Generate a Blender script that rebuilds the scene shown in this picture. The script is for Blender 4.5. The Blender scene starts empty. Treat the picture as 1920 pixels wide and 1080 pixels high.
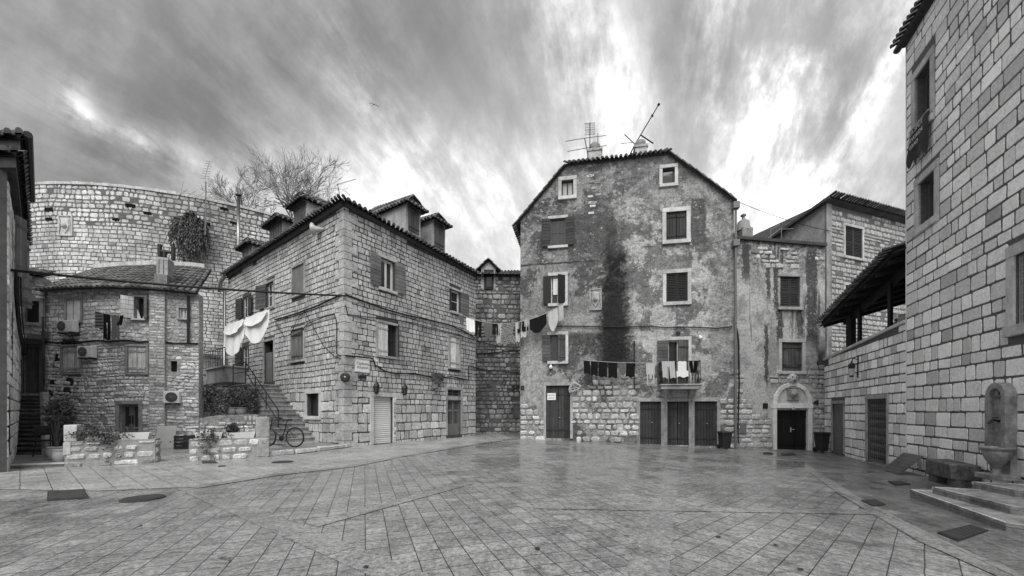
import bpy, math, random
from mathutils import Vector, Matrix, noise as mnoise
from mathutils.geometry import tessellate_polygon

# ------------------------------------------------------------------ camera
C = bpy.context.scene
COL = C.collection
RAD = math.radians
F, HX, HY, CH = 720.0, 960.0, 770.0, 1.35      # focal length in photo pixels, horizon, eye height
cam_d = bpy.data.cameras.new("camera")
cam_d.sensor_width = 36.0
cam_d.lens = 36.0 * F / 1920.0
cam_d.shift_y = (HY - 540.0) / 1920.0
cam_d.clip_start, cam_d.clip_end = 0.05, 2000.0
cam = bpy.data.objects.new("camera", cam_d)
cam.location = (0, 0, CH)
cam.rotation_euler = (RAD(90), 0, 0)
COL.objects.link(cam)
C.camera = cam
C.view_settings.view_transform = 'Standard'
C.view_settings.look = 'None'
C.view_settings.gamma = 1.0
C.view_settings.exposure = 0.72
C.cycles.max_bounces = 6

# ------------------------------------------------------------------ sun and sky
SUN_EL, SUN_AZ = 54.0, 186.0                   # azimuth measured clockwise from +Y
sd = bpy.data.lights.new("sun", 'SUN')
sd.energy = 2.1
sd.angle = RAD(50)
sd.color = (1.0, 0.995, 0.985)
so = bpy.data.objects.new("sun", sd)
sv = Vector((math.sin(RAD(SUN_AZ)) * math.cos(RAD(SUN_EL)), math.cos(RAD(SUN_AZ)) * math.cos(RAD(SUN_EL)), math.sin(RAD(SUN_EL))))
so.rotation_euler = sv.to_track_quat('Z', 'Y').to_euler()
so.location = (0, 0, 40)
COL.objects.link(so)


class N:
    """small node-graph helper"""
    def __init__(s, nt):
        s.nt = nt
    def n(s, t, **kw):
        x = s.nt.nodes.new(t)
        for k, v in kw.items():
            setattr(x, k, v)
        return x
    def l(s, a, b):
        s.nt.links.new(a, b)
    def setin(s, sock, v):
        if isinstance(v, bpy.types.NodeSocket):
            s.l(v, sock)
        elif sock.type == 'RGBA' and isinstance(v, (int, float)):
            sock.default_value = (v, v, v, 1)
        else:
            sock.default_value = v
    def m(s, op, a, b=0.0, c=0.0, clamp=False):
        x = s.n('ShaderNodeMath', operation=op, use_clamp=clamp)
        for i, v in enumerate((a, b, c)):
            s.setin(x.inputs[i], v)
        return x.outputs[0]
    def ramp(s, v, a, b, lo=0.0, hi=1.0, smooth=True):
        x = s.n('ShaderNodeMapRange')
        x.interpolation_type = 'SMOOTHSTEP' if smooth else 'LINEAR'
        for i, q in enumerate((v, a, b, lo, hi)):
            s.setin(x.inputs[i], q)
        return x.outputs[0]
    def noise(s, vec, scale, detail=4.0, rough=0.55, dist=0.0, out=0):
        x = s.n('ShaderNodeTexNoise')
        if vec is not None:
            s.l(vec, x.inputs['Vector'])
        x.inputs['Scale'].default_value = scale
        x.inputs['Detail'].default_value = detail
        x.inputs['Roughness'].default_value = rough
        x.inputs['Distortion'].default_value = dist
        return x.outputs[out]
    def mapping(s, vec, scale=(1, 1, 1), rot=(0, 0, 0), loc=(0, 0, 0)):
        x = s.n('ShaderNodeMapping')
        s.l(vec, x.inputs[0])
        x.inputs['Location'].default_value = loc
        x.inputs['Rotation'].default_value = rot
        x.inputs['Scale'].default_value = scale
        return x.outputs[0]
    def mix(s, f, a, b):
        x = s.n('ShaderNodeMix', data_type='FLOAT')
        s.setin(x.inputs[0], f); s.setin(x.inputs[2], a); s.setin(x.inputs[3], b)
        return x.outputs[0]
    def sep(s, vec):
        x = s.n('ShaderNodeSeparateXYZ'); s.l(vec, x.inputs[0]); return x.outputs
    def comb(s, a, b, c=0.0):
        x = s.n('ShaderNodeCombineXYZ')
        for i, v in enumerate((a, b, c)):
            s.setin(x.inputs[i], v)
        return x.outputs[0]


w = bpy.data.worlds.new("World")
C.world = w
w.use_nodes = True
w.node_tree.nodes.clear()
g = N(w.node_tree)
sky = g.n('ShaderNodeTexSky', sky_type='NISHITA')
sky.sun_disc = False
sky.sun_elevation = RAD(SUN_EL)
sky.sun_rotation = RAD(SUN_AZ)
sky.air_density, sky.dust_density, sky.ozone_density = 1.0, 2.0, 1.0
bw = g.n('ShaderNodeRGBToBW'); g.l(sky.outputs[0], bw.inputs[0])
dirv = g.n('ShaderNodeTexCoord').outputs['Generated']
dx, dy, dz = g.sep(dirv)
el = g.m('MAXIMUM', dz, 0.0)
den = g.m('ADD', el, 0.60)
qx, qy = g.m('DIVIDE', dx, den), g.m('DIVIDE', dy, den)      # a high flat cloud layer
q = g.comb(qx, qy)
# wind-drawn streaks: they run towards a point on the horizon right of the middle
qr = g.mapping(q, rot=(0, 0, RAD(22)))
qs = g.mapping(qr, scale=(1.8, 0.85, 1))
warp = g.n('ShaderNodeTexNoise'); g.l(g.mapping(qr, scale=(.9, .6, 1)), warp.inputs[0]); warp.inputs['Scale'].default_value = 1.6; warp.inputs['Detail'].default_value = 4
wv = g.n('ShaderNodeVectorMath', operation='MULTIPLY_ADD'); g.l(warp.outputs[1], wv.inputs[0]); wv.inputs[1].default_value = (.30, .22, 0); g.l(qs, wv.inputs[2])
n1 = g.noise(wv.outputs[0], 2.6, 12, .60, .0)
n2 = g.noise(g.mapping(wv.outputs[0], scale=(1.15, .8, 1), rot=(0, 0, .12)), 7.5, 10, .66, .1)
n3 = g.noise(q, 1.6, 5, .55)
# azimuth-like and elevation-like coordinates for where the bright cloud banks lie
ay = g.m('MAXIMUM', g.m('ABSOLUTE', dy), 0.12)
ta, te = g.m('DIVIDE', dx, ay), g.m('DIVIDE', dz, ay)
n5 = g.noise(g.mapping(g.comb(ta, te), rot=(0, 0, RAD(-14)), scale=(1.0, .62, 1)), 8.0, 12, .66, .15)
n6 = g.noise(g.mapping(g.comb(ta, te), rot=(0, 0, RAD(-30)), scale=(1.0, .8, 1), loc=(3, 1, 0)), 2.4, 9, .60, .25)
wisp = g.m('ADD', g.m('ADD', g.m('MULTIPLY', n1, .42), g.m('MULTIPLY', n2, .26)), g.m('ADD', g.m('MULTIPLY', n5, .20), g.m('MULTIPLY', n6, .12)))
def bank(px, py, rx, ry, rot=0.0):
    cx, cy = (px - HX) / F, (HY - py) / F
    c_, s_ = math.cos(RAD(rot)), math.sin(RAD(rot))
    ux, uy = g.m('SUBTRACT', ta, cx), g.m('SUBTRACT', te, cy)
    ux2 = g.m('ADD', ux, g.m('MULTIPLY', g.m('SUBTRACT', n2, .5), .16))
    a = g.m('DIVIDE', g.m('ADD', g.m('MULTIPLY', ux2, c_), g.m('MULTIPLY', uy, s_)), rx / F)
    b = g.m('DIVIDE', g.m('SUBTRACT', g.m('MULTIPLY', uy, c_), g.m('MULTIPLY', ux2, s_)), ry / F)
    r2 = g.m('ADD', g.m('MULTIPLY', a, a), g.m('MULTIPLY', b, b))
    return g.m('POWER', 2.718, g.m('MULTIPLY', r2, -1.0))
def total(items):
    t = None
    for it in items:
        b = g.m('MULTIPLY', bank(*it[:-1]), it[-1])
        t = b if t is None else g.m('ADD', t, b)
    return t
glow = total([(900, 410, 200, 110, 25, .32), (1460, 190, 105, 330, 8, .98), (1490, 110, 70, 120, 10, .35), (1120, 120, 85, 260, 24, .52), (1300, 380, 330, 130, 0, .14),
              (1665, 110, 40, 150, -22, 1.1), (1620, 380, 170, 90, 0, .16), (162, 200, 30, 62, 25, .30), (270, 262, 130, 24, -22, .26),
              (760, 250, 60, 220, 35, .34), (650, 330, 300, 80, 0, .22), (1500, 60, 110, 120, 10, .25)])
dark = total([(200, 320, 330, 120, 0, .24), (60, 100, 520, 260, 0, .18), (700, 40, 420, 170, 0, .16), (1300, 130, 60, 180, 8, .16), (1560, 220, 60, 220, 0, .14), (420, 170, 160, 120, 0, .08)])
w0 = g.ramp(wisp, .39, .63)
cl = g.m('ADD', .60, g.m('MULTIPLY', g.m('SUBTRACT', w0, .5), .14))
cl = g.m('ADD', cl, g.m('MULTIPLY', glow, g.m('ADD', .05, g.m('MULTIPLY', g.m('POWER', w0, 1.8), .95))))
cl = g.m('SUBTRACT', cl, g.m('MULTIPLY', dark, .56))
cl = g.m('ADD', cl, g.m('MULTIPLY', total([(840, 400, 420, 200, 0, 1.0), (1450, 420, 380, 160, 0, .5)]), .10))
cl = g.m('ADD', cl, g.m('MULTIPLY', g.m('SUBTRACT', n3, .5), .16))
cl = g.m('MINIMUM', g.m('MAXIMUM', cl, .25), 1.0)
lum = g.m('POWER', cl, 2.0)                                   # photographic grey -> light
skyl = g.m('MULTIPLY', g.m('ADD', g.m('MULTIPLY', bw.outputs[0], .35), 2.6), lum)
skyl = g.m('MULTIPLY', skyl, g.ramp(dz, -.06, .0, .35, 1.0))
bg = g.n('ShaderNodeBackground')
g.l(skyl, bg.inputs[0])
bg.inputs[1].default_value = 0.29
wo = g.n('ShaderNodeOutputWorld'); g.l(bg.outputs[0], wo.inputs[0])

# ------------------------------------------------------------------ geometry helpers
def gz(x):                                     # the square falls gently to the right
    return -0.033 * max(0.0, x - 0.2)
def P(px, py, Y):
    return Vector(((px - HX) / F * Y, Y, CH + (HY - py) / F * Y))
def G(px, py, z=None):                         # ray meets the ground (or a level z)
    z0 = gz(0) if z is None else z
    for _ in range(12):
        Y = (CH - z0) * F / (py - HY)
        x = (px - HX) / F * Y
        if z is None:
            z0 = gz(x)
    return Vector((x, Y, z0))

WORLD = {}
class MB:
    def __init__(s):
        s.v, s.f, s.t, s.u = [], [], [], []
    def face(s, pts, tone=1.0, uv=None):
        i = len(s.v); s.v += [Vector(p) for p in pts]
        s.f.append(list(range(i, i + len(pts)))); s.t.append(tone); s.u.append(uv)
    def poly(s, pts, faces, tone=1.0):
        i = len(s.v); s.v += [Vector(p) for p in pts]
        for f in faces:
            s.f.append([i + k for k in f]); s.t.append(tone); s.u.append(None)
    def box8(s, p, tone=1.0):                  # p: 4 of one side, 4 of the other
        s.poly(p, [(0, 1, 2, 3), (7, 6, 5, 4), (0, 4, 5, 1), (1, 5, 6, 2), (2, 6, 7, 3), (3, 7, 4, 0)], tone)
    def box(s, c, d, R=None, tone=1.0):
        c = Vector(c); h = [x / 2 for x in d]
        ps = []
        for z in (-1, 1):
            for x, y in ((-1, -1), (1, -1), (1, 1), (-1, 1)):
                q_ = Vector((x * h[0], y * h[1], z * h[2]))
                ps.append(c + (R @ q_ if R else q_))
        s.box8(ps, tone)
    def wbox(s, W, u0, z0, u1, z1, d0, d1, tone=1.0):
        a = [W.at(u0, z0, d0), W.at(u1, z0, d0), W.at(u1, z1, d0), W.at(u0, z1, d0)]
        b = [W.at(u0, z0, d1), W.at(u1, z0, d1), W.at(u1, z1, d1), W.at(u0, z1, d1)]
        s.box8(a + b, tone)
    def tube(s, pts, r, n=6, tone=1.0, caps=True):
        pts = [Vector(p) for p in pts]; rs = r if isinstance(r, (list, tuple)) else [r] * len(pts)
        i0 = len(s.v); up = None
        for k, p in enumerate(pts):
            d = (pts[min(k + 1, len(pts) - 1)] - pts[max(k - 1, 0)])
            if d.length < 1e-9: d = Vector((0, 0, 1))
            d.normalize()
            if up is None:
                up = Vector((0, 0, 1)) if abs(d.z) < .9 else Vector((1, 0, 0))
            a = d.cross(up)
            if a.length < 1e-4: a = d.cross(Vector((0, 1, 0.1)))
            a.normalize(); b = a.cross(d); up = b
            for j in range(n):
                t = 2 * math.pi * j / n
                s.v.append(p + (a * math.cos(t) + b * math.sin(t)) * rs[k])
        for k in range(len(pts) - 1):
            for j in range(n):
                s.f.append([i0 + k * n + j, i0 + k * n + (j + 1) % n, i0 + (k + 1) * n + (j + 1) % n, i0 + (k + 1) * n + j]); s.t.append(tone); s.u.append(None)
        if caps:
            s.f.append([i0 + j for j in range(n)]); s.t.append(tone); s.u.append(None)
            e = i0 + (len(pts) - 1) * n
            s.f.append([e + j for j in range(n)][::-1]); s.t.append(tone); s.u.append(None)
    def lathe(s, c, prof, n=16, R=None, tone=1.0, mod=None):
        c = Vector(c); i0 = len(s.v)
        for r, z in prof:
            for j in range(n):
                t = 2 * math.pi * j / n; rr = r * (mod(t, z) if mod else 1)
                q_ = Vector((rr * math.cos(t), rr * math.sin(t), z))
                s.v.append(c + (R @ q_ if R else q_))
        for k in range(len(prof) - 1):
            for j in range(n):
                s.f.append([i0 + k * n + j, i0 + k * n + (j + 1) % n, i0 + (k + 1) * n + (j + 1) % n, i0 + (k + 1) * n + j]); s.t.append(tone); s.u.append(None)
        for e in (0, len(prof) - 1):
            if prof[e][0] > 1e-4:
                s.f.append([i0 + e * n + j for j in range(n)]); s.t.append(tone); s.u.append(None)
    def build(s, name, mat, parent=None, smooth=False, bevel=0.0):
        lo = Vector((min(v.x for v in s.v), min(v.y for v in s.v), min(v.z for v in s.v)))
        hi = Vector((max(v.x for v in s.v), max(v.y for v in s.v), max(v.z for v in s.v)))
        org = Vector(((lo.x + hi.x) / 2, (lo.y + hi.y) / 2, lo.z))
        me = bpy.data.meshes.new(name)
        me.from_pydata([tuple(v - org) for v in s.v], [], s.f)
        at = me.attributes.new("tone", 'FLOAT', 'FACE')
        at.data.foreach_set('value', s.t)
        if any(u is not None for u in s.u):
            ul = me.uv_layers.new(name="UVMap"); k = 0; flat = []
            for f, u in zip(s.f, s.u):
                for j in range(len(f)):
                    flat += list(u[j]) if u is not None else [0.0, 0.0]
            ul.data.foreach_set('uv', flat)
        me.materials.append(mat)
        if smooth:
            me.polygons.foreach_set('use_smooth', [True] * len(me.polygons))
        me.validate()
        o = bpy.data.objects.new(name, me); COL.objects.link(o)
        if bevel > 0:
            b = o.modifiers.new("bevel", 'BEVEL'); b.width = bevel; b.segments = 2; b.limit_method = 'ANGLE'
        pw = WORLD[parent.name] if parent else Vector((0, 0, 0))
        o.location = org - pw
        if parent: o.parent = parent
        WORLD[o.name] = org
        return o

def thing(name, label, cat, loc=(0, 0, 0), group=None):
    o = bpy.data.objects.new(name, None); COL.objects.link(o)
    o.location = loc; WORLD[o.name] = Vector(loc); o.empty_display_size = .3
    return tag(o, label, cat, group)
def tag(o, label, cat, group=None):
    o["label"] = label; o["category"] = cat
    if group: o["group"] = group
    return o
def struct(o, kind="structure"):
    o["kind"] = kind; return o
def copy_thing(src, delta, label=None, group=None, rotz=None):
    r = src.copy(); COL.objects.link(r); r.location = src.location + Vector(delta)
    if rotz is not None: r.rotation_euler = (0, 0, rotz)
    if label: r["label"] = label
    if group: r["group"] = group
    for ch in list(src.children):
        c = ch.copy(); COL.objects.link(c); c.parent = r
        for gch in ch.children:
            d = gch.copy(); COL.objects.link(d); d.parent = c
    return r

class Wall:
    """a vertical wall along a plan polyline, left to right as seen from the square; u runs along it, z is height, d stands proud"""
    def __init__(s, pts):
        s.p = [Vector((a[0], a[1])) for a in pts]
        s.c = [0.0]
        for a, b in zip(s.p, s.p[1:]): s.c.append(s.c[-1] + (b - a).length)
        s.L = s.c[-1]
    @classmethod
    def px(cls, *pts):
        return cls([((x - HX) / F * Y, Y) for x, Y in pts])
    def seg(s, u):
        for k in range(len(s.p) - 1):
            if u <= s.c[k + 1] + 1e-9: return k
        return len(s.p) - 2
    def dirn(s, u):
        k = s.seg(u); return (s.p[k + 1] - s.p[k]).normalized()
    def nor(s, u):
        d = s.dirn(u); return Vector((d.y, -d.x, 0))
    def at(s, u, z, d=0.0):
        k = s.seg(u); e = (s.p[k + 1] - s.p[k]).normalized(); q_ = s.p[k] + e * (u - s.c[k])
        return Vector((q_.x + e.y * d, q_.y - e.x * d, z))
    def uv(s, px, py):
        r = Vector(((px - HX) / F, 1.0)); best = None
        for k in range(len(s.p) - 1):
            a = s.p[k]; e = (s.p[k + 1] - a).normalized()
            den = r.x * e.y - r.y * e.x
            if abs(den) < 1e-9: continue
            t = (a.x * e.y - a.y * e.x) / den
            u = s.c[k] + (r * t - a).dot(e)
            lo = -1e9 if k == 0 else s.c[k]; hi = 1e9 if k == len(s.p) - 2 else s.c[k + 1]
            if t > 0 and lo - 1e-6 <= u <= hi + 1e-6:
                if best is None or t < best[2]: best = (u, CH + (HY - py) / F * t, t)
        return best[0], best[1]
    def rect(s, x0, y0, x1, y1):
        my, mx = (y0 + y1) / 2, (x0 + x1) / 2
        u0, u1 = s.uv(x0, my)[0], s.uv(x1, my)[0]
        um = (u0 + u1) / 2; q_ = s.at(um, 0); Y = q_.y
        # height of the middle of the edge
        return (u0, CH + (HY - y1) / F * Y, u1, CH + (HY - y0) / F * Y)
    def poly(s, pts):
        return [s.uv(x, y) for x, y in pts]
    def base(s, u):
        return gz(s.at(u, 0).x)

def clip_u(poly, u0, u1):
    def half(pl, f):
        out = []
        for a, b in zip(pl, pl[1:] + pl[:1]):
            fa, fb = f(a), f(b)
            if fa >= 0: out.append(a)
            if (fa >= 0) != (fb >= 0):
                t = fa / (fa - fb); out.append((a[0] + (b[0] - a[0]) * t, a[1] + (b[1] - a[1]) * t))
        return out
    return half(half(poly, lambda a: a[0] - u0), lambda a: u1 - a[0]) if poly else poly

def wall_face(mb, W, poly, holes, d=0.0, reveal=0.28, back=None, tone=1.0):
    """front of a wall with its openings cut out, the openings' reveals, and the body behind"""
    n = len(W.p) - 1
    for k in range(n):
        a = W.c[k] if k else -1e6; b = W.c[k + 1] if k < n - 1 else 1e6
        pk = clip_u(poly, a, b) if n > 1 else poly
        if len(pk) < 3: continue
        loops = [[Vector((x, z, 0)) for x, z in pk]]
        for h in holes:
            u0, u1 = max(h[0], a), min(h[2], b)
            if u1 - u0 > .02:
                loops.append([Vector((u0, h[1], 0)), Vector((u0, h[3], 0)), Vector((u1, h[3], 0)), Vector((u1, h[1], 0))])
        flat = [p for lp in loops for p in lp]
        mid = (max(a, min(x for x, z in pk)) + min(b, max(x for x, z in pk))) / 2
        e = (W.p[k + 1] - W.p[k]).normalized()
        def at(u, z, dd):
            q_ = W.p[k] + e * (u - W.c[k]); return Vector((q_.x + e.y * dd, q_.y - e.x * dd, z))
        for tri in tessellate_polygon(loops):
            mb.face([at(flat[i].x, flat[i].y, d) for i in tri], tone, [(flat[i].x, flat[i].y) for i in tri])
    for h in holes:
        u0, z0, u1, z1 = h[:4]; r = h[4] if len(h) > 4 else reveal
        for (a, b) in (((u0, z0), (u0, z1)), ((u0, z1), (u1, z1)), ((u1, z1), (u1, z0)), ((u1, z0), (u0, z0))):
            mb.face([W.at(*a, d), W.at(*b, d), W.at(*b, d - r), W.at(*a, d - r)], tone, [a, b, b, a])
    if back:
        for a, b in zip(poly, poly[1:] + poly[:1]):
            mb.face([W.at(*a, d), W.at(*b, d), W.at(*b, d - back), W.at(*a, d - back)], tone, [a, b, (b[0] + .5, b[1]), (a[0] + .5, a[1])])
        mb.face([W.at(*a, d - back) for a in poly], tone, list(poly))

def spans(poly, z):
    xs = []
    for a, b in zip(poly, poly[1:] + poly[:1]):
        if (a[1] <= z) != (b[1] <= z):
            xs.append(a[0] + (b[0] - a[0]) * (z - a[1]) / (b[1] - a[1]))
    xs.sort()
    return list(zip(xs[0::2], xs[1::2]))
def inter(A, B):
    return [(max(a, c), min(b, d)) for a, b in A for c, d in B if min(b, d) - max(a, c) > 1e-4]

def stones(mb, W, poly, holes, rh, sw, gap, proud, jit, var, rng, rough=False, keep=None, d=0.0, wave=0.0):
    """squared or rubble stones, each a separate raised block with chamfered edges and its own tone"""
    z = min(p[1] for p in poly); zt = max(p[1] for p in poly); row = 0
    while z < zt - .03:
        h = rng.uniform(*rh)
        if zt - z - h < rh[0] * .5: h = zt - z
        z0, z1 = z, min(zt, z + h); z += h; row += 1
        iv = inter(spans(poly, z0 + .08 * h), spans(poly, z1 - .08 * h))
        for hh in holes:
            if hh[3] > z0 + .15 * h and hh[1] < z1 - .15 * h:
                iv = inter(iv, [(-1e6, hh[0]), (hh[2], 1e6)])
        for a, b in iv:
            u = a
            while u < b - .02:
                wd = rng.uniform(*sw) * (1 if rng.random() > .18 else rng.uniform(.6, 1.5))
                if b - u - wd < sw[0] * .6: wd = b - u
                u0, u1 = u, u + wd; u += wd
                cu, cz = (u0 + u1) / 2, (z0 + z1) / 2
                if keep and not keep(cu, cz): continue
                gp = gap * rng.uniform(.7, 1.4) / 2
                if rough and rng.random() < .10: continue
                wz = wave * math.sin(cu * 1.7 + cz * .6)
                x0, x1, y0, y1 = u0 + gp, u1 - gp, z0 + gp + wz, z1 - gp + wz
                if x1 - x0 < .03 or y1 - y0 < .03: continue
                J = lambda: rng.uniform(-jit, jit)
                if rough:
                    c = min(x1 - x0, y1 - y0) * rng.uniform(.16, .34); c2 = min(x1 - x0, y1 - y0) * rng.uniform(.1, .34)
                    out = [(x0 + c, y0), (x1 - c2, y0), (x1, y0 + c2), (x1, y1 - c), (x1 - c, y1), (x0 + c2, y1), (x0, y1 - c2), (x0, y0 + c)]
                else:
                    c = min(x1 - x0, y1 - y0) * rng.uniform(.04, .12)
                    out = [(x0 + c, y0), (x1 - c, y0), (x1, y0 + c), (x1, y1 - c), (x1 - c, y1), (x0 + c, y1), (x0, y1 - c), (x0, y0 + c)]
                out = [(x + J(), y + J()) for x, y in out]
                ch = min(proud * 1.1, (x1 - x0) * .2, (y1 - y0) * .2)
                pr = proud * rng.uniform(.55, 1.35)
                tn = max(.35, rng.gauss(1.0, var))
                if rng.random() < .07: tn *= rng.uniform(.6, .8)
                inn = []
                for x, y in out:
                    fx = (x - cu); fy = (y - cz - wz)
                    inn.append((cu + fx * (1 - 2 * ch / (x1 - x0)), cz + wz + fy * (1 - 2 * ch / (y1 - y0))))
                tl = [rng.uniform(-.25, .25) * pr for _ in range(2)]
                ps = [W.at(x, y, d - .004) for x, y in out]
                ps += [W.at(x, y, d + pr + tl[0] * (x - cu) / (x1 - x0) * 2 + tl[1] * (y - cz) / (y1 - y0) * 2) for x, y in inn]
                n = len(out)
                mb.poly(ps, [list(range(n, 2 * n))] + [(i, (i + 1) % n, n + (i + 1) % n, n + i) for i in range(n)], tn)

def tiles(mb, e0, e1, r0, r1, pitch=.21, ln=.36, rad=None, rng=random, tone=1.0):
    """barrel-tiled slope: e0-e1 the eave, r0-r1 the top edge"""
    e0, e1, r0, r1 = map(Vector, (e0, e1, r0, r1))
    nc = max(1, round((e1 - e0).length / pitch)); sl = ((r0 - e0).length + (r1 - e1).length) / 2
    nr = max(1, round(sl / ln))
    nor = (e1 - e0).cross(r0 - e0).normalized()
    if nor.z < 0: nor = -nor
    rad = rad or pitch * .36
    mb.face([e0 - nor * .05, e1 - nor * .05, r1 - nor * .05, r0 - nor * .05], tone * .6)
    mb.face([e0 - nor * .09, e1 - nor * .09, r1 - nor * .09, r0 - nor * .09], tone * .6)
    for i in range(nc):
        a = (i + .5) / nc
        for k in range(nr):
            t0, t1 = k / nr - (.02 if k else .06), min(1.0, (k + 1) / nr + .03)
            A = e0.lerp(e1, a).lerp(r0.lerp(r1, a), t0); B = e0.lerp(e1, a).lerp(r0.lerp(r1, a), t1)
            ax = (e1 - e0).normalized()
            j = rng.uniform(-.014, .014); A = A + ax * j + nor * (.024 + rng.uniform(0, .014)); B = B + ax * j
            tn = tone * max(.4, rng.gauss(1, .25)); n = 6; ps = []
            for Q, rr in ((A, rad * 1.06), (B, rad * .86)):
                for m_ in range(n + 1):
                    th = math.pi * m_ / n
                    ps.append(Q + ax * math.cos(th) * rr + nor * (math.sin(th) * rr - .02))
            for m_ in range(n + 1):
                th = math.pi * m_ / n
                ps.append(A + ax * math.cos(th) * rad * .82 + nor * (math.sin(th) * rad * .82 - .03))
            fs = [(m_, m_ + 1, n + 2 + m_, n + 1 + m_) for m_ in range(n)]
            fs += [(m_, m_ + 1, 2 * n + 3 + m_, 2 * n + 2 + m_) for m_ in range(n)]
            fs.append(tuple(range(2 * n + 2, 3 * n + 3)))
            mb.poly(ps, fs, tn)
        # the channel between two barrels
        if i < nc - 1:
            b = (i + 1) / nc
            A = e0.lerp(e1, b); B = r0.lerp(r1, b); ax = (e1 - e0).normalized() * pitch * .3
            A = A - (r0 - e0).normalized() * .03
            mb.poly([A - ax, A - nor * .035, A + ax, B - ax, B - nor * .035, B + ax], [(0, 1, 4, 3), (1, 2, 5, 4)], tone * .8)

# ------------------------------------------------------------------ materials
def new_mat(name):
    m = bpy.data.materials.new(name); m.use_nodes = True
    nt = m.node_tree; nt.nodes.clear()
    gg = N(nt); b = gg.n('ShaderNodeBsdfPrincipled'); o = gg.n('ShaderNodeOutputMaterial'); gg.l(b.outputs[0], o.inputs[0])
    return m, gg, b
def grey(gg, sock, val):
    c = gg.n('ShaderNodeCombineColor')
    for i in range(3): gg.setin(c.inputs[i], val)
    gg.l(c.outputs[0], sock)
def bumpn(gg, b, h, strength, dist):
    x = gg.n('ShaderNodeBump'); x.inputs['Strength'].default_value = strength; x.inputs['Distance'].default_value = dist
    gg.l(h, x.inputs['Height']); gg.l(x.outputs[0], b.inputs['Normal'])

def mat(name, v, rough=.85, amt=.25, scale=6.0, fine=.2, fscale=60.0, bump=.3, bd=.02, stain=0.0, sscale=.6, spec=.3, metal=0.0, pits=0.0, grit=0.0):
    m, gg, b = new_mat(name)
    pos = gg.n('ShaderNodeNewGeometry').outputs['Position']
    at = gg.n('ShaderNodeAttribute'); at.attribute_name = 'tone'
    n1 = gg.noise(pos, scale, 5, .6); n2 = gg.noise(pos, fscale, 3, .7)
    val = gg.m('MULTIPLY', at.outputs['Fac'], v)
    val = gg.m('MULTIPLY', val, gg.ramp(n1, .25, .75, 1 - amt, 1 + amt, False))
    val = gg.m('MULTIPLY', val, gg.ramp(n2, .3, .7, 1 - fine, 1 + fine, False))
    if grit > 0:
        ng = gg.noise(pos, 13, 4, .75)
        val = gg.m('MULTIPLY', val, gg.ramp(ng, .34, .66, 1 - grit, 1 + grit * .8, False))
    if stain > 0:
        n3 = gg.noise(gg.mapping(pos, scale=(1, 1, .45)), sscale, 6, .65, .4)
        val = gg.m('MULTIPLY', val, gg.ramp(n3, .36, .56, 1 - stain, 1.0))
    if pits > 0:
        n4 = gg.noise(pos, 28, 2, .5)
        val = gg.m('MULTIPLY', val, gg.ramp(n4, .63, .70, 1.0, 1 - pits))
    grey(gg, b.inputs['Base Color'], val)
    b.inputs['Roughness'].default_value = rough; b.inputs['Specular IOR Level'].default_value = spec; b.inputs['Metallic'].default_value = metal
    if bump > 0:
        h = gg.m('ADD', gg.m('MULTIPLY', n1, .5), gg.m('MULTIPLY', n2, .5))
        bumpn(gg, b, h, bump, bd)
    return m
def wood(name, v, rough=.75, grain=.35, horizontal=False):
    m, gg, b = new_mat(name)
    pos = gg.n('ShaderNodeNewGeometry').outputs['Position']
    at = gg.n('ShaderNodeAttribute'); at.attribute_name = 'tone'
    mp = gg.mapping(pos, scale=(18, 18, 1.2) if not horizontal else (1.5, 1.5, 25))
    n1 = gg.noise(mp, 1.6, 5, .65); n2 = gg.noise(pos, 3, 4, .6)
    val = gg.m('MULTIPLY', gg.m('MULTIPLY', at.outputs['Fac'], v), gg.ramp(n1, .25, .75, 1 - grain, 1 + grain, False))
    val = gg.m('MULTIPLY', val, gg.ramp(n2, .3, .7, .8, 1.2, False))
    grey(gg, b.inputs['Base Color'], val); b.inputs['Roughness'].default_value = rough; b.inputs['Specular IOR Level'].default_value = .3
    bumpn(gg, b, n1, .25, .01)
    return m

M = {}
M['stone_house'] = mat('pale_squared_stone', .50, grit=.32, amt=.22, scale=3.5, fine=.28, fscale=45, bump=.7, bd=.03, stain=.32, sscale=.55, pits=.35)
M['joint'] = mat('dark_mortar', .075, amt=.3, scale=5, bump=.6, bd=.03, stain=.3)
M['stone_right'] = mat('white_dressed_stone', .84, grit=.16, amt=.10, scale=2.0, fine=.16, fscale=38, bump=.6, bd=.02, pits=.18)
M['joint_right'] = mat('grey_mortar', .11, amt=.3, scale=8, bump=.7, bd=.02)
M['stone_bastion'] = mat('bastion_stone', .58, grit=.30, amt=.28, scale=2.2, fine=.25, fscale=30, bump=.7, bd=.04, stain=.42, sscale=.32, pits=.2)
M['joint_bastion'] = mat('bastion_mortar', .12, amt=.35, scale=3, bump=.6, bd=.03)
M['stone_rubble'] = mat('rubble_stone', .50, grit=.35, amt=.3, scale=6, fine=.3, fscale=40, bump=.9, bd=.04, stain=.25, pits=.4)
M['joint_rubble'] = mat('rubble_mortar', .26, grit=.4, amt=.45, scale=9, fine=.3, bump=1.0, bd=.05)
M['stone_unpitted'] = mat('washed_rubble_stone', .50, grit=.35, amt=.3, scale=6, fine=.3, fscale=40, bump=.9, bd=.04, stain=.2)  # rubble stone variant without pits
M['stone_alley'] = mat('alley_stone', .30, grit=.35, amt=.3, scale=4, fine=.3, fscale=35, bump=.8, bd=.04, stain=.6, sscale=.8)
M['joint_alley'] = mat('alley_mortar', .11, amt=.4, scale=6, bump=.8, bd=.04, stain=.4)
M['stone_back'] = mat('back_house_stone', .40, grit=.30, amt=.2, scale=4, fine=.25, fscale=40, bump=.7, bd=.03)
M['joint_back'] = mat('back_house_mortar', .13, amt=.3, scale=8, bump=.6)
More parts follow.
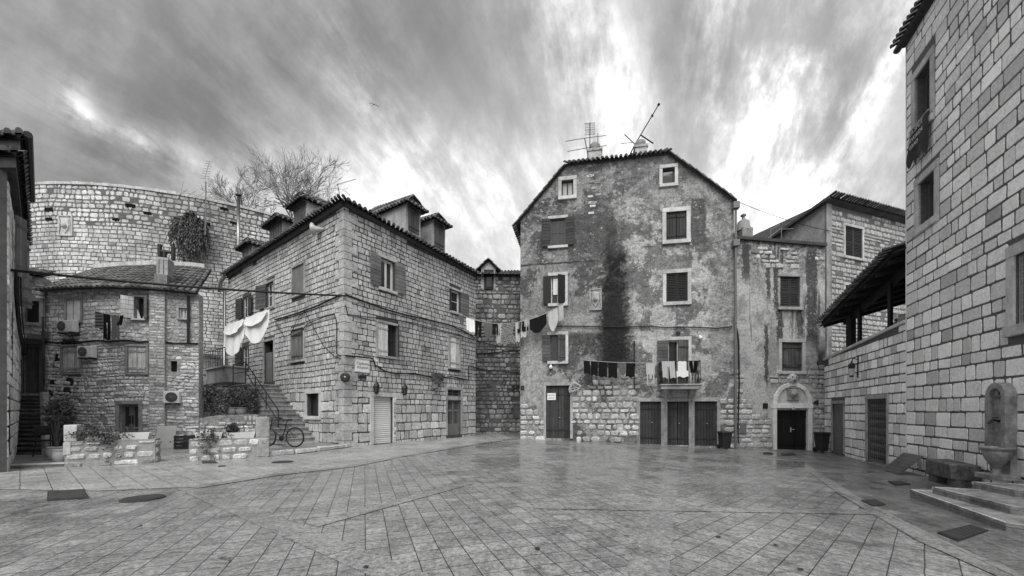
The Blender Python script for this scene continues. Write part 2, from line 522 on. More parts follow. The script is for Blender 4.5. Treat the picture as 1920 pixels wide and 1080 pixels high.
M['stone_h1'] = mat('grey_rubble_stone', .62, grit=.35, amt=.25, scale=6, fine=.3, fscale=40, bump=.8, bd=.03, stain=.25)
M['stone_h1_low'] = mat('pale_rubble_stone', .78, grit=.32, amt=.25, scale=6, fine=.25, fscale=40, bump=.8, bd=.03, stain=.2)
M['joint_h1'] = mat('pale_rubble_mortar', .38, grit=.4, amt=.4, scale=9, fine=.3, bump=.8, bd=.03)
M['trim'] = mat('pale_limestone_trim', .52, grit=.12, amt=.14, scale=5, fine=.14, fscale=50, bump=.3, bd=.01, stain=.25, sscale=2.5)
M['trim_grey'] = mat('worn_limestone_trim', .36, grit=.22, amt=.2, scale=5, fine=.2, bump=.4, bd=.015, stain=.35, sscale=2.0)
M['step'] = mat('worn_step_stone', .27, grit=.3, amt=.3, scale=5, fine=.25, bump=.4, bd=.015, stain=.4, sscale=2.0)
M['block_dark'] = mat('blackened_stone', .13, grit=.4, amt=.4, scale=5, fine=.35, bump=.7, bd=.03, stain=.5, sscale=3)
M['tile'] = mat('weathered_roof_tile', .12, amt=.35, scale=4, fine=.25, fscale=30, bump=.3, bd=.01, stain=.3, sscale=2)
M['tile_under'] = mat('dark_roof_edge', .055, amt=.3, scale=5)
M['plaster'] = mat('grey_wall_plaster', .28, grit=.3, amt=.3, scale=3, fine=.15, bump=.3, stain=.4, sscale=1.2)
M['plaster_light'] = mat('pale_wall_plaster', .40, grit=.2, amt=.2, scale=3, fine=.12, bump=.3, stain=.3, sscale=1.5)
M['wood_dark'] = wood('dark_painted_wood', .038)
M['wood_black'] = wood('black_painted_wood', .010, .6)
M['wood_mid'] = wood('grey_weathered_wood', .085)
M['wood_grey'] = wood('grey_painted_wood', .15, grain=.15)
M['wood_pale'] = wood('bleached_wood', .55, grain=.38)
M['wood_white'] = wood('white_painted_wood', .62, grain=.08, rough=.5)
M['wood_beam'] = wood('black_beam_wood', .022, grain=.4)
M['metal'] = mat('dark_iron', .03, rough=.5, amt=.3, bump=.1, metal=.3)
M['metal_grey'] = mat('galvanised_pipe', .30, rough=.35, amt=.15, bump=.05, metal=.7, fine=.1)
M['metal_mid'] = mat('grey_painted_metal', .16, rough=.5, amt=.15, bump=.05)
M['metal_light'] = mat('light_grey_metal', .42, rough=.4, amt=.06, fine=.04, bump=.03)
M['plastic_white'] = mat('aged_white_plastic', .72, rough=.45, amt=.1, fine=.05, bump=.03)
M['plastic_dark'] = mat('dark_bin_plastic', .028, rough=.42, amt=.2, fine=.05, bump=.05)
M['rubber'] = mat('black_rubber', .012, rough=.6, amt=.1, bump=.1)
M['cable'] = mat('black_cable', .012, rough=.6, amt=.1, bump=0)
M['rust'] = mat('dark_iron_plate', .045, rough=.55, amt=.35, scale=10, bump=.4, bd=.01)
M['white_cloth'] = mat('white_cloth', .72, rough=.9, amt=.05, fine=.04, bump=.15, bd=.01)
M['grey_cloth'] = mat('mid_grey_cloth', .10, rough=.9, amt=.12, fine=.1, bump=.2, bd=.01)
M['light_cloth'] = mat('light_grey_cloth', .42, rough=.9, amt=.1, fine=.08, bump=.2, bd=.01)
M['black_cloth'] = mat('black_cloth', .010, rough=.95, amt=.2, fine=.1, bump=.2, bd=.01, spec=.1)
M['leaf'] = mat('dark_leaf', .060, rough=.6, amt=.4, scale=6, fine=.2, bump=0)
M['leaf_grey'] = mat('grey_olive_leaf', .11, rough=.6, amt=.4, scale=6, fine=.2, bump=0)
M['stem'] = mat('dry_stem', .07, rough=.8, amt=.3, bump=.2)
M['twig'] = mat('bare_twig', .20, rough=.8, amt=.2, bump=0)
M['pot'] = mat('clay_pot', .22, rough=.7, amt=.2, fine=.1, bump=.2)
M['pot_white'] = mat('white_clay_pot', .50, rough=.6, amt=.12, fine=.12, bump=.2)
M['trough'] = mat('white_stone_trough', .62, rough=.7, amt=.12, fine=.18, bump=.4, bd=.01)
M['fountain'] = mat('fountain_stone', .30, grit=.22, amt=.25, scale=6, fine=.2, bump=.4, bd=.01, stain=.4, sscale=2.5)
M['trim_bright'] = mat('brightened_limestone', .74, grit=.12, amt=.1, scale=5, fine=.12, bump=.3, bd=.01, stain=.15, sscale=2.5)  # trim copy coloured lighter to offset the dim light at the arch
M['roller'] = mat('pale_roller_metal', .72, rough=.5, amt=.06, fine=.04, bump=.03)
M['soil'] = mat('dark_soil', .03, rough=1, amt=.4, bump=.6)
M['dark'] = mat('painted_inside_shade', .008, rough=1, amt=.1, bump=0)  # near-black colour stands in for the shade inside openings
M['paper'] = mat('white_paper', .70, rough=.7, amt=.04, fine=.03, bump=0)
M['ink'] = mat('black_ink', .03, rough=.7, amt=.1, bump=0)
M['bird'] = mat('dark_feather', .02, rough=.8, amt=.2, bump=0)
def glass_mat():
    m, gg, b = new_mat('old_window_glass')
    pos = gg.n('ShaderNodeNewGeometry').outputs['Position']
    grey(gg, b.inputs['Base Color'], .035); b.inputs['Roughness'].default_value = .05; b.inputs['Specular IOR Level'].default_value = .55
    bumpn(gg, b, gg.noise(pos, 2.2, 2, .5), .12, .02)
    return m
M['glass'] = glass_mat()
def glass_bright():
    m, gg, b = new_mat('glass_painted_sky')  # pale base colour stands in for the reflected sky
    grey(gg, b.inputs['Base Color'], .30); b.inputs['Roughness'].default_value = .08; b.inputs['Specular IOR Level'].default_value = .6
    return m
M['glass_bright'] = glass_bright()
def striped(name, v0, v1, freq, axis=2, wig=.0):
    m, gg, b = new_mat(name)
    pos = gg.n('ShaderNodeNewGeometry').outputs['Position']
    s_ = gg.sep(pos)[axis]
    if wig: s_ = gg.m('ADD', s_, gg.m('MULTIPLY', gg.noise(pos, 9, 2), wig))
    t = gg.m('FRACT', gg.m('MULTIPLY', s_, freq))
    grey(gg, b.inputs['Base Color'], gg.mix(gg.ramp(gg.m('PINGPONG', t, .5), .2, .28), v0, v1)); b.inputs['Roughness'].default_value = .9
    return m
M['stripe_cloth'] = striped('striped_cloth', .012, .12, 9)
M['pattern_cloth'] = striped('zigzag_knit', .012, .26, 16, 2, .16)

# ------------------------------------------------------------------ the ground
def paving(name, v, tile=(.42, .30), offset=.5, var=.10, mortar=.0055, mv=.035, rough=(.13, .38), damp=.35):
    m, gg, b = new_mat(name)
    uv = gg.n('ShaderNodeUVMap').outputs[0]
    wig = gg.n('ShaderNodeTexNoise'); gg.l(uv, wig.inputs[0]); wig.inputs['Scale'].default_value = 3.0
    wv_ = gg.n('ShaderNodeVectorMath', operation='MULTIPLY_ADD'); gg.l(wig.outputs[1], wv_.inputs[0]); wv_.inputs[1].default_value = (.012, .012, 0); gg.l(uv, wv_.inputs[2])
    br = gg.n('ShaderNodeTexBrick'); gg.l(wv_.outputs[0], br.inputs[0])
    br.offset = offset
    for k, q_ in (('Scale', 1.0), ('Mortar Size', mortar), ('Mortar Smooth', .25), ('Bias', 0.0), ('Brick Width', tile[0]), ('Row Height', tile[1])):
        br.inputs[k].default_value = q_
    br.inputs['Color1'].default_value = (1 - var,) * 3 + (1,); br.inputs['Color2'].default_value = (1 + var,) * 3 + (1,)
    br.inputs['Mortar'].default_value = (mv / v,) * 3 + (1,)
    c = gg.n('ShaderNodeRGBToBW'); gg.l(br.outputs[0], c.inputs[0])
    pos = gg.n('ShaderNodeNewGeometry').outputs['Position']
    nb = gg.noise(pos, .55, 6, .62, .5); nm = gg.noise(pos, 3.5, 5, .65); nf = gg.noise(pos, 70, 3, .7); nd = gg.noise(pos, 1.3, 7, .7, 1.2)
    val = gg.m('MULTIPLY', c.outputs[0], v)
    val = gg.m('MULTIPLY', val, gg.ramp(nb, .3, .7, .82, 1.14))
    val = gg.m('MULTIPLY', val, gg.ramp(nm, .3, .7, .82, 1.18, False))
    val = gg.m('MULTIPLY', val, gg.ramp(nf, .3, .7, .62, 1.40, False))
    ng = gg.noise(pos, 19, 4, .75)
    val = gg.m('MULTIPLY', val, gg.ramp(ng, .35, .65, .52, 1.46, False))
    wet = gg.ramp(nd, .50, .68)
    val = gg.m('MULTIPLY', val, gg.ramp(wet, 0, 1, 1.0, 1 - damp))
    grey(gg, b.inputs['Base Color'], val)
    r = gg.m('ADD', gg.ramp(nb, .35, .65, rough[0], rough[1]), gg.m('MULTIPLY', gg.m('SUBTRACT', nm, .5), .25))
    gg.l(r, b.inputs['Roughness']); b.inputs['Specular IOR Level'].default_value = .5
    h = gg.m('SUBTRACT', gg.m('MULTIPLY', nf, .12), gg.m('MULTIPLY', br.outputs['Fac'], 1.0))
    h = gg.m('ADD', h, gg.m('MULTIPLY', nm, .25))
    bumpn(gg, b, h, .45, .012)
    return m

def sheet(name, pts, mt, lift, rot, kind="structure", org=(0, 0)):
    """level paving sheet that follows the fall of the square; its joints run along rot degrees"""
    mb = MB(); c_, s_ = math.cos(RAD(rot)), math.sin(RAD(rot))
    for a, b in ((-1e6, .2), (.2, 1e6)):
        pl = clip_u([(p[0], p[1]) for p in pts], a, b)
        if len(pl) < 3: continue
        V = [Vector((x, y, 0)) for x, y in pl]
        for t in tessellate_polygon([V]):
            mb.face([(V[i].x, V[i].y, gz(V[i].x) + lift) for i in t], 1.0,
                    [((V[i].x - org[0]) * c_ + (V[i].y - org[1]) * s_, -(V[i].x - org[0]) * s_ + (V[i].y - org[1]) * c_) for i in t])
    o = mb.build(name, mt)
    return struct(o, kind)

M['pave'] = paving('square_paving', .23, tile=(.235, .225), offset=0.0, var=.17, damp=.45)
M['pave_r'] = paving('square_paving_right', .23, tile=(.23, .23), offset=0.0, var=.17, damp=.42)
M['pave_band'] = paving('paving_band', .235, tile=(.9, .45), offset=.5, mortar=.006, var=.06)
M['pave_left'] = paving('pale_slab_paving', .29, tile=(.85, .34), offset=.37, var=.07, rough=(.25, .5), damp=.3)
M['pave_dark'] = paving('old_dark_paving', .135, tile=(.62, .40), offset=.45, var=.25, rough=(.22, .5), damp=.5)
M['earth'] = mat('far_ground', .12, amt=.3, scale=.5)
sheet('ground', [(-400, -400), (400, -400), (400, 400), (-400, 400)], M['earth'], -.012, 0)
g2 = lambda x, y: tuple(G(x, y)[:2])
# the square: two panels whose joints run at different angles either side of a straight band
bandA, bandB = g2(1268, 845), g2(1212, 1078)
bd_ = (Vector(bandB) - Vector(bandA)).normalized(); near = Vector(bandA) + bd_ * 40; far = Vector(bandA) - bd_ * 8
sheet('square_paving_left', [(-40, -20), (near.x, near.y), (far.x, far.y), (-6, 30), (-40, 30)], M['pave'], 0.0, 111)
sheet('square_paving_right', [(near.x, near.y), (40, -20), (40, 24), (far.x, far.y)], M['pave_r'], 0.0, 43)
def band(name, a, b, wd, mt, lift):
    a, b = Vector(a), Vector(b); d = (b - a).normalized(); n_ = Vector((-d.y, d.x)) * wd / 2
    sheet(name, [tuple(a - n_), tuple(b - n_), tuple(b + n_), tuple(a + n_)], mt, lift, math.degrees(math.atan2(d.y, d.x)), org=tuple(a - n_))
band('paving_band', far, near, .34, M['pave_band'], .004)
band('paving_band', g2(330, 905), g2(800, 1100), .30, M['pave_band'], .004)
band('paving_band', g2(1000, 950), g2(1690, 962), .26, M['pave_band'], .008)
band('paving_band', g2(585, 985), g2(880, 905), .26, M['pave_band'], .008)
lb = [(-60, 820 * 0 + 918)]
left_edge = [(-300, 935), (0, 918), (185, 921), (350, 914), (500, 891), (650, 874), (740, 856), (880, 834), (960, 822)]
lpts = [g2(*p) for p in left_edge]
sheet('pavement', lpts + [(-1.0, 24), (-8, 26), (-26, 24), (-26, 7.5)], M['pave_left'], .008, -38)
for a, b in zip(lpts[1:], lpts[2:]):
    pass
rb = [(1440, 843), (1490, 856), (1600, 927), (1760, 1012), (1935, 1084), (2200, 1210)]
rp = [g2(*p) for p in rb]
sheet('pavement_right', rp + [(14, 2), (15, 18), (15, 18.6)], M['pave_dark'], .006, 66)
for a, b in zip(rp, rp[1:]):
    pass
bp = [Vector(p) for p in rp[1:5]]
off = [Vector((-.34, -.10))] * 4
sheet('paving_border', [tuple(p) for p in bp] + [tuple(p + o) for p, o in zip(bp[::-1], off)], M['pave_band'], .010, 66)
bl = [Vector(p) for p in lpts[3:]]
sheet('paving_border', [tuple(p) for p in bl] + [tuple(p + Vector((.26, -.10))) for p in bl[::-1]], M['pave_band'], .011, 62)

# ------------------------------------------------------------------ joinery
def pane_box(W, u0, z0, u1, z1, d, parent, mt='glass', name='pane'):
    mb = MB(); mb.wbox(W, u0, z0, u1, z1, d - .012, d); return mb.build(name, M[mt], parent)
def leaf_mesh(mb, at, w_, h_, style, t=.04, rng=random):
    """one shutter or door leaf; at(x, z, d) maps leaf coordinates to the world"""
    def bx(x0, z0, x1, z1, d0, d1, tone=1.0):
        mb.box8([at(x0, z0, d0), at(x1, z0, d0), at(x1, z1, d0), at(x0, z1, d0), at(x0, z0, d1), at(x1, z0, d1), at(x1, z1, d1), at(x0, z1, d1)], tone)
    if style == 'v':
        n = max(2, round(w_ / .13))
        for i in range(n):
            bx(w_ * i / n + .006, rng.uniform(0, .012), w_ * (i + 1) / n - .006, h_ - rng.uniform(0, .008), 0, t * rng.uniform(.75, 1), rng.uniform(.7, 1.3))
        for zz in (.16, .84):
            bx(.01, h_ * zz - .035, w_ - .01, h_ * zz + .035, t, t + .018, rng.uniform(.6, .9))
    elif style == 'h':
        n = max(4, round(h_ / .15))
        for i in range(n):
            bx(0, h_ * i / n + .007, w_, h_ * (i + 1) / n - .007, 0, t * rng.uniform(.8, 1), rng.uniform(.75, 1.25))
    elif style == 'l':
        fr = min(.06, w_ * .16)
        bx(0, 0, fr, h_, 0, t); bx(w_ - fr, 0, w_, h_, 0, t); bx(fr, 0, w_ - fr, fr, 0, t); bx(fr, h_ - fr, w_ - fr, h_, 0, t); bx(fr, h_ * .48, w_ - fr, h_ * .48 + fr * .8, 0, t)
        n = max(5, round(h_ / .085))
        for i in range(n):
            z0 = fr + (h_ - 2 * fr) * i / n; z1 = z0 + (h_ - 2 * fr) / n
            mb.box8([at(fr, z0, t * .95), at(w_ - fr, z0, t * .95), at(w_ - fr, z0 + .012, t * .95), at(fr, z0 + .012, t * .95),
                     at(fr, z1 - .012, .0), at(w_ - fr, z1 - .012, .0), at(w_ - fr, z1, .0), at(fr, z1, .0)], rng.uniform(.8, 1.2))
        bx(fr, fr, w_ - fr, h_ - fr, -.012, -.004, .4)
    elif style == 'p':                         # panelled door
        bx(0, 0, w_, h_, 0, t * .6)
        fr = w_ * .14
        for x0, x1 in ((0, fr), (w_ - fr, w_), (w_ / 2 - fr * .35, w_ / 2 + fr * .35)):
            bx(x0, 0, x1, h_, t * .6, t, 1.1)
        for zz in (0, .3, .62, .95):
            bx(fr, h_ * zz, w_ - fr, h_ * zz + .07, t * .6, t * .98, 1.05)
    elif style == 'flat':
        bx(0, 0, w_, h_, 0, t)
def shutter(W, parent, ua, z0, z1, w_, style, mt, side, angle=180.0, d=.03, name='shutter', rng=random):
    """leaf hinged at u=ua; side -1 swings left, +1 right; angle 0 flat in that direction on the wall, 90 sticks out"""
    mb = MB(); a = RAD(angle); ca, sa = math.cos(a), math.sin(a)
    def at(x, z, dd):
        return W.at(ua + side * (x * ca - dd * sa), z0 + z, d + x * sa + dd * ca)
    leaf_mesh(mb, at, w_, z1 - z0, style, rng=rng)
    return mb.build(name, M[mt], parent)
def leaf_in(W, parent, u0, z0, u1, z1, style, mt, d, name='shutter', rng=random, t=.04):
    mb = MB(); leaf_mesh(mb, lambda x, z, dd: W.at(u0 + x, z0 + z, d + dd), u1 - u0, z1 - z0, style, t, rng)
    return mb.build(name, M[mt], parent)
def surround(W, parent, r, wd, mt='trim', proud=.045, top=True, bottom=True, left=True, right=True, name='surround', sill_out=.05):
    u0, z0, u1, z1 = r; mb = MB(); rg = random.Random(int(u0 * 100) + int(z0 * 10))
    if top: mb.wbox(W, u0 - wd, z1, u1 + wd, z1 + wd * 1.1, -.04, proud + .01, rg.uniform(.9, 1.1))
    if bottom: mb.wbox(W, u0 - wd, z0 - wd, u1 + wd, z0, -.04, proud + sill_out, rg.uniform(.9, 1.1))
    if left: mb.wbox(W, u0 - wd, z0, u0, z1, -.04, proud, rg.uniform(.9, 1.1))
    if right: mb.wbox(W, u1, z0, u1 + wd, z1, -.04, proud, rg.uniform(.9, 1.1))
    return mb.build(name, M[mt], parent, bevel=.008)
def casement(W, parent, r, mt='wood_mid', d=-.16, mull=1, bars=1, fr=.05, name='window', pane='glass', open_=False):
    """a window: the wooden frame is the part, its pane (and shutters, surround) are sub-parts"""
    u0, z0, u1, z1 = r; mb = MB()
    mb.wbox(W, u0, z0, u0 + fr, z1, d - .04, d + .02); mb.wbox(W, u1 - fr, z0, u1, z1, d - .04, d + .02)
    mb.wbox(W, u0 + fr, z0, u1 - fr, z0 + fr, d - .04, d + .018); mb.wbox(W, u0 + fr, z1 - fr, u1 - fr, z1, d - .04, d + .018)
    for i in range(mull):
        um = u0 + (u1 - u0) * (i + 1) / (mull + 1); mb.wbox(W, um - fr * .5, z0 + fr, um + fr * .5, z1 - fr, d - .035, d + .015)
    for i in range(bars):
        zm = z0 + (z1 - z0) * (i + 1) / (bars + 1); mb.wbox(W, u0 + fr, zm - .016, u1 - fr, zm + .016, d - .03, d + .008)
    o = mb.build(name, M[mt], parent)
    if pane: pane_box(W, u0 + fr * .5, z0 + fr * .5, u1 - fr * .5, z1 - fr * .5, d - .045 if pane != 'glass' else d - .014, o, pane)
    return o
def dark_back(mb, W, r, d=-.27):
    mb.wbox(W, r[0] - .01, r[1] - .01, r[2] + .01, r[3] + .01, d - .02, d)

# ------------------------------------------------------------------ the tall plastered house in the middle
R3 = random.Random(3)
W3 = Wall.px((975, 18.7), (1378, 17.0))
r3 = lambda *a: W3.rect(*a)
H3 = thing('plastered_house', 'tall patchy plastered house with a clipped gable and a broad dark damp streak', 'house', tuple(W3.at(W3.L / 2, W3.base(W3.L / 2))))
top3 = W3.poly([(976, 414), (1062, 311), (1253, 289), (1376, 376)])
base3 = [(W3.L, W3.base(W3.L) - .3), (0, -.3)]
poly3 = top3 + base3
wins = {'a': r3(1053, 338, 1075, 368), 'b': r3(1242, 315, 1265, 345), 'c': r3(1032, 410, 1060, 461), 'd': r3(1249, 397, 1287, 450),
        'e': r3(1033, 517, 1059, 569), 'f': r3(1249, 512, 1289, 566), 'g': r3(1032, 628, 1060, 677), 'h': r3(1253, 638, 1290, 722)}
doors3 = {'A': r3(1024, 723, 1069, 822), 'B': r3(1200, 753, 1239, 833), 'C': r3(1251, 753, 1291, 835), 'D': r3(1302, 753, 1344, 836)}
holes3 = list(wins.values()) + list(doors3.values())
def plaster_house():
    m, gg, b = new_mat('eroded_house_plaster')
    uv = gg.n('ShaderNodeUVMap').outputs[0]; U, V, _ = gg.sep(uv)
    nw = gg.noise(uv, 2.6, 5, .6); nb = gg.noise(uv, .62, 8, .62, .6); nm = gg.noise(uv, 2.4, 8, .68, .3); nf = gg.noise(uv, 26, 4, .7); nl = gg.noise(uv, 7.5, 6, .72, .6)
    def bx(x0, y0, x1, y1, soft=.12, wob=.5):
        a = W3.uv(x0, (y0 + y1) / 2)[0]; c = W3.uv(x1, (y0 + y1) / 2)[0]
        t = W3.uv((x0 + x1) / 2, y0)[1]; e = W3.uv((x0 + x1) / 2, y1)[1]
        wu = gg.m('ADD', U, gg.m('MULTIPLY', gg.m('SUBTRACT', nw, .5), wob)); wz = gg.m('ADD', V, gg.m('MULTIPLY', gg.m('SUBTRACT', nl, .5), wob))
        f = gg.m('MULTIPLY', gg.ramp(wu, a - soft, a + soft), gg.ramp(wu, c - soft, c + soft, 1, 0))
        return gg.m('MULTIPLY', f, gg.m('MULTIPLY', gg.ramp(wz, e - soft, e + soft), gg.ramp(wz, t - soft, t + soft, 1, 0)))
    def lay(base, f, v): return gg.mix(f, base, v)
    um = W3.uv(1160, 500)[0]
    side = gg.ramp(gg.m('ADD', U, gg.m('MULTIPLY', gg.m('SUBTRACT', nb, .5), 2.0)), um - .5, um + .5)
    # thin dark render left, paler patched render right
    dk = gg.ramp(gg.m('ADD', nb, gg.m('MULTIPLY', gg.m('SUBTRACT', nm, .5), .55)), .48, .54)
    v = gg.mix(side, gg.mix(dk, .33, .115), gg.mix(dk, .52, .21))
    v = lay(v, bx(1170, 300, 1300, 365, .2, .5), .19)
    v = lay(v, bx(1060, 300, 1240, 330, .25, .8), gg.mix(gg.ramp(nm, .4, .6), .22, .42))
    v = lay(v, bx(1060, 395, 1150, 480, .3, 1.4), .115)
    v = lay(v, gg.m('MULTIPLY', bx(1020, 480, 1180, 500, .1, .8), .7), .10)
    v = lay(v, bx(980, 558, 1100, 590, .05, .3), .25)
    v = lay(v, bx(980, 590, 1130, 625, .1, .5), .36)
    v = lay(v, bx(1024, 470, 1064, 515, .06, .12), .30)
    v = lay(v, bx(1232, 478, 1296, 506, .06, .12), .28)
    v = lay(v, bx(1215, 340, 1350, 385, .25, .5), .38)
    v = lay(v, bx(1296, 372, 1324, 460, .06, .15), .13)
    v = lay(v, bx(1335, 380, 1380, 690, .25, .7), gg.mix(gg.ramp(nm, .42, .58), .42, .27))
    v = lay(v, bx(976, 600, 1020, 760, .3, .9), .40)
    # flaked patches: pale scars and dark pock marks
    fl = gg.ramp(nl, .54, .60); fl2 = gg.ramp(nm, .5, .6)
    v = lay(v, gg.m('MULTIPLY', gg.m('MULTIPLY', fl, fl2), .9), .58)
    v = lay(v, gg.m('MULTIPLY', gg.ramp(nl, .40, .33), gg.ramp(nm, .56, .46)), .085)
    hz = gg.m('ABSOLUTE', gg.m('SUBTRACT', gg.m('ADD', V, gg.m('MULTIPLY', gg.m('SUBTRACT', nm, .5), .25)), W3.uv(1080, 491)[1]))
    v = lay(v, gg.m('MULTIPLY', gg.ramp(hz, .07, .02), gg.ramp(U, W3.uv(1150, 491)[0], W3.uv(1090, 491)[0], 0, 1)), .06)
    # the old roof line of a lower neighbour: pale diagonal mortar fillet
    pa, pb = W3.uv(1170, 370), W3.uv(1232, 318); k_ = (pb[1] - pa[1]) / (pb[0] - pa[0])
    ln = gg.m('ABSOLUTE', gg.m('SUBTRACT', gg.m('SUBTRACT', V, gg.m('MULTIPLY', gg.m('SUBTRACT', U, pa[0]), k_)), gg.m('ADD', pa[1], gg.m('MULTIPLY', gg.m('SUBTRACT', nl, .5), .4))))
    v = lay(v, gg.m('MULTIPLY', gg.ramp(ln, .20, .12), gg.m('MULTIPLY', gg.ramp(U, pa[0] - .1, pa[0] + .1), gg.ramp(U, pb[0] - .1, pb[0] + .1, 1, 0))), .33)
    # broad damp streak below the broken gutter
    sx = gg.m('ADD', gg.m('ADD', U, gg.m('MULTIPLY', gg.m('SUBTRACT', nm, .5), 1.1)), gg.m('MULTIPLY', gg.m('SUBTRACT', nl, .5), .55))
    c0 = W3.uv(1152, 560)[0]; zt, zb = W3.uv(1152, 470)[1], W3.uv(1152, 690)[1]
    wdt = gg.ramp(V, zt + .8, zb + 1.0, .42, .92, False)
    st = gg.m('SUBTRACT', 1.0, gg.m('DIVIDE', gg.m('ABSOLUTE', gg.m('SUBTRACT', sx, c0)), wdt))
    st = gg.m('MULTIPLY', gg.ramp(st, -.30, .50), gg.m('MULTIPLY', gg.ramp(V, zt + 1.4, zt - .5), gg.ramp(V, zb - .3, zb + .5)))
    v = lay(v, gg.m('MULTIPLY', st, .96), gg.mix(gg.ramp(nl, .35, .65), .010, .026))
    st2 = gg.m('SUBTRACT', 1.0, gg.m('DIVIDE', gg.m('ABSOLUTE', gg.m('SUBTRACT', sx, W3.uv(1149, 450)[0])), .28))
    v = lay(v, gg.m('MULTIPLY', gg.m('MULTIPLY', gg.ramp(st2, 0, .6), gg.ramp(V, zt - .6, zt + .2)), gg.m('MULTIPLY', gg.ramp(V, W3.uv(1149, 395)[1], W3.uv(1149, 440)[1], 0, 1), .75)), .07)
    v = lay(v, gg.m('MULTIPLY', bx(1070, 625, 1130, 665, .2, 1.2), gg.ramp(nl, .45, .55)), .08)
    # cracks
    vo = gg.n('ShaderNodeTexVoronoi', feature='DISTANCE_TO_EDGE'); vo.inputs['Scale'].default_value = .55
    dv = gg.n('ShaderNodeVectorMath', operation='MULTIPLY_ADD'); nn = gg.n('ShaderNodeTexNoise'); gg.l(uv, nn.inputs[0]); nn.inputs['Scale'].default_value = 3; nn.inputs['Detail'].default_value = 5
    gg.l(nn.outputs[1], dv.inputs[0]); dv.inputs[1].default_value = (.7, .7, 0); gg.l(uv, dv.inputs[2]); gg.l(dv.outputs[0], vo.inputs[0])
    v = lay(v, gg.m('MULTIPLY', gg.m('MULTIPLY', gg.ramp(vo.outputs[0], .010, .004), gg.ramp(nb, .50, .60)), .6), .07)
    v = gg.m('MULTIPLY', v, .88)
    up_ = gg.m('MULTIPLY', gg.ramp(gg.noise(uv, 1.3, 8, .68, .8), .50, .58), gg.ramp(V, 5.5, 8.5))
    v = gg.mix(gg.m('MULTIPLY', up_, .55), v, gg.mix(gg.ramp(nl, .4, .6), .07, .15))
    n12 = gg.noise(uv, 11, 5, .78, .3)
    v = gg.m('MULTIPLY', v, gg.ramp(n12, .33, .67, .72, 1.26, False))
    n4_ = gg.noise(uv, 4.2, 8, .74, .8)
    v = gg.m('MULTIPLY', v, gg.ramp(n4_, .40, .60, .70, 1.22, False))
    v = gg.m('MULTIPLY', v, gg.ramp(nf, .3, .7, .72, 1.26, False))
    v = gg.m('MULTIPLY', v, gg.ramp(gg.noise(gg.mapping(uv, scale=(5, .5, 1)), 1.0, 5, .65), .3, .7, .86, 1.12, False))
    grey(gg, b.inputs['Base Color'], v); b.inputs['Roughness'].default_value = .92; b.inputs['Specular IOR Level'].default_value = .2
    h = gg.m('ADD', gg.m('MULTIPLY', nf, .35), gg.m('MULTIPLY', gg.ramp(nl, .45, .62), .6)); h = gg.m('ADD', h, gg.m('MULTIPLY', nm, .6))
    bumpn(gg, b, h, .8, .035)
    return m
M['plaster_house'] = plaster_house()
mb = MB(); wall_face(mb, W3, poly3, holes3, back=7.0); mb.build('wall', M['plaster_house'], H3)
# exposed masonry at the foot
def keep3(u, z):
    x = u / W3.L; nz = mnoise.noise((u * 1.1, z * 1.1, 3.3)) * .5
    uA, uB = doors3['A'][0] - .15, doors3['A'][2] + .15; uT = doors3['B'][0] - .1; uE = doors3['D'][2] + .2
    if u < uA: return z < 1.55 + nz * .6
    if u < uB: return False
    if u < uT: return z < 2.75 + nz * .9 - max(0, (uB + .9 - u)) * .9
    if u < uE: return False
    return z < 1.6 + nz or (u > uE + .55 + nz * .8 and z < 4.6)
for a_, b_ in ((-9, doors3['A'][0]), (doors3['A'][2], doors3['B'][0] - .05), (doors3['D'][2], 99)):
    mb = MB(); stones(mb, W3, poly3, holes3, (.20, .33), (.22, .46), .05, .04, .014, .2, R3, rough=True, keep=lambda u, z: a_ < u < b_ and keep3(u, z), d=.012)
    mb.build('exposed_stonework', M['stone_unpitted'], H3)
mb = MB()
for i in range(16):
    u, z = W3.uv(R3.uniform(1104, 1122), R3.uniform(306, 405)); mb.wbox(W3, u - .13, z - .05, u + .13, z + .05, .0, .02, R3.uniform(.5, 1.2))
mb.build('exposed_brickwork', M['stone_rubble'], H3)
# roof: clipped gable
bk = lambda u, z, d, rise=0.0: W3.at(u, z + rise, -d)
tl, tr = top3[1], top3[2]; el, er = top3[0], top3[3]
mb = MB()
A, B = W3.at(tl[0] - .05, tl[1] + .05, .14), W3.at(tr[0] + .05, tr[1] + .05, .14)
tiles(mb, A, B, bk(tl[0] + 2.2, tl[1], 2.6, 1.2), bk(tr[0] - 1.6, tr[1], 2.6, 1.2), pitch=.20, rng=R3)
mb.build('roof', M['tile'], H3)
mb = MB()
for (p, q_) in (((el[0] - .22, el[1] - .12), (tl[0] - .05, tl[1] + .06)), ((tr[0] + .05, tr[1] + .06), (er[0] + .10, er[1] - .02))):
    tiles(mb, W3.at(p[0], p[1], .15), W3.at(p[0], p[1], -7), W3.at(q_[0], q_[1], .15), W3.at(q_[0], q_[1], -7), pitch=.235, rng=R3)
mb.build('roof', M['tile'], H3)
mb = MB()
for p, q_ in (((el[0] - .22, el[1] - .14), (tl[0], tl[1])), ((tl[0], tl[1]), (tr[0], tr[1])), ((tr[0], tr[1]), (er[0] + .1, er[1] - .05))):
    mb.box8([W3.at(p[0], p[1] - .05, -.1), W3.at(q_[0], q_[1] - .05, -.1), W3.at(q_[0], q_[1] + .05, -.1), W3.at(p[0], p[1] + .05, -.1),
             W3.at(p[0], p[1] - .03, .10), W3.at(q_[0], q_[1] - .03, .10), W3.at(q_[0], q_[1] + .05, .10), W3.at(p[0], p[1] + .05, .10)])
mb.build('eave_board', M['tile_under'], H3)
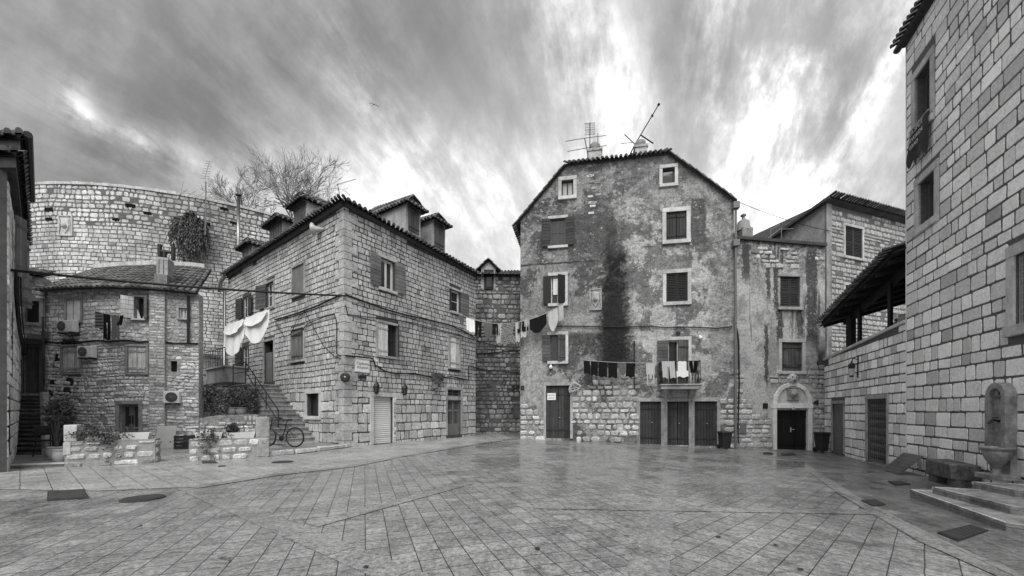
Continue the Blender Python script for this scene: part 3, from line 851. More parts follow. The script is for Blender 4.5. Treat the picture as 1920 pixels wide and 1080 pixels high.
# chimneys on the roof edge
for (x0, x1, yb, yt, yp) in ((1103, 1128, 298, 283, 267), (1191, 1214, 290, 276, 262)):
    u0, zb_, u1, zt_ = r3(x0, yt, x1, yb); up = (u0 + u1) / 2
    mb = MB(); mb.wbox(W3, u0, zb_ - .6, u1, zt_ + .12, -.6, .0); mb.wbox(W3, u0 - .04, zt_ + .02, u1 + .04, zt_ + .12, -.64, .04, .8)
    ch = mb.build('chimney', M['stone_rubble'], H3)
    hp = W3.uv((x0 + x1) / 2, yp)[1] - zt_
    mb = MB(); mb.lathe(W3.at(up, zt_ + .12, -.3), [(.20, 0), (.24, hp * .35), (.25, hp * .8), (.19, hp), (.12, hp + .01)], 12, mod=lambda t, z: 1 + .05 * math.sin(6 * t))
    mb.build('chimney_pot', M['pot'], ch, True)
# windows
def win3(k, **kw): return casement(W3, H3, wins[k], **kw)
o = win3('a', mt='wood_dark', bars=0, pane='light_cloth', d=-.1); surround(W3, o, wins['a'], .16)
o = win3('b', mt='wood_mid', mull=0, bars=0, d=-.12); surround(W3, o, wins['b'], .14)
def open_win(W, house, r, styleL, styleR, mtl, angL=6, angR=6, wfac=.5, **kw):
    o = casement(W, house, r, **kw); w_ = (r[2] - r[0]) * wfac
    if styleL: shutter(W, o, r[0] - .02, r[1] - .02, r[3] + .02, w_, styleL, mtl, -1, angL)
    if styleR: shutter(W, o, r[2] + .02, r[1] - .02, r[3] + .02, w_, styleR, mtl, 1, angR)
    return o
o = open_win(W3, H3, wins['c'], 'h', 'h', 'wood_dark', 7, 8, .56, mt='wood_mid', bars=1, d=-.08)
surround(W3, o, wins['c'], .12, left=False, right=False)
o = casement(W3, H3, wins['d'], mt='wood_black', pane=None); surround(W3, o, wins['d'], .17)
um = (wins['d'][0] + wins['d'][2]) / 2
leaf_in(W3, o, wins['d'][0] + .01, wins['d'][1] + .01, um - .01, wins['d'][3] - .01, 'v', 'wood_dark', -.06, rng=R3); leaf_in(W3, o, um + .01, wins['d'][1] + .01, wins['d'][2] - .01, wins['d'][3] - .01, 'v', 'wood_dark', -.06, rng=R3)
r = wins['e']; o = casement(W3, H3, r, mt='wood_white', d=-.14)
shutter(W3, o, r[0] - .01, r[1] - .03, r[3] - .02, .36, 'flat', 'wood_black', -1, 8); shutter(W3, o, r[2], r[1] - .02, r[3], .36, 'flat', 'wood_black', -1, 28)
surround(W3, o, r, .14, left=False)
pane_box(W3, r[0] + .1, r[1] + .45, r[0] + .33, r[3] - .1, -.09, o, 'white_cloth', 'curtain')
r = wins['f']; o = casement(W3, H3, r, mt='wood_black', pane=None); surround(W3, o, r, .15)
um = (r[0] + r[2]) / 2
leaf_in(W3, o, r[0] + .01, r[1] + .01, um - .005, r[3] - .01, 'l', 'wood_black', -.04, rng=R3); leaf_in(W3, o, um + .005, r[1] + .01, r[2] - .01, r[3] - .01, 'l', 'wood_black', -.04, rng=R3)
r = wins['g']; o = casement(W3, H3, r, mt='wood_mid', d=-.12); surround(W3, o, r, .14, left=False)
shutter(W3, o, r[0] - .01, r[1] + .0, r[3], .37, 'h', 'wood_mid', -1, 6, rng=R3); shutter(W3, o, r[2], r[1], r[3], .38, 'v', 'wood_mid', -1, 22, rng=R3)
r = wins['h']; o = casement(W3, H3, r, mt='wood_white', d=-.14, bars=0); surround(W3, o, r, .14, left=False, bottom=False)
shutter(W3, o, r[0] - .01, r[1] + .02, r[3], .48, 'h', 'wood_mid', -1, 6, rng=R3); shutter(W3, o, r[2], r[1] + .02, r[3], .50, 'v', 'wood_mid', -1, 20, rng=R3)
# ground-floor doors
def plank_door(W, house, r, mt='wood_dark', n=2, d=-.12, handle=True, rng=R3):
    mb = MB(); u0, z0, u1, z1 = r
    for k in range(n):
        a, b = u0 + (u1 - u0) * k / n, u0 + (u1 - u0) * (k + 1) / n
        leaf_mesh(mb, lambda x, z, dd: W.at(a + .006 + x, z0 + z, d + dd), b - a - .012, z1 - z0 - .01, 'v', .05, rng)
    o = mb.build('door', M[mt], house)
    if handle:
        mb = MB(); p = W.at((u0 + u1) / 2 + .07, z0 + 1.0, d + .06); q_ = W.at((u0 + u1) / 2 + .07, z0 + 1.0, d + .12)
        mb.tube([p, q_], .022, 8); mb.build('handle', M['metal_light'], o)
    return o
dA = plank_door(W3, H3, doors3['A'])
surround(W3, H3, doors3['A'], .13, 'trim_grey', bottom=False, name='door_surround')
for k in 'BCD': plank_door(W3, H3, doors3[k], n=1 if k != 'C' else 2)
mb = MB(); u0 = doors3['B'][0] - .16; u1 = doors3['D'][2] + .14; zt_ = doors3['B'][3]
for a, b, t in ((u0, (doors3['B'][2] + doors3['C'][0]) / 2, 1.05), ((doors3['B'][2] + doors3['C'][0]) / 2, (doors3['C'][2] + doors3['D'][0]) / 2, .85), ((doors3['C'][2] + doors3['D'][0]) / 2, u1, 1.1)):
    mb.wbox(W3, a + .004, zt_, b - .004, zt_ + .17, -.1, .06, t)
for a, b in ((u0, doors3['B'][0]), (doors3['B'][2], doors3['C'][0]), (doors3['C'][2], doors3['D'][0]), (doors3['D'][2], u1)):
    mb.wbox(W3, a, W3.base(a) - .05, b, zt_ - .003, -.1, .05, R3.uniform(.7, .95))
mb.build('door_surround', M['trim_grey'], H3, bevel=.01)
# balcony
u0, z0, u1, z1 = r3(1234, 722, 1306, 731); BAL = (u0, z0, u1, z1)
mb = MB(); mb.wbox(W3, u0, z0, u1, z1 - .05, -.05, .72); mb.wbox(W3, u0 - .04, z1 - .05, u1 + .04, z1, -.05, .78, 1.1)
bal = mb.build('balcony', M['trim_grey'], H3, bevel=.012)
for ua in (u0 + .16, u1 - .36):
    mb = MB()
    mb.box8([W3.at(ua, z0 - .42, .0), W3.at(ua + .2, z0 - .42, .0), W3.at(ua + .2, z0, .0), W3.at(ua, z0, .0), W3.at(ua, z0 - .25, .12), W3.at(ua + .2, z0 - .25, .12), W3.at(ua + .2, z0, .5), W3.at(ua, z0, .5)])
    mb.build('bracket', M['trim_grey'], bal)
mb = MB(); zr0, zr1 = z1 + .04, W3.uv(1270, 681)[1]
def rail_run(pts):
    for a, b in zip(pts, pts[1:]):
        mb.tube([W3.at(*a[:1], zr1, a[1]), W3.at(*b[:1], zr1, b[1])], .022, 6); mb.tube([W3.at(*a[:1], zr0, a[1]), W3.at(*b[:1], zr0, b[1])], .016, 6)
        n = max(2, int((Vector(a) - Vector(b)).length / .11))
        for i in range(n + 1):
            t = i / n; u, d = a[0] + (b[0] - a[0]) * t, a[1] + (b[1] - a[1]) * t
            if i % 2: mb.tube([W3.at(u, zr0, d), W3.at(u + .03, (zr0 * 2 + zr1) / 3, d), W3.at(u - .03, (zr0 + zr1 * 2) / 3, d), W3.at(u, zr1, d)], .011, 5)
            else: mb.tube([W3.at(u, zr0, d), W3.at(u, zr1, d)], .012, 5)
rail_run([(u0 + .04, .03), (u0 + .04, .70), (u1 - .04, .70), (u1 - .04, .03)])
mb.build('railing', M['metal'], bal)
# carved arms between the windows
def shield(W, house, r, name='carved_arms', mt='trim'):
    u0, z0, u1, z1 = r; w_, h_ = u1 - u0, z1 - z0; mb = MB()
    mb.wbox(W, u0, z0, u1, z1, -.03, .045)
    for a in ((u0, z0, u1, z0 + .05), (u0, z1 - .05, u1, z1), (u0, z0 + .05, u0 + .05, z1 - .05), (u1 - .05, z0 + .05, u1, z1 - .05)): mb.wbox(W, *a, .045, .085)
    out = [(-.30, .34), (.30, .34), (.33, .02), (.22, -.22), (0, -.40), (-.22, -.22), (-.33, .02)]
    cu, cz = (u0 + u1) / 2, (z0 + z1) / 2
    a = [W.at(cu + x * w_, cz + z * h_, .045) for x, z in out]; b = [W.at(cu + x * w_ * .86, cz + z * h_ * .86, .10) for x, z in out]; n = len(out)
    mb.poly(a + b, [tuple(range(n, 2 * n))] + [(i, (i + 1) % n, n + (i + 1) % n, n + i) for i in range(n)], 1.1)
    mb.lathe(W.at(cu, cz + .02 * h_, .10), [(.18 * w_, -.18 * w_), (.20 * w_, -.05 * w_), (.12 * w_, .12 * w_), (0.001, .2 * w_)], 10, tone=.8)
    for s_ in (-1, 1):
        mb.tube([W.at(cu + s_ * w_ * .40, cz + h_ * .3, .07), W.at(cu + s_ * w_ * .37, cz, .09), W.at(cu + s_ * w_ * .42, cz - h_ * .25, .07)], .03, 6, .9)
    return mb.build(name, M[mt], house, bevel=.006)
shield(W3, H3, r3(1105, 542, 1128, 582), mt='trim_grey')
mb = MB(); mb.wbox(W3, *r3(1157, 795, 1168, 811), -.02, .05); mb.build('meter_cover', M['trim'], H3)
for x, y in ((1033, 688), (1312, 633)):
    u, z = W3.uv(x, y); mb = MB(); mb.wbox(W3, u - .04, z + .02, u + .04, z + .1, 0, .08); nr = W3.nor(u)
    mb.lathe(W3.at(u, z - .05, .12), [(.02, -.06), (.08, -.03), (.095, .03), (.06, .09), (.02, .1)], 10); tag(mb.build('wall_lamp', M['plastic_white'], None, True), 'small round white lamp on the plastered wall, ' + ('above the tall double door' if x < 1100 else 'right of the balcony window'), 'wall lamp', 'round lamps on the plastered house')
mb = MB(); mb.wbox(W3, *r3(1267, 622, 1275, 628), -.01, .04); mb.build('vent', M['metal'], H3)

# ------------------------------------------------------------------ the narrow stained house with the arched door
R4 = random.Random(4)
W4 = Wall.px((1378, 17.0), (1547, 17.35))
r4 = W4.rect
H4 = thing('stained_house', 'narrow streaked plaster house with an arched stone doorway, right of the tall house', 'house', tuple(W4.at(W4.L / 2, W4.base(W4.L / 2))))
p4 = W4.poly([(1378, 449), (1547, 463)]) + [(W4.L, W4.base(W4.L) - .3), (0, W4.base(0) - .3)]
w4 = {'a': r4(1463, 519, 1499, 576), 'b': r4(1465, 642, 1504, 696)}
dr4 = r4(1455, 769, 1514, 845)
def plaster_stained():
    m, gg, b = new_mat('streaked_house_plaster')
    uv = gg.n('ShaderNodeUVMap').outputs[0]; U, V, _ = gg.sep(uv)
    nb = gg.noise(uv, .8, 7, .62, .5); nl = gg.noise(uv, 6, 6, .7, .5); nf = gg.noise(uv, 28, 4, .7); nm = gg.noise(uv, 2.2, 7, .66)
    sv_ = gg.noise(gg.mapping(uv, scale=(3.2, .28, 1)), 1.0, 6, .62, .3)
    v = gg.mix(gg.ramp(gg.m('ADD', nb, gg.m('MULTIPLY', gg.m('SUBTRACT', nm, .5), .5)), .42, .58), .46, .28)
    ztop = W4.uv(1460, 456)[1]
    hi = gg.ramp(gg.m('ADD', V, gg.m('MULTIPLY', gg.m('SUBTRACT', nm, .5), 2.4)), ztop - 1.9, ztop - .5)
    v = gg.mix(gg.m('MULTIPLY', hi, .85), v, gg.mix(gg.ramp(nl, .42, .58), .06, .30))
    run = gg.m('MULTIPLY', gg.ramp(sv_, .56, .66), gg.ramp(V, 2.0, ztop - 2.5))
    right = gg.ramp(gg.m('ADD', U, gg.m('MULTIPLY', gg.m('SUBTRACT', nm, .5), .6)), W4.uv(1510, 560)[0] - .15, W4.uv(1510, 560)[0] + .1)
    v = gg.mix(gg.m('MULTIPLY', run, .85), v, .045)
    for (x, y0, y1, wd) in ((1462, 572, 640, .17), (1500, 572, 630, .17), (1455, 500, 580, .13), (1522, 470, 640, .30), (1398, 455, 520, .2), (1437, 610, 720, .1), (1540, 660, 720, .22), (1440, 470, 560, .12)):
        c, t = W4.uv(x, y0); e = W4.uv(x, y1)[1]
        f = gg.m('SUBTRACT', 1.0, gg.m('DIVIDE', gg.m('ABSOLUTE', gg.m('SUBTRACT', gg.m('ADD', U, gg.m('ADD', gg.m('MULTIPLY', gg.m('SUBTRACT', nl, .5), .22), gg.m('MULTIPLY', gg.m('SUBTRACT', nm, .5), .45))), c)), wd))
        f = gg.m('MULTIPLY', gg.ramp(f, 0, .3), gg.m('MULTIPLY', gg.ramp(V, e - .5, e + .3), gg.ramp(gg.m('ADD', V, gg.m('MULTIPLY', nl, .5)), t + .5, t + .1)))
        v = gg.mix(gg.m('MULTIPLY', gg.m('MULTIPLY', f, gg.ramp(nl, .3, .5, .45, 1.0)), .9), v, .045)
    v = gg.mix(gg.m('MULTIPLY', gg.ramp(nl, .57, .63), gg.ramp(nm, .5, .58)), v, .5)
    v = gg.mix(gg.m('MULTIPLY', gg.ramp(nl, .38, .32), .8), v, .07)
    v = gg.m('MULTIPLY', v, gg.ramp(nf, .3, .7, .74, 1.26, False))
    v = gg.m('MULTIPLY', v, gg.ramp(gg.noise(uv, 11, 5, .78, .3), .33, .67, .62, 1.34, False))
    grey(gg, b.inputs['Base Color'], v); b.inputs['Roughness'].default_value = .92; b.inputs['Specular IOR Level'].default_value = .2
    bumpn(gg, b, gg.m('ADD', gg.m('MULTIPLY', nf, .35), gg.m('ADD', nl, gg.m('MULTIPLY', nm, .5))), .8, .03)
    return m
M['plaster_stained'] = plaster_stained()
# arched doorway geometry
ua, ub = W4.uv(1449, 760)[0], W4.uv(1521, 760)[0]; uc = (ua + ub) / 2
zs = W4.uv(1485, 755)[1]; ztp = W4.uv(1485, 717)[1]
mb = MB(); wall_face(mb, W4, p4, list(w4.values()) + [dr4], back=6.0); mb.build('wall', M['plaster_stained'], H4)
def keep4(u, z):
    nz = mnoise.noise((u * 1.3, z * 1.3, 8.1)) * .5
    if ua - .05 < u < ub + .05 and z < ztp: return False
    if z > p4[0][1] - 1.3 + nz * .5: return u > .9 and nz > .02
    if u < ua: return z < 1.0 + nz + max(0, .9 - u) * 2.6
    return z < 3.4 + nz * 1.6
mb = MB(); stones(mb, W4, p4, list(w4.values()) + [dr4], (.15, .27), (.2, .5), .04, .03, .014, .2, R4, rough=True, keep=keep4, d=.01)
mb.build('exposed_stonework', M['stone_rubble'], H4)
mb = MB()                                      # coping
zc = p4[0][1], p4[1][1]
mb.box8([W4.at(0, zc[0], .12), W4.at(W4.L, zc[1], .12), W4.at(W4.L, zc[1] + .13, .12), W4.at(0, zc[0] + .13, .12), W4.at(0, zc[0], -5), W4.at(W4.L, zc[1], -5), W4.at(W4.L, zc[1] + .13, -5), W4.at(0, zc[0] + .13, -5)])
mb.build('roof', M['tile_under'], H4)
for k, st, mt in (('a', 'l', 'wood_dark'), ('b', 'v', 'wood_mid')):
    r = w4[k]; o = casement(W4, H4, r, mt='wood_black', pane=None); surround(W4, o, r, .13, 'trim_grey' if k == 'a' else 'trim', left=k == 'b')
    um = (r[0] + r[2]) / 2
    leaf_in(W4, o, r[0] + .01, r[1] + .01, um - .006, r[3] - .01, st, mt, -.07, rng=R4); leaf_in(W4, o, um + .006, r[1] + .01, r[2] - .01, r[3] - .01, st, mt, -.07, rng=R4)
    if k == 'b':
        for s_ in (r[0] + .02, um + .25):
            mb = MB()
            for zz in (.22, .78): mb.wbox(W4, s_, r[1] + (r[3] - r[1]) * zz - .02, s_ + .22, r[1] + (r[3] - r[1]) * zz + .02, 0.0, .012)
            mb.build('strap_hinge', M['metal'], o)
o = plank_door(W4, H4, dr4, 'wood_black', handle=False, rng=R4)
mb = MB(); u, z = (dr4[0] + dr4[2]) / 2, dr4[1] + .95; mb.wbox(W4, u - .02, z - .12, u + .02, z + .1, -.07, -.05); mb.tube([W4.at(u, z, -.05), W4.at(u, z, .0), W4.at(u + .12, z, .0)], .014, 6); mb.build('handle', M['metal_light'], o)
mb = MB(); ri, ro = (dr4[2] - dr4[0]) / 2, (ub - ua) / 2
zb_ = W4.base(uc); zi = W4.uv(1485, 757)[1]; hA = ztp - zi
mb.wbox(W4, ua, zb_ - .1, dr4[0], zi - .2, -.1, .07); mb.wbox(W4, dr4[2], zb_ - .1, ub, zi - .2, -.1, .07)
mb.wbox(W4, ua - .03, zi - .2, ub + .03, zi, -.1, .085, 1.05)
n = 18
for i in range(n):
    t0, t1 = math.pi * i / n + .004, math.pi * (i + 1) / n - .004
    q0 = [(uc - math.cos(t) * r_, zi + math.sin(t) * r_ * hA / ro) for t, r_ in ((t0, ro), (t1, ro), (t1, ri), (t0, ri))]
    mb.box8([W4.at(*p, -.05) for p in q0] + [W4.at(*p, .075) for p in q0], R4.uniform(.88, 1.1))
mb.build('arch', M['trim_bright'], H4, bevel=.008)
mb = MB(); mb.face([W4.at(uc - math.cos(math.pi * i / 20) * ri, zi + math.sin(math.pi * i / 20) * ri * hA / ro, .012) for i in range(21)])
ty = mb.build('tympanum', M['trim'], H4)
shield(W4, ty, (uc - .27, zi + .17, uc + .27, zi + hA * .78), 'carved_arms', 'trim_grey')
# carved mask above the arch
mb = MB(); u, z = W4.uv(1484, 710); nr = W4.nor(u)
fr_ = Matrix((W4.dirn(u).to_3d(), -nr, Vector((0, 0, 1)))).transposed()
mb.lathe(W4.at(u, z, .0), [(.23, 0), (.235, .05), (.19, .13), (.10, .18), (.001, .2)], 16, Matrix((W4.dirn(u).to_3d(), Vector((0, 0, 1)), nr)).transposed(), mod=lambda t, zz: 1 + .06 * math.cos(8 * t))
for dx_, dz_, rr in ((-.075, .05, .045), (.075, .05, .045), (0, -.09, .05)): mb.lathe(W4.at(u + dx_, z + dz_, .15), [(rr, -.03), (rr * 1.1, .02), (rr * .5, .035)], 8, Matrix((W4.dirn(u).to_3d(), Vector((0, 0, 1)), nr)).transposed(), .12)
mb.wbox(W4, u - .025, z - .05, u + .025, z + .06, .15, .23)
mb.build('carved_mask', M['trim'], H4)
def text_obj(s_, p, right, up, size, mt, parent=None, name='lettering', depth=.004, align='CENTER'):
    cu = bpy.data.curves.new(name, 'FONT'); cu.body = s_; cu.size = size; cu.extrude = depth; cu.align_x = align; cu.align_y = 'CENTER'
    t = bpy.data.objects.new('tmp', cu); COL.objects.link(t)
    bpy.context.view_layer.update()
    me = bpy.data.meshes.new_from_object(t.evaluated_get(bpy.context.evaluated_depsgraph_get()))
    bpy.data.objects.remove(t)
    right = Vector(right).normalized(); up = Vector(up).normalized(); out = right.cross(up)
    mb = MB(); mb.poly([Vector(p) + right * v.co.x + up * v.co.y + out * v.co.z for v in me.vertices], [tuple(f.vertices) for f in me.polygons])
    bpy.data.meshes.remove(me)
    return mb.build(name, M[mt], parent)
u, z = W4.uv(1485, 765); mb = MB(); mb.lathe(W4.at(u, z, .085), [(.075, 0), (.075, .012), (.06, .016)], 4 * 4, Matrix((W4.dirn(u).to_3d(), Vector((0, 0, 1)), nr)).transposed())
pl = mb.build('house_number', M['plastic_white'], H4)
text_obj('6', W4.at(u, z, .105), W4.dirn(u).to_3d(), (0, 0, 1), .13, 'ink', pl)
for x0, y0, x1, y1, lb in ((1430, 756, 1439, 766, 'small dark square plaque left of the arched doorway'), (1525, 750, 1534, 760, 'small dark square plaque right of the arched doorway')):
    mb = MB(); mb.wbox(W4, *r4(x0, y0, x1, y1), 0, .03); tag(mb.build('wall_plaque', M['metal'], bevel=.004), lb, 'plaque')
mb = MB(); mb.wbox(W4, *r4(1386, 793, 1397, 812), 0, .09); tag(mb.build('meter_box', M['metal_mid'], bevel=.01), 'grey meter box on the wall just right of the drainpipe', 'meter box')
# chimney of the stained house
u0, z0, u1, z1 = r4(1401, 420, 1421, 446)
mb = MB(); mb.wbox(W4, u0, z0 - .3, u1, z1, -.9, -.3)
ch = mb.build('chimney', M['plaster'], H4)
mb = MB(); mb.lathe(W4.at((u0 + u1) / 2, z1, -.6), [(.32, -.05), (.33, .05), (.27, .12), (.24, .38), (.14, .46), (.07, .48), (.06, .62), (.12, .66), (.11, .72), (.04, .76)], 12); mb.build('chimney_cap', M['pot'], ch, True)
# drainpipe between the two houses
u, zt_ = W3.uv(1380, 384); mb = MB(); zb_ = W3.base(W3.L); X = W3.L - .02
mb.tube([W3.at(X, zt_, .14), W3.at(X, zb_ + .05, .14)], .05, 10)
for zz in (zt_ - 1.5, 5.2, 3.0, 1.2): mb.lathe(W3.at(X, zz, .14), [(.05, -.03), (.065, -.02), (.065, .03), (.05, .04)], 10)
dp = thing('drainpipe', 'dark drainpipe with square hopper heads between the tall and the narrow house', 'drainpipe', tuple(W3.at(X, zb_, .14)))
mb.build('pipe', M['metal_mid'], dp)
for yy in (388, 458):
    mb = MB(); zz = W3.uv(1378, yy)[1]; mb.wbox(W3, X - .13, zz - .16, X + .13, zz + .12, .03, .27); mb.build('hopper', M['metal_mid'], dp, bevel=.01)

# ------------------------------------------------------------------ the back house above the terrace
R5 = random.Random(5)
W5 = Wall.px((1549, 19.0), (1712, 21.3))
r5 = W5.rect
H5 = thing('back_stone_house', 'stone house with one louvred window and tiled eave, rising behind the narrow streaked house', 'house', tuple(W5.at(W5.L / 2, 0)))
p5 = W5.poly([(1549, 377), (1712, 420)]) + [(W5.L, 0), (0, 0)]
w5 = {'a': r5(1584, 427, 1616, 483), 'b': r5(1584, 536, 1604, 560)}
mb = MB(); wall_face(mb, W5, p5, list(w5.values()), back=5.5); mb.build('wall', M['joint_back'], H5)
mb = MB(); stones(mb, W5, [(.35, p5[0][1] - .15), (W5.L, p5[1][1] - .1), (W5.L, 3.2), (.35, 3.2)], [(h[0] - .1, h[1] - .1, h[2] + .1, h[3] + .1) for h in w5.values()], (.16, .30), (.2, .48), .035, .03, .014, .12, R5, rough=True)
mb.build('stonework', M['stone_back'], H5)
mb = MB(); mb.wbox(W5, -.02, 3.0, .36, p5[0][1], -.05, .04); mb.build('corner_plaster', M['plaster'], H5)
# left gable face, in plaster: it slopes away behind
W5g = Wall([tuple(W5.at(0, 0, -4.2)[:2]), tuple(W5.at(0, 0)[:2])])
za = p5[0][1]; zb5 = za - 1.15
mb = MB()
mb.box8([W5g.at(0, 5.5, .02), W5g.at(W5g.L, 5.5, .02), W5g.at(W5g.L, za, .02), W5g.at(0, zb5, .02), W5g.at(0, 5.5, -.2), W5g.at(W5g.L, 5.5, -.2), W5g.at(W5g.L, za, -.2), W5g.at(0, zb5, -.2)])
mb.build('side_wall', M['plaster'], H5)
mb = MB(); tiles(mb, W5.at(-.25, za + .06, .28), W5.at(W5.L + .1, p5[1][1] + .06, .28), W5.at(-.25, zb5 + .06, -4.4), W5.at(W5.L + .1, zb5 - .3, -4.4), pitch=.2, rng=R5)
mb.build('roof', M['tile'], H5)
mb = MB(); mb.box8([W5.at(-.3, za - .08, .30), W5.at(-.16, za - .08, .30), W5.at(-.16, za + .06, .30), W5.at(-.3, za + .06, .30), W5.at(-.3, zb5 - .08, -4.4), W5.at(-.16, zb5 - .08, -4.4), W5.at(-.16, zb5 + .06, -4.4), W5.at(-.3, zb5 + .06, -4.4)])
mb.build('eave_board', M['tile_under'], H5)
for k in 'ab':
    r = w5[k]; o = casement(W5, H5, r, mt='wood_dark', pane=None if k == 'a' else 'glass'); surround(W5, o, r, .12, 'trim')
    if k == 'a':
        um = (r[0] + r[2]) / 2
        leaf_in(W5, o, r[0] + .01, r[1] + .01, um - .005, r[3] - .01, 'l', 'wood_dark', -.05, rng=R5); leaf_in(W5, o, um + .005, r[1] + .01, r[2] - .01, r[3] - .01, 'l', 'wood_dark', -.05, rng=R5)

# ------------------------------------------------------------------ the right-hand building and its terrace wall
RR = random.Random(6)
YR = lambda px: 17.2 * 265.0 / (px - 1280.0)
WR = Wall([((1546 - HX) / F * YR(1546), YR(1546)), ((1920 - HX) / F * YR(1920), YR(1920))])
WR = Wall([tuple(WR.p[0]), tuple(WR.p[0] + (WR.p[1] - WR.p[0]).normalized() * 18.5)])
rr = WR.rect
uT = WR.uv(1700, 640)[0]                       # where the terrace wall ends and the building begins
zT0, zT1 = WR.uv(1552, 674)[1], WR.uv(1698, 606)[1]
zE = WR.uv(1692, 98)[1]
pT = [(0, zT0), (uT, zT1), (uT, -.9), (0, -.9)]
pR = [(uT, zE), (WR.L, zE), (WR.L, -.9), (uT, -.9)]
dT = {'A': rr(1561, 757, 1582, 848), 'B': rr(1627, 748, 1663, 868)}
wR = {'a': rr(1717, 128, 1746, 236), 'b': rr(1723, 332, 1754, 418), 'c': rr(1905, 472, 1938, 606)}
TW = thing('terrace_wall', 'pale ashlar terrace wall with two doors, sloping up towards the building on the right', 'wall', tuple(WR.at(uT / 2, WR.base(uT / 2))))
HR = thing('ashlar_building', 'tall white ashlar building with dark joints along the right edge', 'building', tuple(WR.at(uT + 4, WR.base(uT + 4))))
hT = list(dT.values())
mb = MB(); wall_face(mb, WR, pT, hT, back=.6); mb.build('wall', M['joint_right'], TW)
grow = lambda h, a: (h[0] - a, h[1] - a, h[2] + a, h[3] + a)
mb = MB(); stones(mb, WR, pT, [grow(h, .12) for h in hT], (.24, .36), (.24, .55), .032, .010, .009, .13, RR); mb.build('stonework', M['stone_right'], TW)
mb = MB(); wall_face(mb, WR, pR, list(wR.values()), back=7.0); mb.build('wall', M['joint_right'], HR)
pS = [(uT, zE), (min(WR.L, uT + 9.2), zE), (min(WR.L, uT + 9.2), -.9), (uT, -.9)]
mb = MB(); stones(mb, WR, pS, [grow(h, .17) for h in wR.values()], (.25, .37), (.24, .62), .032, .010, .009, .13, RR); mb.build('stonework', M['stone_right'], HR)
mb = MB(); mb.wbox(WR, uT - .03, -.8, uT + .0, zE, -.5, .012); mb.build('quoin', M['stone_right'], HR)
# coping of the terrace wall
mb = MB()
for a, b in ((.0, .10), (.105, .55), (.555, 1.0)):
    ca, cb = uT * a, uT * b; za, zb2 = zT0 + (zT1 - zT0) * a, zT0 + (zT1 - zT0) * b
    mb.box8([WR.at(ca, za, .07), WR.at(cb, zb2, .07), WR.at(cb, zb2 + .09, .07), WR.at(ca, za + .09, .07), WR.at(ca, za, -.5), WR.at(cb, zb2, -.5), WR.at(cb, zb2 + .09, -.5), WR.at(ca, za + .09, -.5)], RR.uniform(.9, 1.1))
mb.build('coping', M['trim'], TW, bevel=.01)
# its doors
r = dT['A']; o = leaf_in(WR, TW, r[0], r[1], r[2], r[3], 'flat', 'metal_mid', -.10, 'door'); mb = MB()
for i in range(9): mb.wbox(WR, r[0] + .05 + i * (r[2] - r[0] - .1) / 9, r[1] + .1, r[0] + .05 + (i + .45) * (r[2] - r[0] - .1) / 9, r[3] - .1, -.062, -.05)
mb.build('panel_rib', M['metal_mid'], o)
surround(WR, TW, r, .11, 'trim_grey', bottom=False, name='door_surround', proud=.03)
r = dT['B']; mb = MB()
n = 9
for i in range(n + 1):
    u = r[0] + .03 + (r[2] - r[0] - .06) * i / n
    mb.tube([WR.at(u, r[1], -.05), WR.at(u, r[3], -.05)], .013, 5)
    if i < n:
        du = (r[2] - r[0] - .06) / n; k = 16
        for j in range(k):
            z0 = r[1] + (r[3] - r[1]) * j / k; z1 = r[1] + (r[3] - r[1]) * (j + 1) / k
            mb.tube([WR.at(u, z0, -.04), WR.at(u + du, z1, -.04)] if j % 2 else [WR.at(u + du, z0, -.04), WR.at(u, z1, -.04)], .007, 4)
gt = mb.build('folding_gate', M['metal_mid'], TW)
mb = MB(); mb.wbox(WR, r[0] - .01, r[1] - .01, r[2] + .01, r[3] + .01, -.3, -.24); mb.build('door', M['wood_black'], TW)
surround(WR, TW, r, .13, 'trim_grey', bottom=False, name='door_surround', proud=.03)
# building windows
for k in 'ab':
    r = wR[k]; o = casement(WR, HR, r, mt='wood_mid', d=-.20, mull=0, bars=0, fr=.09, pane='glass_bright'); surround(WR, o, r, .17, 'trim', proud=.035)
r = wR['c']; o = casement(WR, HR, r, mt='wood_dark', d=-.2, mull=1, bars=0); surround(WR, o, r, .20, 'trim', proud=.035)
mb = MB()
for i in range(8): u = r[0] + (r[2] - r[0]) * (i + .5) / 8; mb.tube([WR.at(u, r[1], -.04), WR.at(u, r[3], -.04)], .009, 5)
for i in range(10): z = r[1] + (r[3] - r[1]) * (i + .5) / 10; mb.tube([WR.at(r[0], z, -.05), WR.at(r[2], z, -.05)], .007, 5)
mb.build('window_grille', M['metal_light'], o)
# eave, gutter, roof
mb = MB(); tiles(mb, WR.at(uT - .08, zE + .16, .13), WR.at(WR.L, zE + .16, .13), WR.at(uT - .08, zE + 1.9, -3.2), WR.at(WR.L, zE + 1.9, -3.2), pitch=.18, rng=RR); mb.build('roof', M['tile'], HR)
mb = MB(); mb.tube([WR.at(uT - .16, zE + .03, .15), WR.at(WR.L, zE + .07, .15)], .085, 12)
for k in range(7): mb.lathe(WR.at(uT + k * 1.1, zE + .03, .15), [(.086, -.012), (.097, -.012), (.097, .012), (.086, .012)], 12, Matrix(((0, 0, WR.dirn(0).x), (1, 0, WR.dirn(0).y), (0, 1, 0))))
mb.build('gutter', M['metal'], HR)
mb = MB(); mb.wbox(WR, uT - .05, zE - .02, WR.L, zE + .08, -.2, .08); mb.build('eave_board', M['tile_under'], HR)
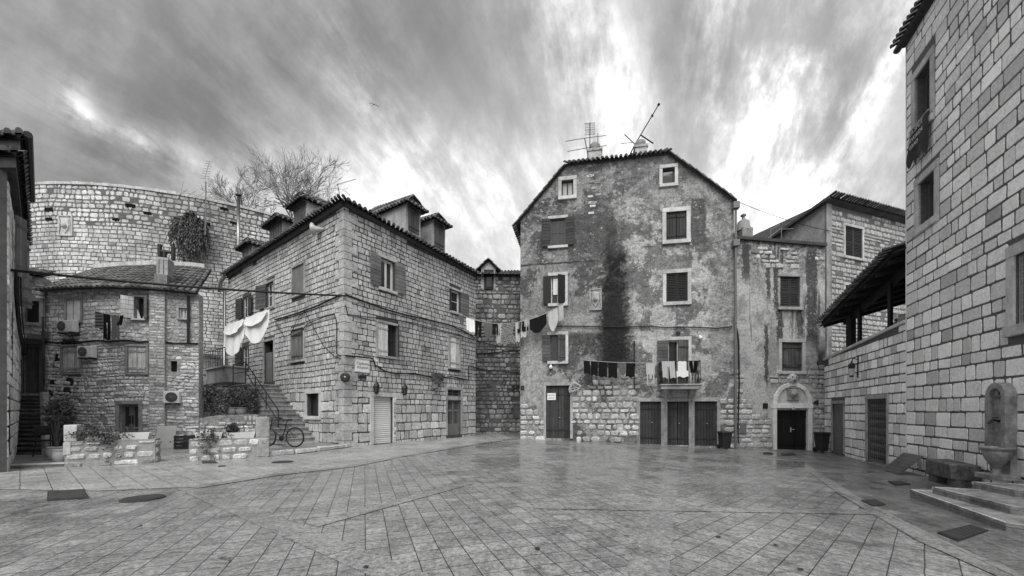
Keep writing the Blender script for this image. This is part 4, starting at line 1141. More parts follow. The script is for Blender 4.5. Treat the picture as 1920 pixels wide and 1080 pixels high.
# banner under the top window
r = wR['a']; mb = MB(); nx, nz = 24, 16
u0, u1 = r[0] - .03, r[2] + .10; zt_ = r[1] + .12; zb_ = zt_ - 1.05
def ban(i, j):
    s_ = i / nx; t = j / nz; lap = abs(math.sin(math.pi * 5 * s_)); ht = (zt_ - zb_) * (.80 + .20 * lap)
    return WR.at(u0 + (u1 - u0) * s_, zt_ - ht * t, .10 + .05 * math.sin(s_ * 9 + t * 2) * t + .04 * t)
for i in range(nx):
    for j in range(nz): mb.face([ban(i, j), ban(i + 1, j), ban(i + 1, j + 1), ban(i, j + 1)])
bn = thing('banner', 'dark lettered banner with scalloped lower edge hanging under a top window of the ashlar building', 'banner', tuple(WR.at(u0, zb_)))
fl = mb.build('cloth', mat('dark_banner_cloth', .035, amt=.3, scale=5, bump=.2), bn, True)
mb = MB(); mb.tube([WR.at(u0 - .03, zt_, .11), WR.at(u1 + .03, zt_, .11)], .016, 6); mb.build('pole', M['metal_light'], bn)
for i, (tx, zz, sz) in enumerate((('ZA SPLIT', .16, .17), ('OTVOREN', .38, .15), ('GRAD', .58, .15))):
    text_obj(tx, WR.at((u0 + u1) / 2, zt_ - zz, .165 + .02 * i), WR.dirn(0).to_3d(), (0, 0, 1), sz, 'light_cloth', fl)
# lantern on the terrace wall
u, z = WR.uv(1610, 690); ln = thing('wall_lantern', 'black bracket lantern on the pale terrace wall', 'lantern', tuple(WR.at(u, z)))
mb = MB(); c = WR.at(u, z - .1, .2)
mb.lathe(c, [(.06, -.22), (.06, -.2), (.10, .12), (.11, .14), (.10, .24), (.03, .3), (.02, .36)], 6); mb.build('lantern_body', M['metal'], ln)
mb = MB(); mb.lathe(c, [(.072, -.16), (.102, .08)], 6); mb.build('lantern_glass', M['metal_light'], ln)
mb = MB(); mb.tube([WR.at(u, z + .3, .02), WR.at(u, z + .36, .15), c + Vector((0, 0, .34))], .018, 6); mb.wbox(WR, u - .05, z + .15, u + .05, z + .45, 0, .025); mb.tube([WR.at(u, z - .35, .03), WR.at(u, z + .2, .03)], .02, 6); mb.build('bracket', M['metal'], ln)
# ---- the tiled canopy over the terrace
CN = thing('terrace_canopy', 'dark tiled lean-to canopy on posts over the terrace right of the narrow house', 'canopy', tuple(WR.at(uT / 2, zT0, -1)))
e0 = P(1537, 606, 17.0); e1 = WR.at(uT, 0, .25); e1.z = 1.35 + (770 - 462) / F * e1.y
inn = -WR.nor(0); i0, i1 = e0 + inn * 3.6 + Vector((0, 0, 1.0)), e1 + inn * 3.6 + Vector((0, 0, 1.0))
mb = MB(); tiles(mb, e0, e1, i0, i1, pitch=.22, rng=RR); mb.build('roof', M['tile'], CN)
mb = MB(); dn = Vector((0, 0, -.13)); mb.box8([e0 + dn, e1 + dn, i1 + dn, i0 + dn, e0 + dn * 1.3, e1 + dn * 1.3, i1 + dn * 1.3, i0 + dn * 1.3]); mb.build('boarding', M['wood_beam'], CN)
ax = (e1 - e0).normalized()
for i in range(8):
    t = (i + .4) / 8; a = e0.lerp(e1, t) + dn * 1.4 + inn * .05; b = i0.lerp(i1, t) + dn * 1.4; k = ax * .045
    mb = MB(); h_ = Vector((0, 0, -.13)); mb.box8([a - k, a + k, a + k + h_, a - k + h_, b - k, b + k, b + k + h_, b - k + h_]); mb.build('rafter', M['wood_beam'], CN)
bo = inn * .75 + Vector((0, 0, .21)) + dn * 2.4
mb = MB(); a, b = e0 + bo + ax * .5, e1 + bo; s_ = inn * .08; h_ = Vector((0, 0, -.2)); mb.box8([a - s_, a + s_, a + s_ + h_, a - s_ + h_, b - s_, b + s_, b + s_ + h_, b - s_ + h_]); mb.build('beam', M['wood_beam'], CN)
for px_, wd in ((1586, .05), (1638, .05), (1571, .11)):
    u = WR.uv(px_, 640)[0]; t = min(1, max(0, (Vector(WR.at(u, 0)) - Vector((e0.x, e0.y, 0))).dot(ax) / (e1 - e0).length))
    top = (a.lerp(b, t)); mb = MB(); q_ = WR.at(u, 0, -.42); mb.box8([Vector((q_.x + sx_ * wd, q_.y + sy_ * wd, z_)) for z_ in (zT0 - .25, top.z - .12) for sx_, sy_ in ((-1, -1), (1, -1), (1, 1), (-1, 1))]); mb.build('post', M['wood_beam'], CN)
mb = MB(); mb.box8([e0 + inn * 3.4 + Vector((0, 0, -.9)), e1 + inn * 3.4 + Vector((0, 0, -1.2)), i1 + dn, i0 + dn, e0 + inn * 3.5 + Vector((0, 0, -.9)), e1 + inn * 3.5 + Vector((0, 0, -1.2)), i1 + dn + inn * .1, i0 + dn + inn * .1]); mb.build('shade_panel', M['wood_black'], CN)  # added black panel that makes the shade inside the canopy
mb = MB(); mb.box8([WR.at(0, zT0 - .6, -.5), WR.at(uT, zT0 - .6, -.5), WR.at(uT, zT0 - .6, -5), WR.at(0, zT0 - .6, -5), WR.at(0, zT0 - .3, -.5), WR.at(uT, zT0 - .3, -.5), WR.at(uT, zT0 - .3, -5), WR.at(0, zT0 - .3, -5)])
struct(mb.build('terrace_floor', M['step']))

# ------------------------------------------------------------------ the alley wall between the houses
RA = random.Random(7)
WA = Wall.px((850, 22.6), (1010, 22.9))
HA = thing('alley_house', 'small stone house with a tiled dormer closing the alley between the two big houses', 'house', tuple(WA.at(2.5, 0)))
pA = WA.poly([(850, 516), (1010, 512)]) + [(WA.L, -.3), (0, -.3)]
wA = WA.rect(910, 508, 923, 540)
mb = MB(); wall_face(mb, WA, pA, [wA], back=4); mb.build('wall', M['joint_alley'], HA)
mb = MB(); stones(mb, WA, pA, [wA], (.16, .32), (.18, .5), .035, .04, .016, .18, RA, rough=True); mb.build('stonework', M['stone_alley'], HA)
zt_ = pA[0][1]
mb = MB(); tiles(mb, WA.at(.0, zt_ + .05, .25), WA.at(WA.L, zt_ + .08, .25), WA.at(0, zt_ + 1.0, -2.2), WA.at(WA.L, zt_ + 1.2, -2.2), pitch=.2, rng=RA); mb.build('roof', M['tile'], HA)
du0, dz0, du1, dz1 = WA.rect(902, 503, 929, 542)
mb = MB(); mb.wbox(WA, du0, dz0, du1, dz1, -2.0, .03); ua_ = (du0 + du1) / 2; za = WA.uv(912, 489)[1]
mb.poly([WA.at(du0, dz1, .03), WA.at(du1, dz1, .03), WA.at(ua_, za, .03), WA.at(du0, dz1, -2), WA.at(du1, dz1, -2), WA.at(ua_, za, -2)], [(0, 1, 2), (3, 4, 5)])
dm = mb.build('dormer', M['plaster_light'], HA)
mb = MB()
tiles(mb, WA.at(du0 - .25, dz1 - .12, .2), WA.at(du0 - .25, dz1 - .12, -2), WA.at(ua_, za + .1, .2), WA.at(ua_, za + .1, -2), pitch=.2, rng=RA)
tiles(mb, WA.at(du1 + .25, dz1 - .12, .2), WA.at(du1 + .25, dz1 - .12, -2), WA.at(ua_, za + .1, .2), WA.at(ua_, za + .1, -2), pitch=.2, rng=RA)
mb.build('dormer_roof', M['tile'], dm)
r = wA; mb = MB(); mb.wbox(WA, r[0] - .08, r[1] - .08, r[2] + .08, r[3] + .06, .02, .05); ow = mb.build('window', M['wood_black'], HA)
pane_box(WA, r[0] + .06, r[1] + .05, r[2] - .04, r[3] - .05, .066, ow)
for x in (963, 969.5):
    mb = MB(); mb.wbox(WA, *WA.rect(x - 2.6, 722, x + 2.6, 731), .03, .09); tag(mb.build('wall_box', M['metal'], bevel=.005), 'small dark box low on the alley wall, ' + ('left of its pair' if x < 965 else 'right of its pair'), 'wall box', 'dark boxes on the alley wall')
mb = MB(); mb.wbox(W3, *r3(976.5, 723, 983, 731), 0, .06); tag(mb.build('wall_box', M['metal'], bevel=.005), 'small dark box at the left corner of the plastered house', 'wall box')

# ------------------------------------------------------------------ the corner house in the middle left
R2 = random.Random(21)
WL = Wall.px((428, 21.0), (645, 14.0))
WQ = Wall.px((645, 14.0), (892, 20.5))
H2 = thing('corner_stone_house', 'pale squared-stone corner house with roof dormers, its corner pointing at the square', 'house', tuple(WQ.at(0, 0)))
rl, rq = WL.rect, WQ.rect
zC = WQ.uv(646, 383)[1]; zL = WL.uv(440, 512)[1]; zQ = WQ.uv(892, 517)[1]
pL = [(0, zL), (WL.L, zC), (WL.L, -.3), (0, -.3)]
pQ = [(0, zC), (WQ.L, zQ), (WQ.L, -.3), (0, -.3)]
wl = {'F': rl(549, 499, 571, 553), 'G': rl(501, 530, 514, 576), 'H': rl(456, 556, 467, 594), 'I': rl(547, 617, 570, 676), 'door': rl(496, 640, 514, 716),
      'K': rl(576, 738, 599, 780), 'L': rl(455, 650, 466, 690)}
wq = {'A': rq(713, 487, 739, 543), 'B': rq(845, 545, 862, 586), 'C': rq(708, 608, 744, 668), 'D': rq(842, 632, 861, 690), 'roller': rq(700, 744, 736, 832),
      'E': rq(839, 750, 864, 815), 'T': rq(839, 731, 864, 743)}
hL, hQ = list(wl.values()), list(wq.values())
mb = MB(); wall_face(mb, WL, pL, hL); mb.build('wall', M['joint'], H2)
mb = MB(); wall_face(mb, WQ, pQ, hQ); mb.build('wall', M['joint'], H2)
lowz = 2.1
bq, bl_ = WQ.at(WQ.L, 0), WL.at(0, 0); bk_ = Vector((bq.x - 6.5, bq.y + 4.0, 0)); c_ = WQ.at(0, 0)
mb = MB(); ring = [bq, bk_, bl_]
for p_, q_, zp, zq in ((bq, bk_, zQ, zQ), (bk_, bl_, zQ, zL)): mb.face([(p_.x, p_.y, -.3), (q_.x, q_.y, -.3), (q_.x, q_.y, zq), (p_.x, p_.y, zp)])
cc = (bq + bk_ + bl_ + c_) / 4
for p_, q_, zp, zq in ((bq, bk_, zQ, zQ), (bk_, bl_, zQ, zL), (bl_, c_, zL, zC), (c_, bq, zC, zQ)): mb.face([(p_.x, p_.y, zp), (q_.x, q_.y, zq), (cc.x, cc.y, zC + .9)])
mb.build('back_wall', M['joint'], H2)
upper = lambda pl, L, a, b: [(0, a - .06), (L, b - .06), (L, lowz), (0, lowz)]
for W, a, b, hs in ((WL, zL, zC, hL), (WQ, zC, zQ, hQ)):
    gh = [grow(h, .07) for h in hs]
    mb = MB()
    stones(mb, W, upper(None, W.L, a, b), gh, (.17, .24), (.17, .34), .026, .009, .012, .10, R2, wave=.012)
    stones(mb, W, [(0, lowz), (W.L, lowz), (W.L, -.1), (0, -.1)], gh, (.19, .40), (.20, .60), .030, .014, .018, .15, R2, rough=False, wave=.014)
    mb.build('stonework', M['stone_house'], H2)
mb = MB()                                      # long-and-short corner stones
z = 0.0; i = 0
while z < zC - .5:
    h = R2.uniform(.24, .36); a = .55 if i % 2 else .30; b = .30 if i % 2 else .55; t = R2.uniform(.9, 1.12)
    c = WQ.at(0, 0); o_ = (WQ.nor(0) + WL.nor(WL.L)).normalized() * .045
    def cp(zz): return [WL.at(WL.L - a, zz, .034), Vector((c.x, c.y, zz)) + o_, WQ.at(b, zz, .034), WQ.at(b, zz, -.05), WL.at(WL.L - a, zz, -.05)]
    lo, hi = cp(z + .012), cp(z + h - .012)
    mb.poly(lo + hi, [(0, 1, 6, 5), (1, 2, 7, 6), (2, 3, 8, 7), (4, 0, 5, 9), (5, 6, 7, 8, 9), (0, 1, 2, 3, 4)], t); z += h; i += 1
mb.build('quoin', M['stone_house'], H2)
# eaves: dark weathered band and tiles
mb = MB()
inl = lambda W, u, z, d: W.at(u, z, d)
for W, a, b, u0, u1 in ((WL, zL, zC, 0, WL.L), (WQ, zC, zQ, 0, WQ.L)):
    mb.box8([W.at(u0, a - .10, .10), W.at(u1, b - .10, .10), W.at(u1, b + .02, .16), W.at(u0, a + .02, .16), W.at(u0, a - .10, -.2), W.at(u1, b - .10, -.2), W.at(u1, b + .02, -.2), W.at(u0, a + .02, -.2)])
mb.build('eave', M['tile_under'], H2)
cn = WQ.at(0, 0); hipv = ((-WQ.nor(0)) + (-WL.nor(WL.L)))
def hip(d, z): v = cn + hipv.normalized() * (d / max(.2, hipv.length / 2)); return Vector((v.x, v.y, z))
co = cn + (WQ.nor(0) + WL.nor(WL.L)).normalized() * .30
mb = MB()
tiles(mb, WL.at(0, zL + .05, .22), Vector((co.x, co.y, zC + .08)), WL.at(0, zL + 1.1, -2.6), hip(2.6, zC + 1.15), pitch=.215, rng=R2)
mb.build('roof', M['tile'], H2)
mb = MB()
tiles(mb, Vector((co.x, co.y, zC + .08)), WQ.at(WQ.L + .1, zQ + .05, .22), hip(2.6, zC + 1.15), WQ.at(WQ.L, zQ + 1.1, -2.6), pitch=.215, rng=R2)
mb.build('roof', M['tile'], H2)
# dormers flush with the wall head
def dormer(W, x0, x1, yb, yt, ya, depth, mt, rise_back=.2, wallmt='plaster_light', over=.16):
    r = W.rect(x0, yt, x1, yb); u0, z0, u1, z1 = r; za = W.uv((x0 + x1) / 2, ya)[1]; uc_ = (u0 + u1) / 2
    mb = MB(); mb.wbox(W, u0 - .12, z0 - .1, u1 + .12, z1 + .08, -depth, .02)
    mb.poly([W.at(u0 - .12, z1 + .08, .02), W.at(u1 + .12, z1 + .08, .02), W.at(uc_, za, .02), W.at(u0 - .12, z1 + .08, -depth), W.at(u1 + .12, z1 + .08, -depth), W.at(uc_, za + rise_back, -depth)], [(0, 1, 2), (3, 4, 5)])
    d_ = mb.build('dormer', M[wallmt], H2)
    um = (u0 + u1) / 2
    leaf_in(W, d_, u0, z0, um - .006, z1, 'v', mt, .03, rng=R2); leaf_in(W, d_, um + .006, z0, u1, z1, 'v', mt, .03, rng=R2)
    mb = MB(); ez = z1 + .0
    for s_, ue in ((-1, u0 - .12 - over), (1, u1 + .12 + over)):
        tiles(mb, W.at(ue, ez, .30), W.at(ue, ez, -depth), W.at(uc_, za + .12, .10), W.at(uc_, za + .12 + rise_back, -depth), pitch=.21, rng=R2)
    tiles(mb, W.at(u0 - .12 - over, ez - .02, .32), W.at(u1 + .12 + over, ez - .02, .32), W.at(uc_ - .05, za + .1, -.35), W.at(uc_ + .05, za + .1, -.35), pitch=.21, rng=R2)
    mb.build('dormer_roof', M['tile'], d_)
    return d_
dormer(WL, 554, 574, 430, 384, 366, 2.4, 'wood_mid')
d2 = dormer(WL, 508, 529, 464, 420, 405, 2.2, 'wood_mid', wallmt='plaster')
d3 = dormer(WL, 457, 472, 502, 464, 450, 2.2, 'wood_grey')
d4 = dormer(WQ, 764, 784, 436, 390, 371, 2.6, 'wood_mid')
d5 = dormer(WQ, 813, 831, 466, 419, 405, 2.2, 'wood_mid')
# windows on the right-hand face
r = wq['A']; o = casement(WQ, H2, r, mt='wood_white', d=-.12, bars=0, fr=.09); surround(WQ, o, r, .11, 'trim', left=False, right=False)
shutter(WQ, o, r[0] - .02, r[1] - .02, r[3] + .02, .50, 'h', 'wood_grey', -1, 5, rng=R2); shutter(WQ, o, r[2] + .02, r[1] - .02, r[3] + .02, .50, 'h', 'wood_grey', 1, 5, rng=R2)
r = wq['B']; o = casement(WQ, H2, r, mt='wood_white', d=-.10, bars=1, mull=0, fr=.09); surround(WQ, o, r, .09, 'trim', left=False, right=False)
shutter(WQ, o, r[2] + .02, r[1] - .02, r[3] + .02, .58, 'h', 'wood_grey', 1, 5, rng=R2); shutter(WQ, o, r[0] - .02, r[1] - .02, r[3] + .02, .2, 'h', 'wood_dark', -1, 40, rng=R2)
r = wq['C']; o = casement(WQ, H2, r, mt='wood_dark', d=-.14); surround(WQ, o, r, .09, 'trim_grey')
leaf_in(WQ, o, r[0] + .01, r[1], r[0] + (r[2] - r[0]) * .52, r[3], 'v', 'wood_pale', -.03, rng=R2)
shutter(WQ, o, r[2], r[1], r[3], .46, 'h', 'wood_dark', -1, 55, rng=R2)
r = wq['D']; o = casement(WQ, H2, r, mt='wood_dark', pane=None); surround(WQ, o, r, .08, 'trim_grey')
um = (r[0] + r[2]) / 2
leaf_in(WQ, o, r[0] + .01, r[1], um - .005, r[3], 'v', 'wood_pale', -.03, rng=R2); leaf_in(WQ, o, um + .005, r[1], r[2] - .01, r[3], 'v', 'wood_pale', -.03, rng=R2)
# roller door
r = wq['roller']; mb = MB(); n = 24
for i in range(n):
    z0 = r[1] + (r[3] - r[1]) * i / n; z1 = r[1] + (r[3] - r[1]) * (i + 1) / n
    mb.box8([WQ.at(r[0], z0 + .006, -.14), WQ.at(r[2], z0 + .006, -.14), WQ.at(r[2], z1 - .006, -.14), WQ.at(r[0], z1 - .006, -.14),
             WQ.at(r[0], z0 + .018, -.115), WQ.at(r[2], z0 + .018, -.115), WQ.at(r[2], z1 - .018, -.115), WQ.at(r[0], z1 - .018, -.115)], .8 if i == 3 else R2.uniform(.95, 1.05))
mb.wbox(WQ, r[0], r[1], r[2], r[3], -.17, -.15, .5)
mb.build('roller_door', M['roller'], H2)
surround(WQ, H2, r, .16, 'trim', bottom=False, name='door_surround')
# lettered strip beside the roller door
u0 = r[2] + .01; us = WQ.uv(742, 790)[0]
mb = MB(); mb.wbox(WQ, r[2] + .015, r[1] + .25, r[2] + .145, r[3] - .02, .046, .058)
sg = tag(mb.build('door_sign', M['paper']), 'narrow white upright strip of black letters with an arrow beside the roller door', 'sign')
t_ = 'INFORMATION'
for i, ch_ in enumerate(t_): text_obj(ch_, WQ.at(r[2] + .08, r[3] - .16 - i * (r[3] - r[1] - .75) / len(t_), .061), WQ.dirn(0).to_3d(), (0, 0, 1), .15, 'ink', sg, 'letter')
mb = MB(); zc = r[1] + .42; c = lambda du, dz: WQ.at(r[2] + .08 + du, zc + dz, .062)
mb.face([c(-.05, 0), c(.05, 0), c(0, -.12)]); mb.face([c(-.018, .12), c(.018, .12), c(.018, 0), c(-.018, 0)]); mb.build('arrow', M['ink'], sg)
# barred door and its fanlight
r = wq['E']; mb = MB(); fr = .07
mb.wbox(WQ, r[0], r[1], r[2], r[1] + .55, -.14, -.09)
for a in ((r[0], r[1] + .55, r[0] + fr, r[3]), (r[2] - fr, r[1] + .55, r[2], r[3]), (r[0] + fr, r[3] - fr, r[2] - fr, r[3]), ((r[0] + r[2]) / 2 - .05, r[1] + .55, (r[0] + r[2]) / 2 + .05, r[3] - fr), (r[0] + fr, r[1] + 1.15, r[2] - fr, r[1] + 1.25)): mb.wbox(WQ, *a, -.14, -.085)
for i in range(8):
    u = r[0] + fr + (r[2] - r[0] - 2 * fr) * (i + .5) / 8; mb.wbox(WQ, u - .014, r[1] + .55, u + .014, r[3] - fr, -.12, -.095)
o = mb.build('door', M['wood_grey'], H2); pane_box(WQ, r[0], r[1] + .5, r[2], r[3], -.15, o, 'dark')  # near-black backing carries the shade behind the bars
r2 = wq['T']; o = casement(WQ, H2, r2, mt='wood_grey', d=-.12, mull=1, bars=1, fr=.04); surround(WQ, H2, (r[0], r[1], r[2], r2[3]), .13, 'trim_grey', bottom=False, name='door_surround', proud=.03)
mb = MB(); mb.wbox(WQ, r[0], r[3], r[2], r2[1], -.12, .025); mb.build('lintel', M['trim_grey'], H2)
# broken corbel above
u, z = WQ.uv(817, 712); mb = MB()
for dx_, dz_, s_ in ((-.15, .1, .16), (.1, .12, .17), (.30, .08, .13), (-.1, -.12, .15), (-.16, -.35, .12), (.05, -.15, .12)):
    mb.box8([WQ.at(u + dx_ - s_, z + dz_ - s_, 0), WQ.at(u + dx_ + s_, z + dz_ - s_, 0), WQ.at(u + dx_ + s_, z + dz_ + s_, 0), WQ.at(u + dx_ - s_, z + dz_ + s_, 0)] + [WQ.at(u + dx_ + a * s_ * .8, z + dz_ + b * s_ * .8 + .04, R2.uniform(.1, .26)) for a, b in ((-1, -1), (1, -1), (1, 1), (-1, 1))], R2.uniform(.6, 1.1))
mb.build('corbel', M['block_dark'], H2)
# left-hand face
def two_closed(W, house, r, st, mt, d=-.03, sur=None, **k):
    o = casement(W, house, r, mt='wood_black', pane=None); um = (r[0] + r[2]) / 2
    leaf_in(W, o, r[0] + .01, r[1] + .01, um - .004, r[3] - .01, st, mt, d, rng=R2); leaf_in(W, o, um + .004, r[1] + .01, r[2] - .01, r[3] - .01, st, mt, d, rng=R2)
    if sur: surround(W, o, r, sur, 'trim_grey', **k)
    return o
two_closed(WL, H2, wl['F'], 'flat', 'wood_grey', -.04, .08)
two_closed(WL, H2, wl['I'], 'v', 'wood_grey', -.04, .08)
r = wl['G']; o = casement(WL, H2, r, mt='wood_pale', d=-.08); shutter(WL, o, r[0] - .03, r[1], r[3], .75, 'h', 'wood_mid', -1, 12, rng=R2); surround(WL, o, r, .09, 'trim_grey', left=False)
r = wl['H']; o = casement(WL, H2, r, mt='wood_pale', d=-.08); shutter(WL, o, r[0] - .03, r[1], r[3], .6, 'h', 'wood_dark', -1, 8, rng=R2); shutter(WL, o, r[2] + .03, r[1], r[3], .6, 'h', 'wood_dark', 1, 8, rng=R2)
r = wl['L']; o = casement(WL, H2, r, mt='wood_pale', d=-.08); shutter(WL, o, r[0] - .03, r[1], r[3], .6, 'h', 'wood_dark', -1, 8, rng=R2)
r = wl['K']; o = casement(WL, H2, r, mt='wood_black', d=-.18, mull=0, bars=0); surround(WL, o, r, .14, 'trim')
r = wl['door']; o = leaf_in(WL, H2, r[0], r[1], r[0] + (r[2] - r[0]) * .62, r[3] - .5, 'flat', 'wood_grey', -.1, 'door'); mb = MB(); mb.wbox(WL, r[0], r[1], r[2], r[3], -.27, -.25); mb.build('doorway', M['dark'], H2)  # near-black sheet painted as the doorway's inner shade
surround(WL, H2, r, .10, 'trim_grey', bottom=False, name='door_surround')
# wall things
u, z = WQ.uv(679, 686); x0, z0, x1, z1 = rq(665.5, 673.5, 691.5, 697); mb = MB(); mb.wbox(WQ, x0, z0, x1, z1, .0, .045)
pl = thing('street_sign', 'white stone street-name plate near the corner of the stone house', 'street sign', tuple(WQ.at(x0, z0)))
pp = mb.build('plate', M['paper'], pl, bevel=.006)
mb = MB(); mb.wbox(WQ, x0 - .02, z1 - .0, x1 + .02, z1 + .04, 0, .07); mb.wbox(WQ, x0 - .03, z0 - .03, x1 + .03, z0, 0, .06); mb.build('frame', M['trim'], pl)
text_obj('Cipikova', WQ.at((x0 + x1) / 2, z0 + (z1 - z0) * .64, .05), WQ.dirn(0).to_3d(), (0, 0, 1), .155, 'metal_mid', pp)
text_obj('POLJANA', WQ.at((x0 + x1) / 2, z0 + (z1 - z0) * .32, .05), WQ.dirn(0).to_3d(), (0, 0, 1), .12, 'metal_mid', pp)
mb = MB(); mb.wbox(WQ, *rq(671, 705, 685, 709.5), .02, .08); tag(mb.build('letter_slot', M['metal'], bevel=.008), 'small dark metal slot box on the wall under the street sign', 'letter box')
u, z = WL.uv(641, 709); nl_ = (WQ.nor(0) + WL.nor(WL.L)).normalized(); sd_ = Vector((-nl_.y, nl_.x, 0)); c = WQ.at(0.02, WQ.uv(649, 708)[1], .06) + nl_ * .05
mb = MB(); RM = Matrix((sd_, Vector((0, 0, 1)), nl_)).transposed(); mb.lathe(c, [(.16, -.03), (.175, .0), (.16, .03), (.12, .035)], 20, RM)
cw = thing('round_wall_fixture', 'round black wheel-like fixture on the very corner of the stone house', 'wall fixture', tuple(c)); mb.build('rim', M['metal'], cw, True)
mb = MB(); mb.lathe(c, [(.125, .0), (.05, .02), (.03, .06), (.001, .065)], 14, RM); mb.build('hub', M['metal_grey'], cw, True)
for i, (px_, py_) in enumerate(((697.5, 727), (751, 730))):
    u, z = WQ.uv(px_ + 3, py_); c = WQ.at(u, z, .17)
    lt = thing('wall_lantern', 'black coach lantern on the wall, ' + ('left' if i == 0 else 'right') + ' of the pair above the roller door', 'lantern', tuple(c), 'coach lanterns above the roller door')
    mb = MB(); mb.lathe(c, [(.03, -.26), (.07, -.22), (.085, -.18), (.075, -.17)], 6); mb.lathe(c, [(.135, .05), (.10, .12), (.04, .2), (.02, .27)], 6)
    for k in range(6):
        t = math.pi * k / 3; mb.tube([c + Vector((.08 * math.cos(t), .08 * math.sin(t), -.18)), c + Vector((.115 * math.cos(t), .115 * math.sin(t), .06))], .009, 4)
    mb.build('cage', M['metal'], lt); mb = MB(); mb.lathe(c, [(.07, -.17), (.105, .05)], 6); mb.build('lantern_glass', M['glass'], lt)
    mb = MB(); mb.tube([WQ.at(u, z - .12, .0), WQ.at(u, z - .16, .1), c + Vector((0, 0, -.25))], .014, 5); mb.build('bracket', M['metal'], lt)
# horn under the eave
u, z = WL.uv(604, 432); c = WL.at(u, z, .12); hn = thing('loudspeaker', 'grey horn loudspeaker under the eave of the corner stone house', 'loudspeaker', tuple(c))
ax_ = (WL.nor(u) * .6 - WL.dirn(u).to_3d() * .8).normalized(); sx_ = ax_.cross(Vector((0, 0, 1))).normalized(); RM = Matrix((sx_, sx_.cross(ax_), ax_)).transposed()
mb = MB(); mb.lathe(c, [(.06, -.22), (.07, -.1), (.08, 0), (.13, .14), (.24, .24), (.23, .25), (.1, .12), (.001, .1)], 16, RM); mb.build('horn', M['metal_light'], hn, True)
mb = MB(); mb.tube([WL.at(u, z, 0), c], .03, 6); mb.build('bracket', M['metal'], hn)
# outside stair along the left-hand face
ST = thing('stone_staircase', 'outside stone stair climbing the left face of the corner house to its door', 'staircase', tuple(WL.at(WL.uv(585, 810)[0], .05)))
uS0, zS0 = WL.uv(597, 826); uS1, zS1 = WL.uv(519, 722); nst = 14; wd = 1.15
mb = MB(); zprev = 0.0
for i in range(nst):
    ua_ = uS0 + (uS1 - uS0) * i / nst; zt_ = .14 + (zS1 - .14) * i / (nst - 1)
    lo_, hi_ = zprev - .02, zt_
    mb.wbox(WL, uS1 - 1.9, lo_, ua_, hi_ - .055, .0, wd, R2.uniform(.8, 1.1)); mb.wbox(WL, uS1 - 1.9, hi_ - .05, ua_ + .03, hi_, .0, wd + .03, R2.uniform(1.0, 1.3)); zprev = zt_
mb.build('steps', M['step'], ST)
mb = MB(); d_ = wd - .04
top_, bot_ = WL.at(uS1 - .35, zS1 + .95, d_), WL.at(uS0 - .85, .42 + .95, d_)
mb.tube([top_, bot_], .024, 6); mb.tube([top_ - Vector((0, 0, .42)), bot_ - Vector((0, 0, .42))], .018, 6)
for t in (0, .33, .66, 1.0):
    p = top_.lerp(bot_, t); mb.tube([p, p - Vector((0, 0, 1.0))], .02, 6)
mb.tube([top_, WL.at(uS1 - 1.8, zS1 + .95, d_)], .024, 6); mb.tube([top_ - Vector((0, 0, .42)), WL.at(uS1 - 1.8, zS1 + .53, d_)], .018, 6); mb.tube([WL.at(uS1 - 1.8, zS1, d_), WL.at(uS1 - 1.8, zS1 + .95, d_)], .02, 6)
mb.build('handrail', M['metal'], ST)
# low kerb platform at its foot
kp = [G(505, 856), G(560, 851), G(645, 840.5), G(660, 837)]
mb = MB(); out = [(p.x, p.y) for p in kp] + [tuple(WQ.at(.4, 0)[:2]), tuple(WL.at(WL.L - .1, 0)[:2]), tuple(WL.at(uS0 - 4, 0)[:2]), (kp[0].x - 1.2, kp[0].y + 3)]
n = len(out); top = [(x, y, .11) for x, y in out]; bot = [(x, y, -.05) for x, y in out]
mb.poly(top + bot, [tuple(range(n))] + [(i, (i + 1) % n, n + (i + 1) % n, n + i) for i in range(n)], .8)
kb = struct(mb.build('platform', M['step']))
WK = Wall([(p.x, p.y) for p in kp])
mb = MB(); stones(mb, WK, [(0, -.02), (WK.L, -.02), (WK.L, .17), (0, .17)], [], (.19, .2), (.35, .8), .03, .09, .012, .12, R2); tag(mb.build('kerb_stones', M['stone_unpitted']), 'row of rough kerb stones along the foot of the corner stone house', 'kerb')
# small balcony at the far end
r = rl(424, 694, 462, 720); mb = MB(); mb.wbox(WL, r[0], r[1], r[2], r[3], -.05, .9); mb.wbox(WL, r[0] - .05, r[3], r[2] + .05, r[3] + .08, -.05, .98, 1.2); bb = mb.build('balcony', M['trim_grey'], H2)
mb = MB()
for d_, ua_, ub_ in ((.9, r[0], r[2]),):
    mb.tube([WL.at(ua_, r[3] + .95, d_), WL.at(ub_, r[3] + .95, d_)], .02, 6)
    for i in range(9): u = ua_ + (ub_ - ua_) * i / 8; mb.tube([WL.at(u, r[3] + .05, d_), WL.at(u, r[3] + .95, d_)], .012, 5)
mb.build('railing', M['metal'], bb)
# silver downpipe at the far end of the face
dp = thing('drainpipe', 'shiny silver drainpipe with a bent neck at the far left end of the corner house', 'drainpipe', tuple(WL.at(-.1, 3)))
mb = MB(); u = -.05; zt_ = WL.uv(430, 545)[1]; zb_ = WL.uv(420, 694)[1]
mb.tube([WL.at(u + .4, zL - .1, .25), WL.at(u + .05, zL - .35, .35), WL.at(u - .1, zL - .9, .35), WL.at(u, zt_, .16), WL.at(u, zb_, .16)], [.10, .10, .10, .07, .06], 10); mb.build('pipe', M['metal_grey'], dp, True)

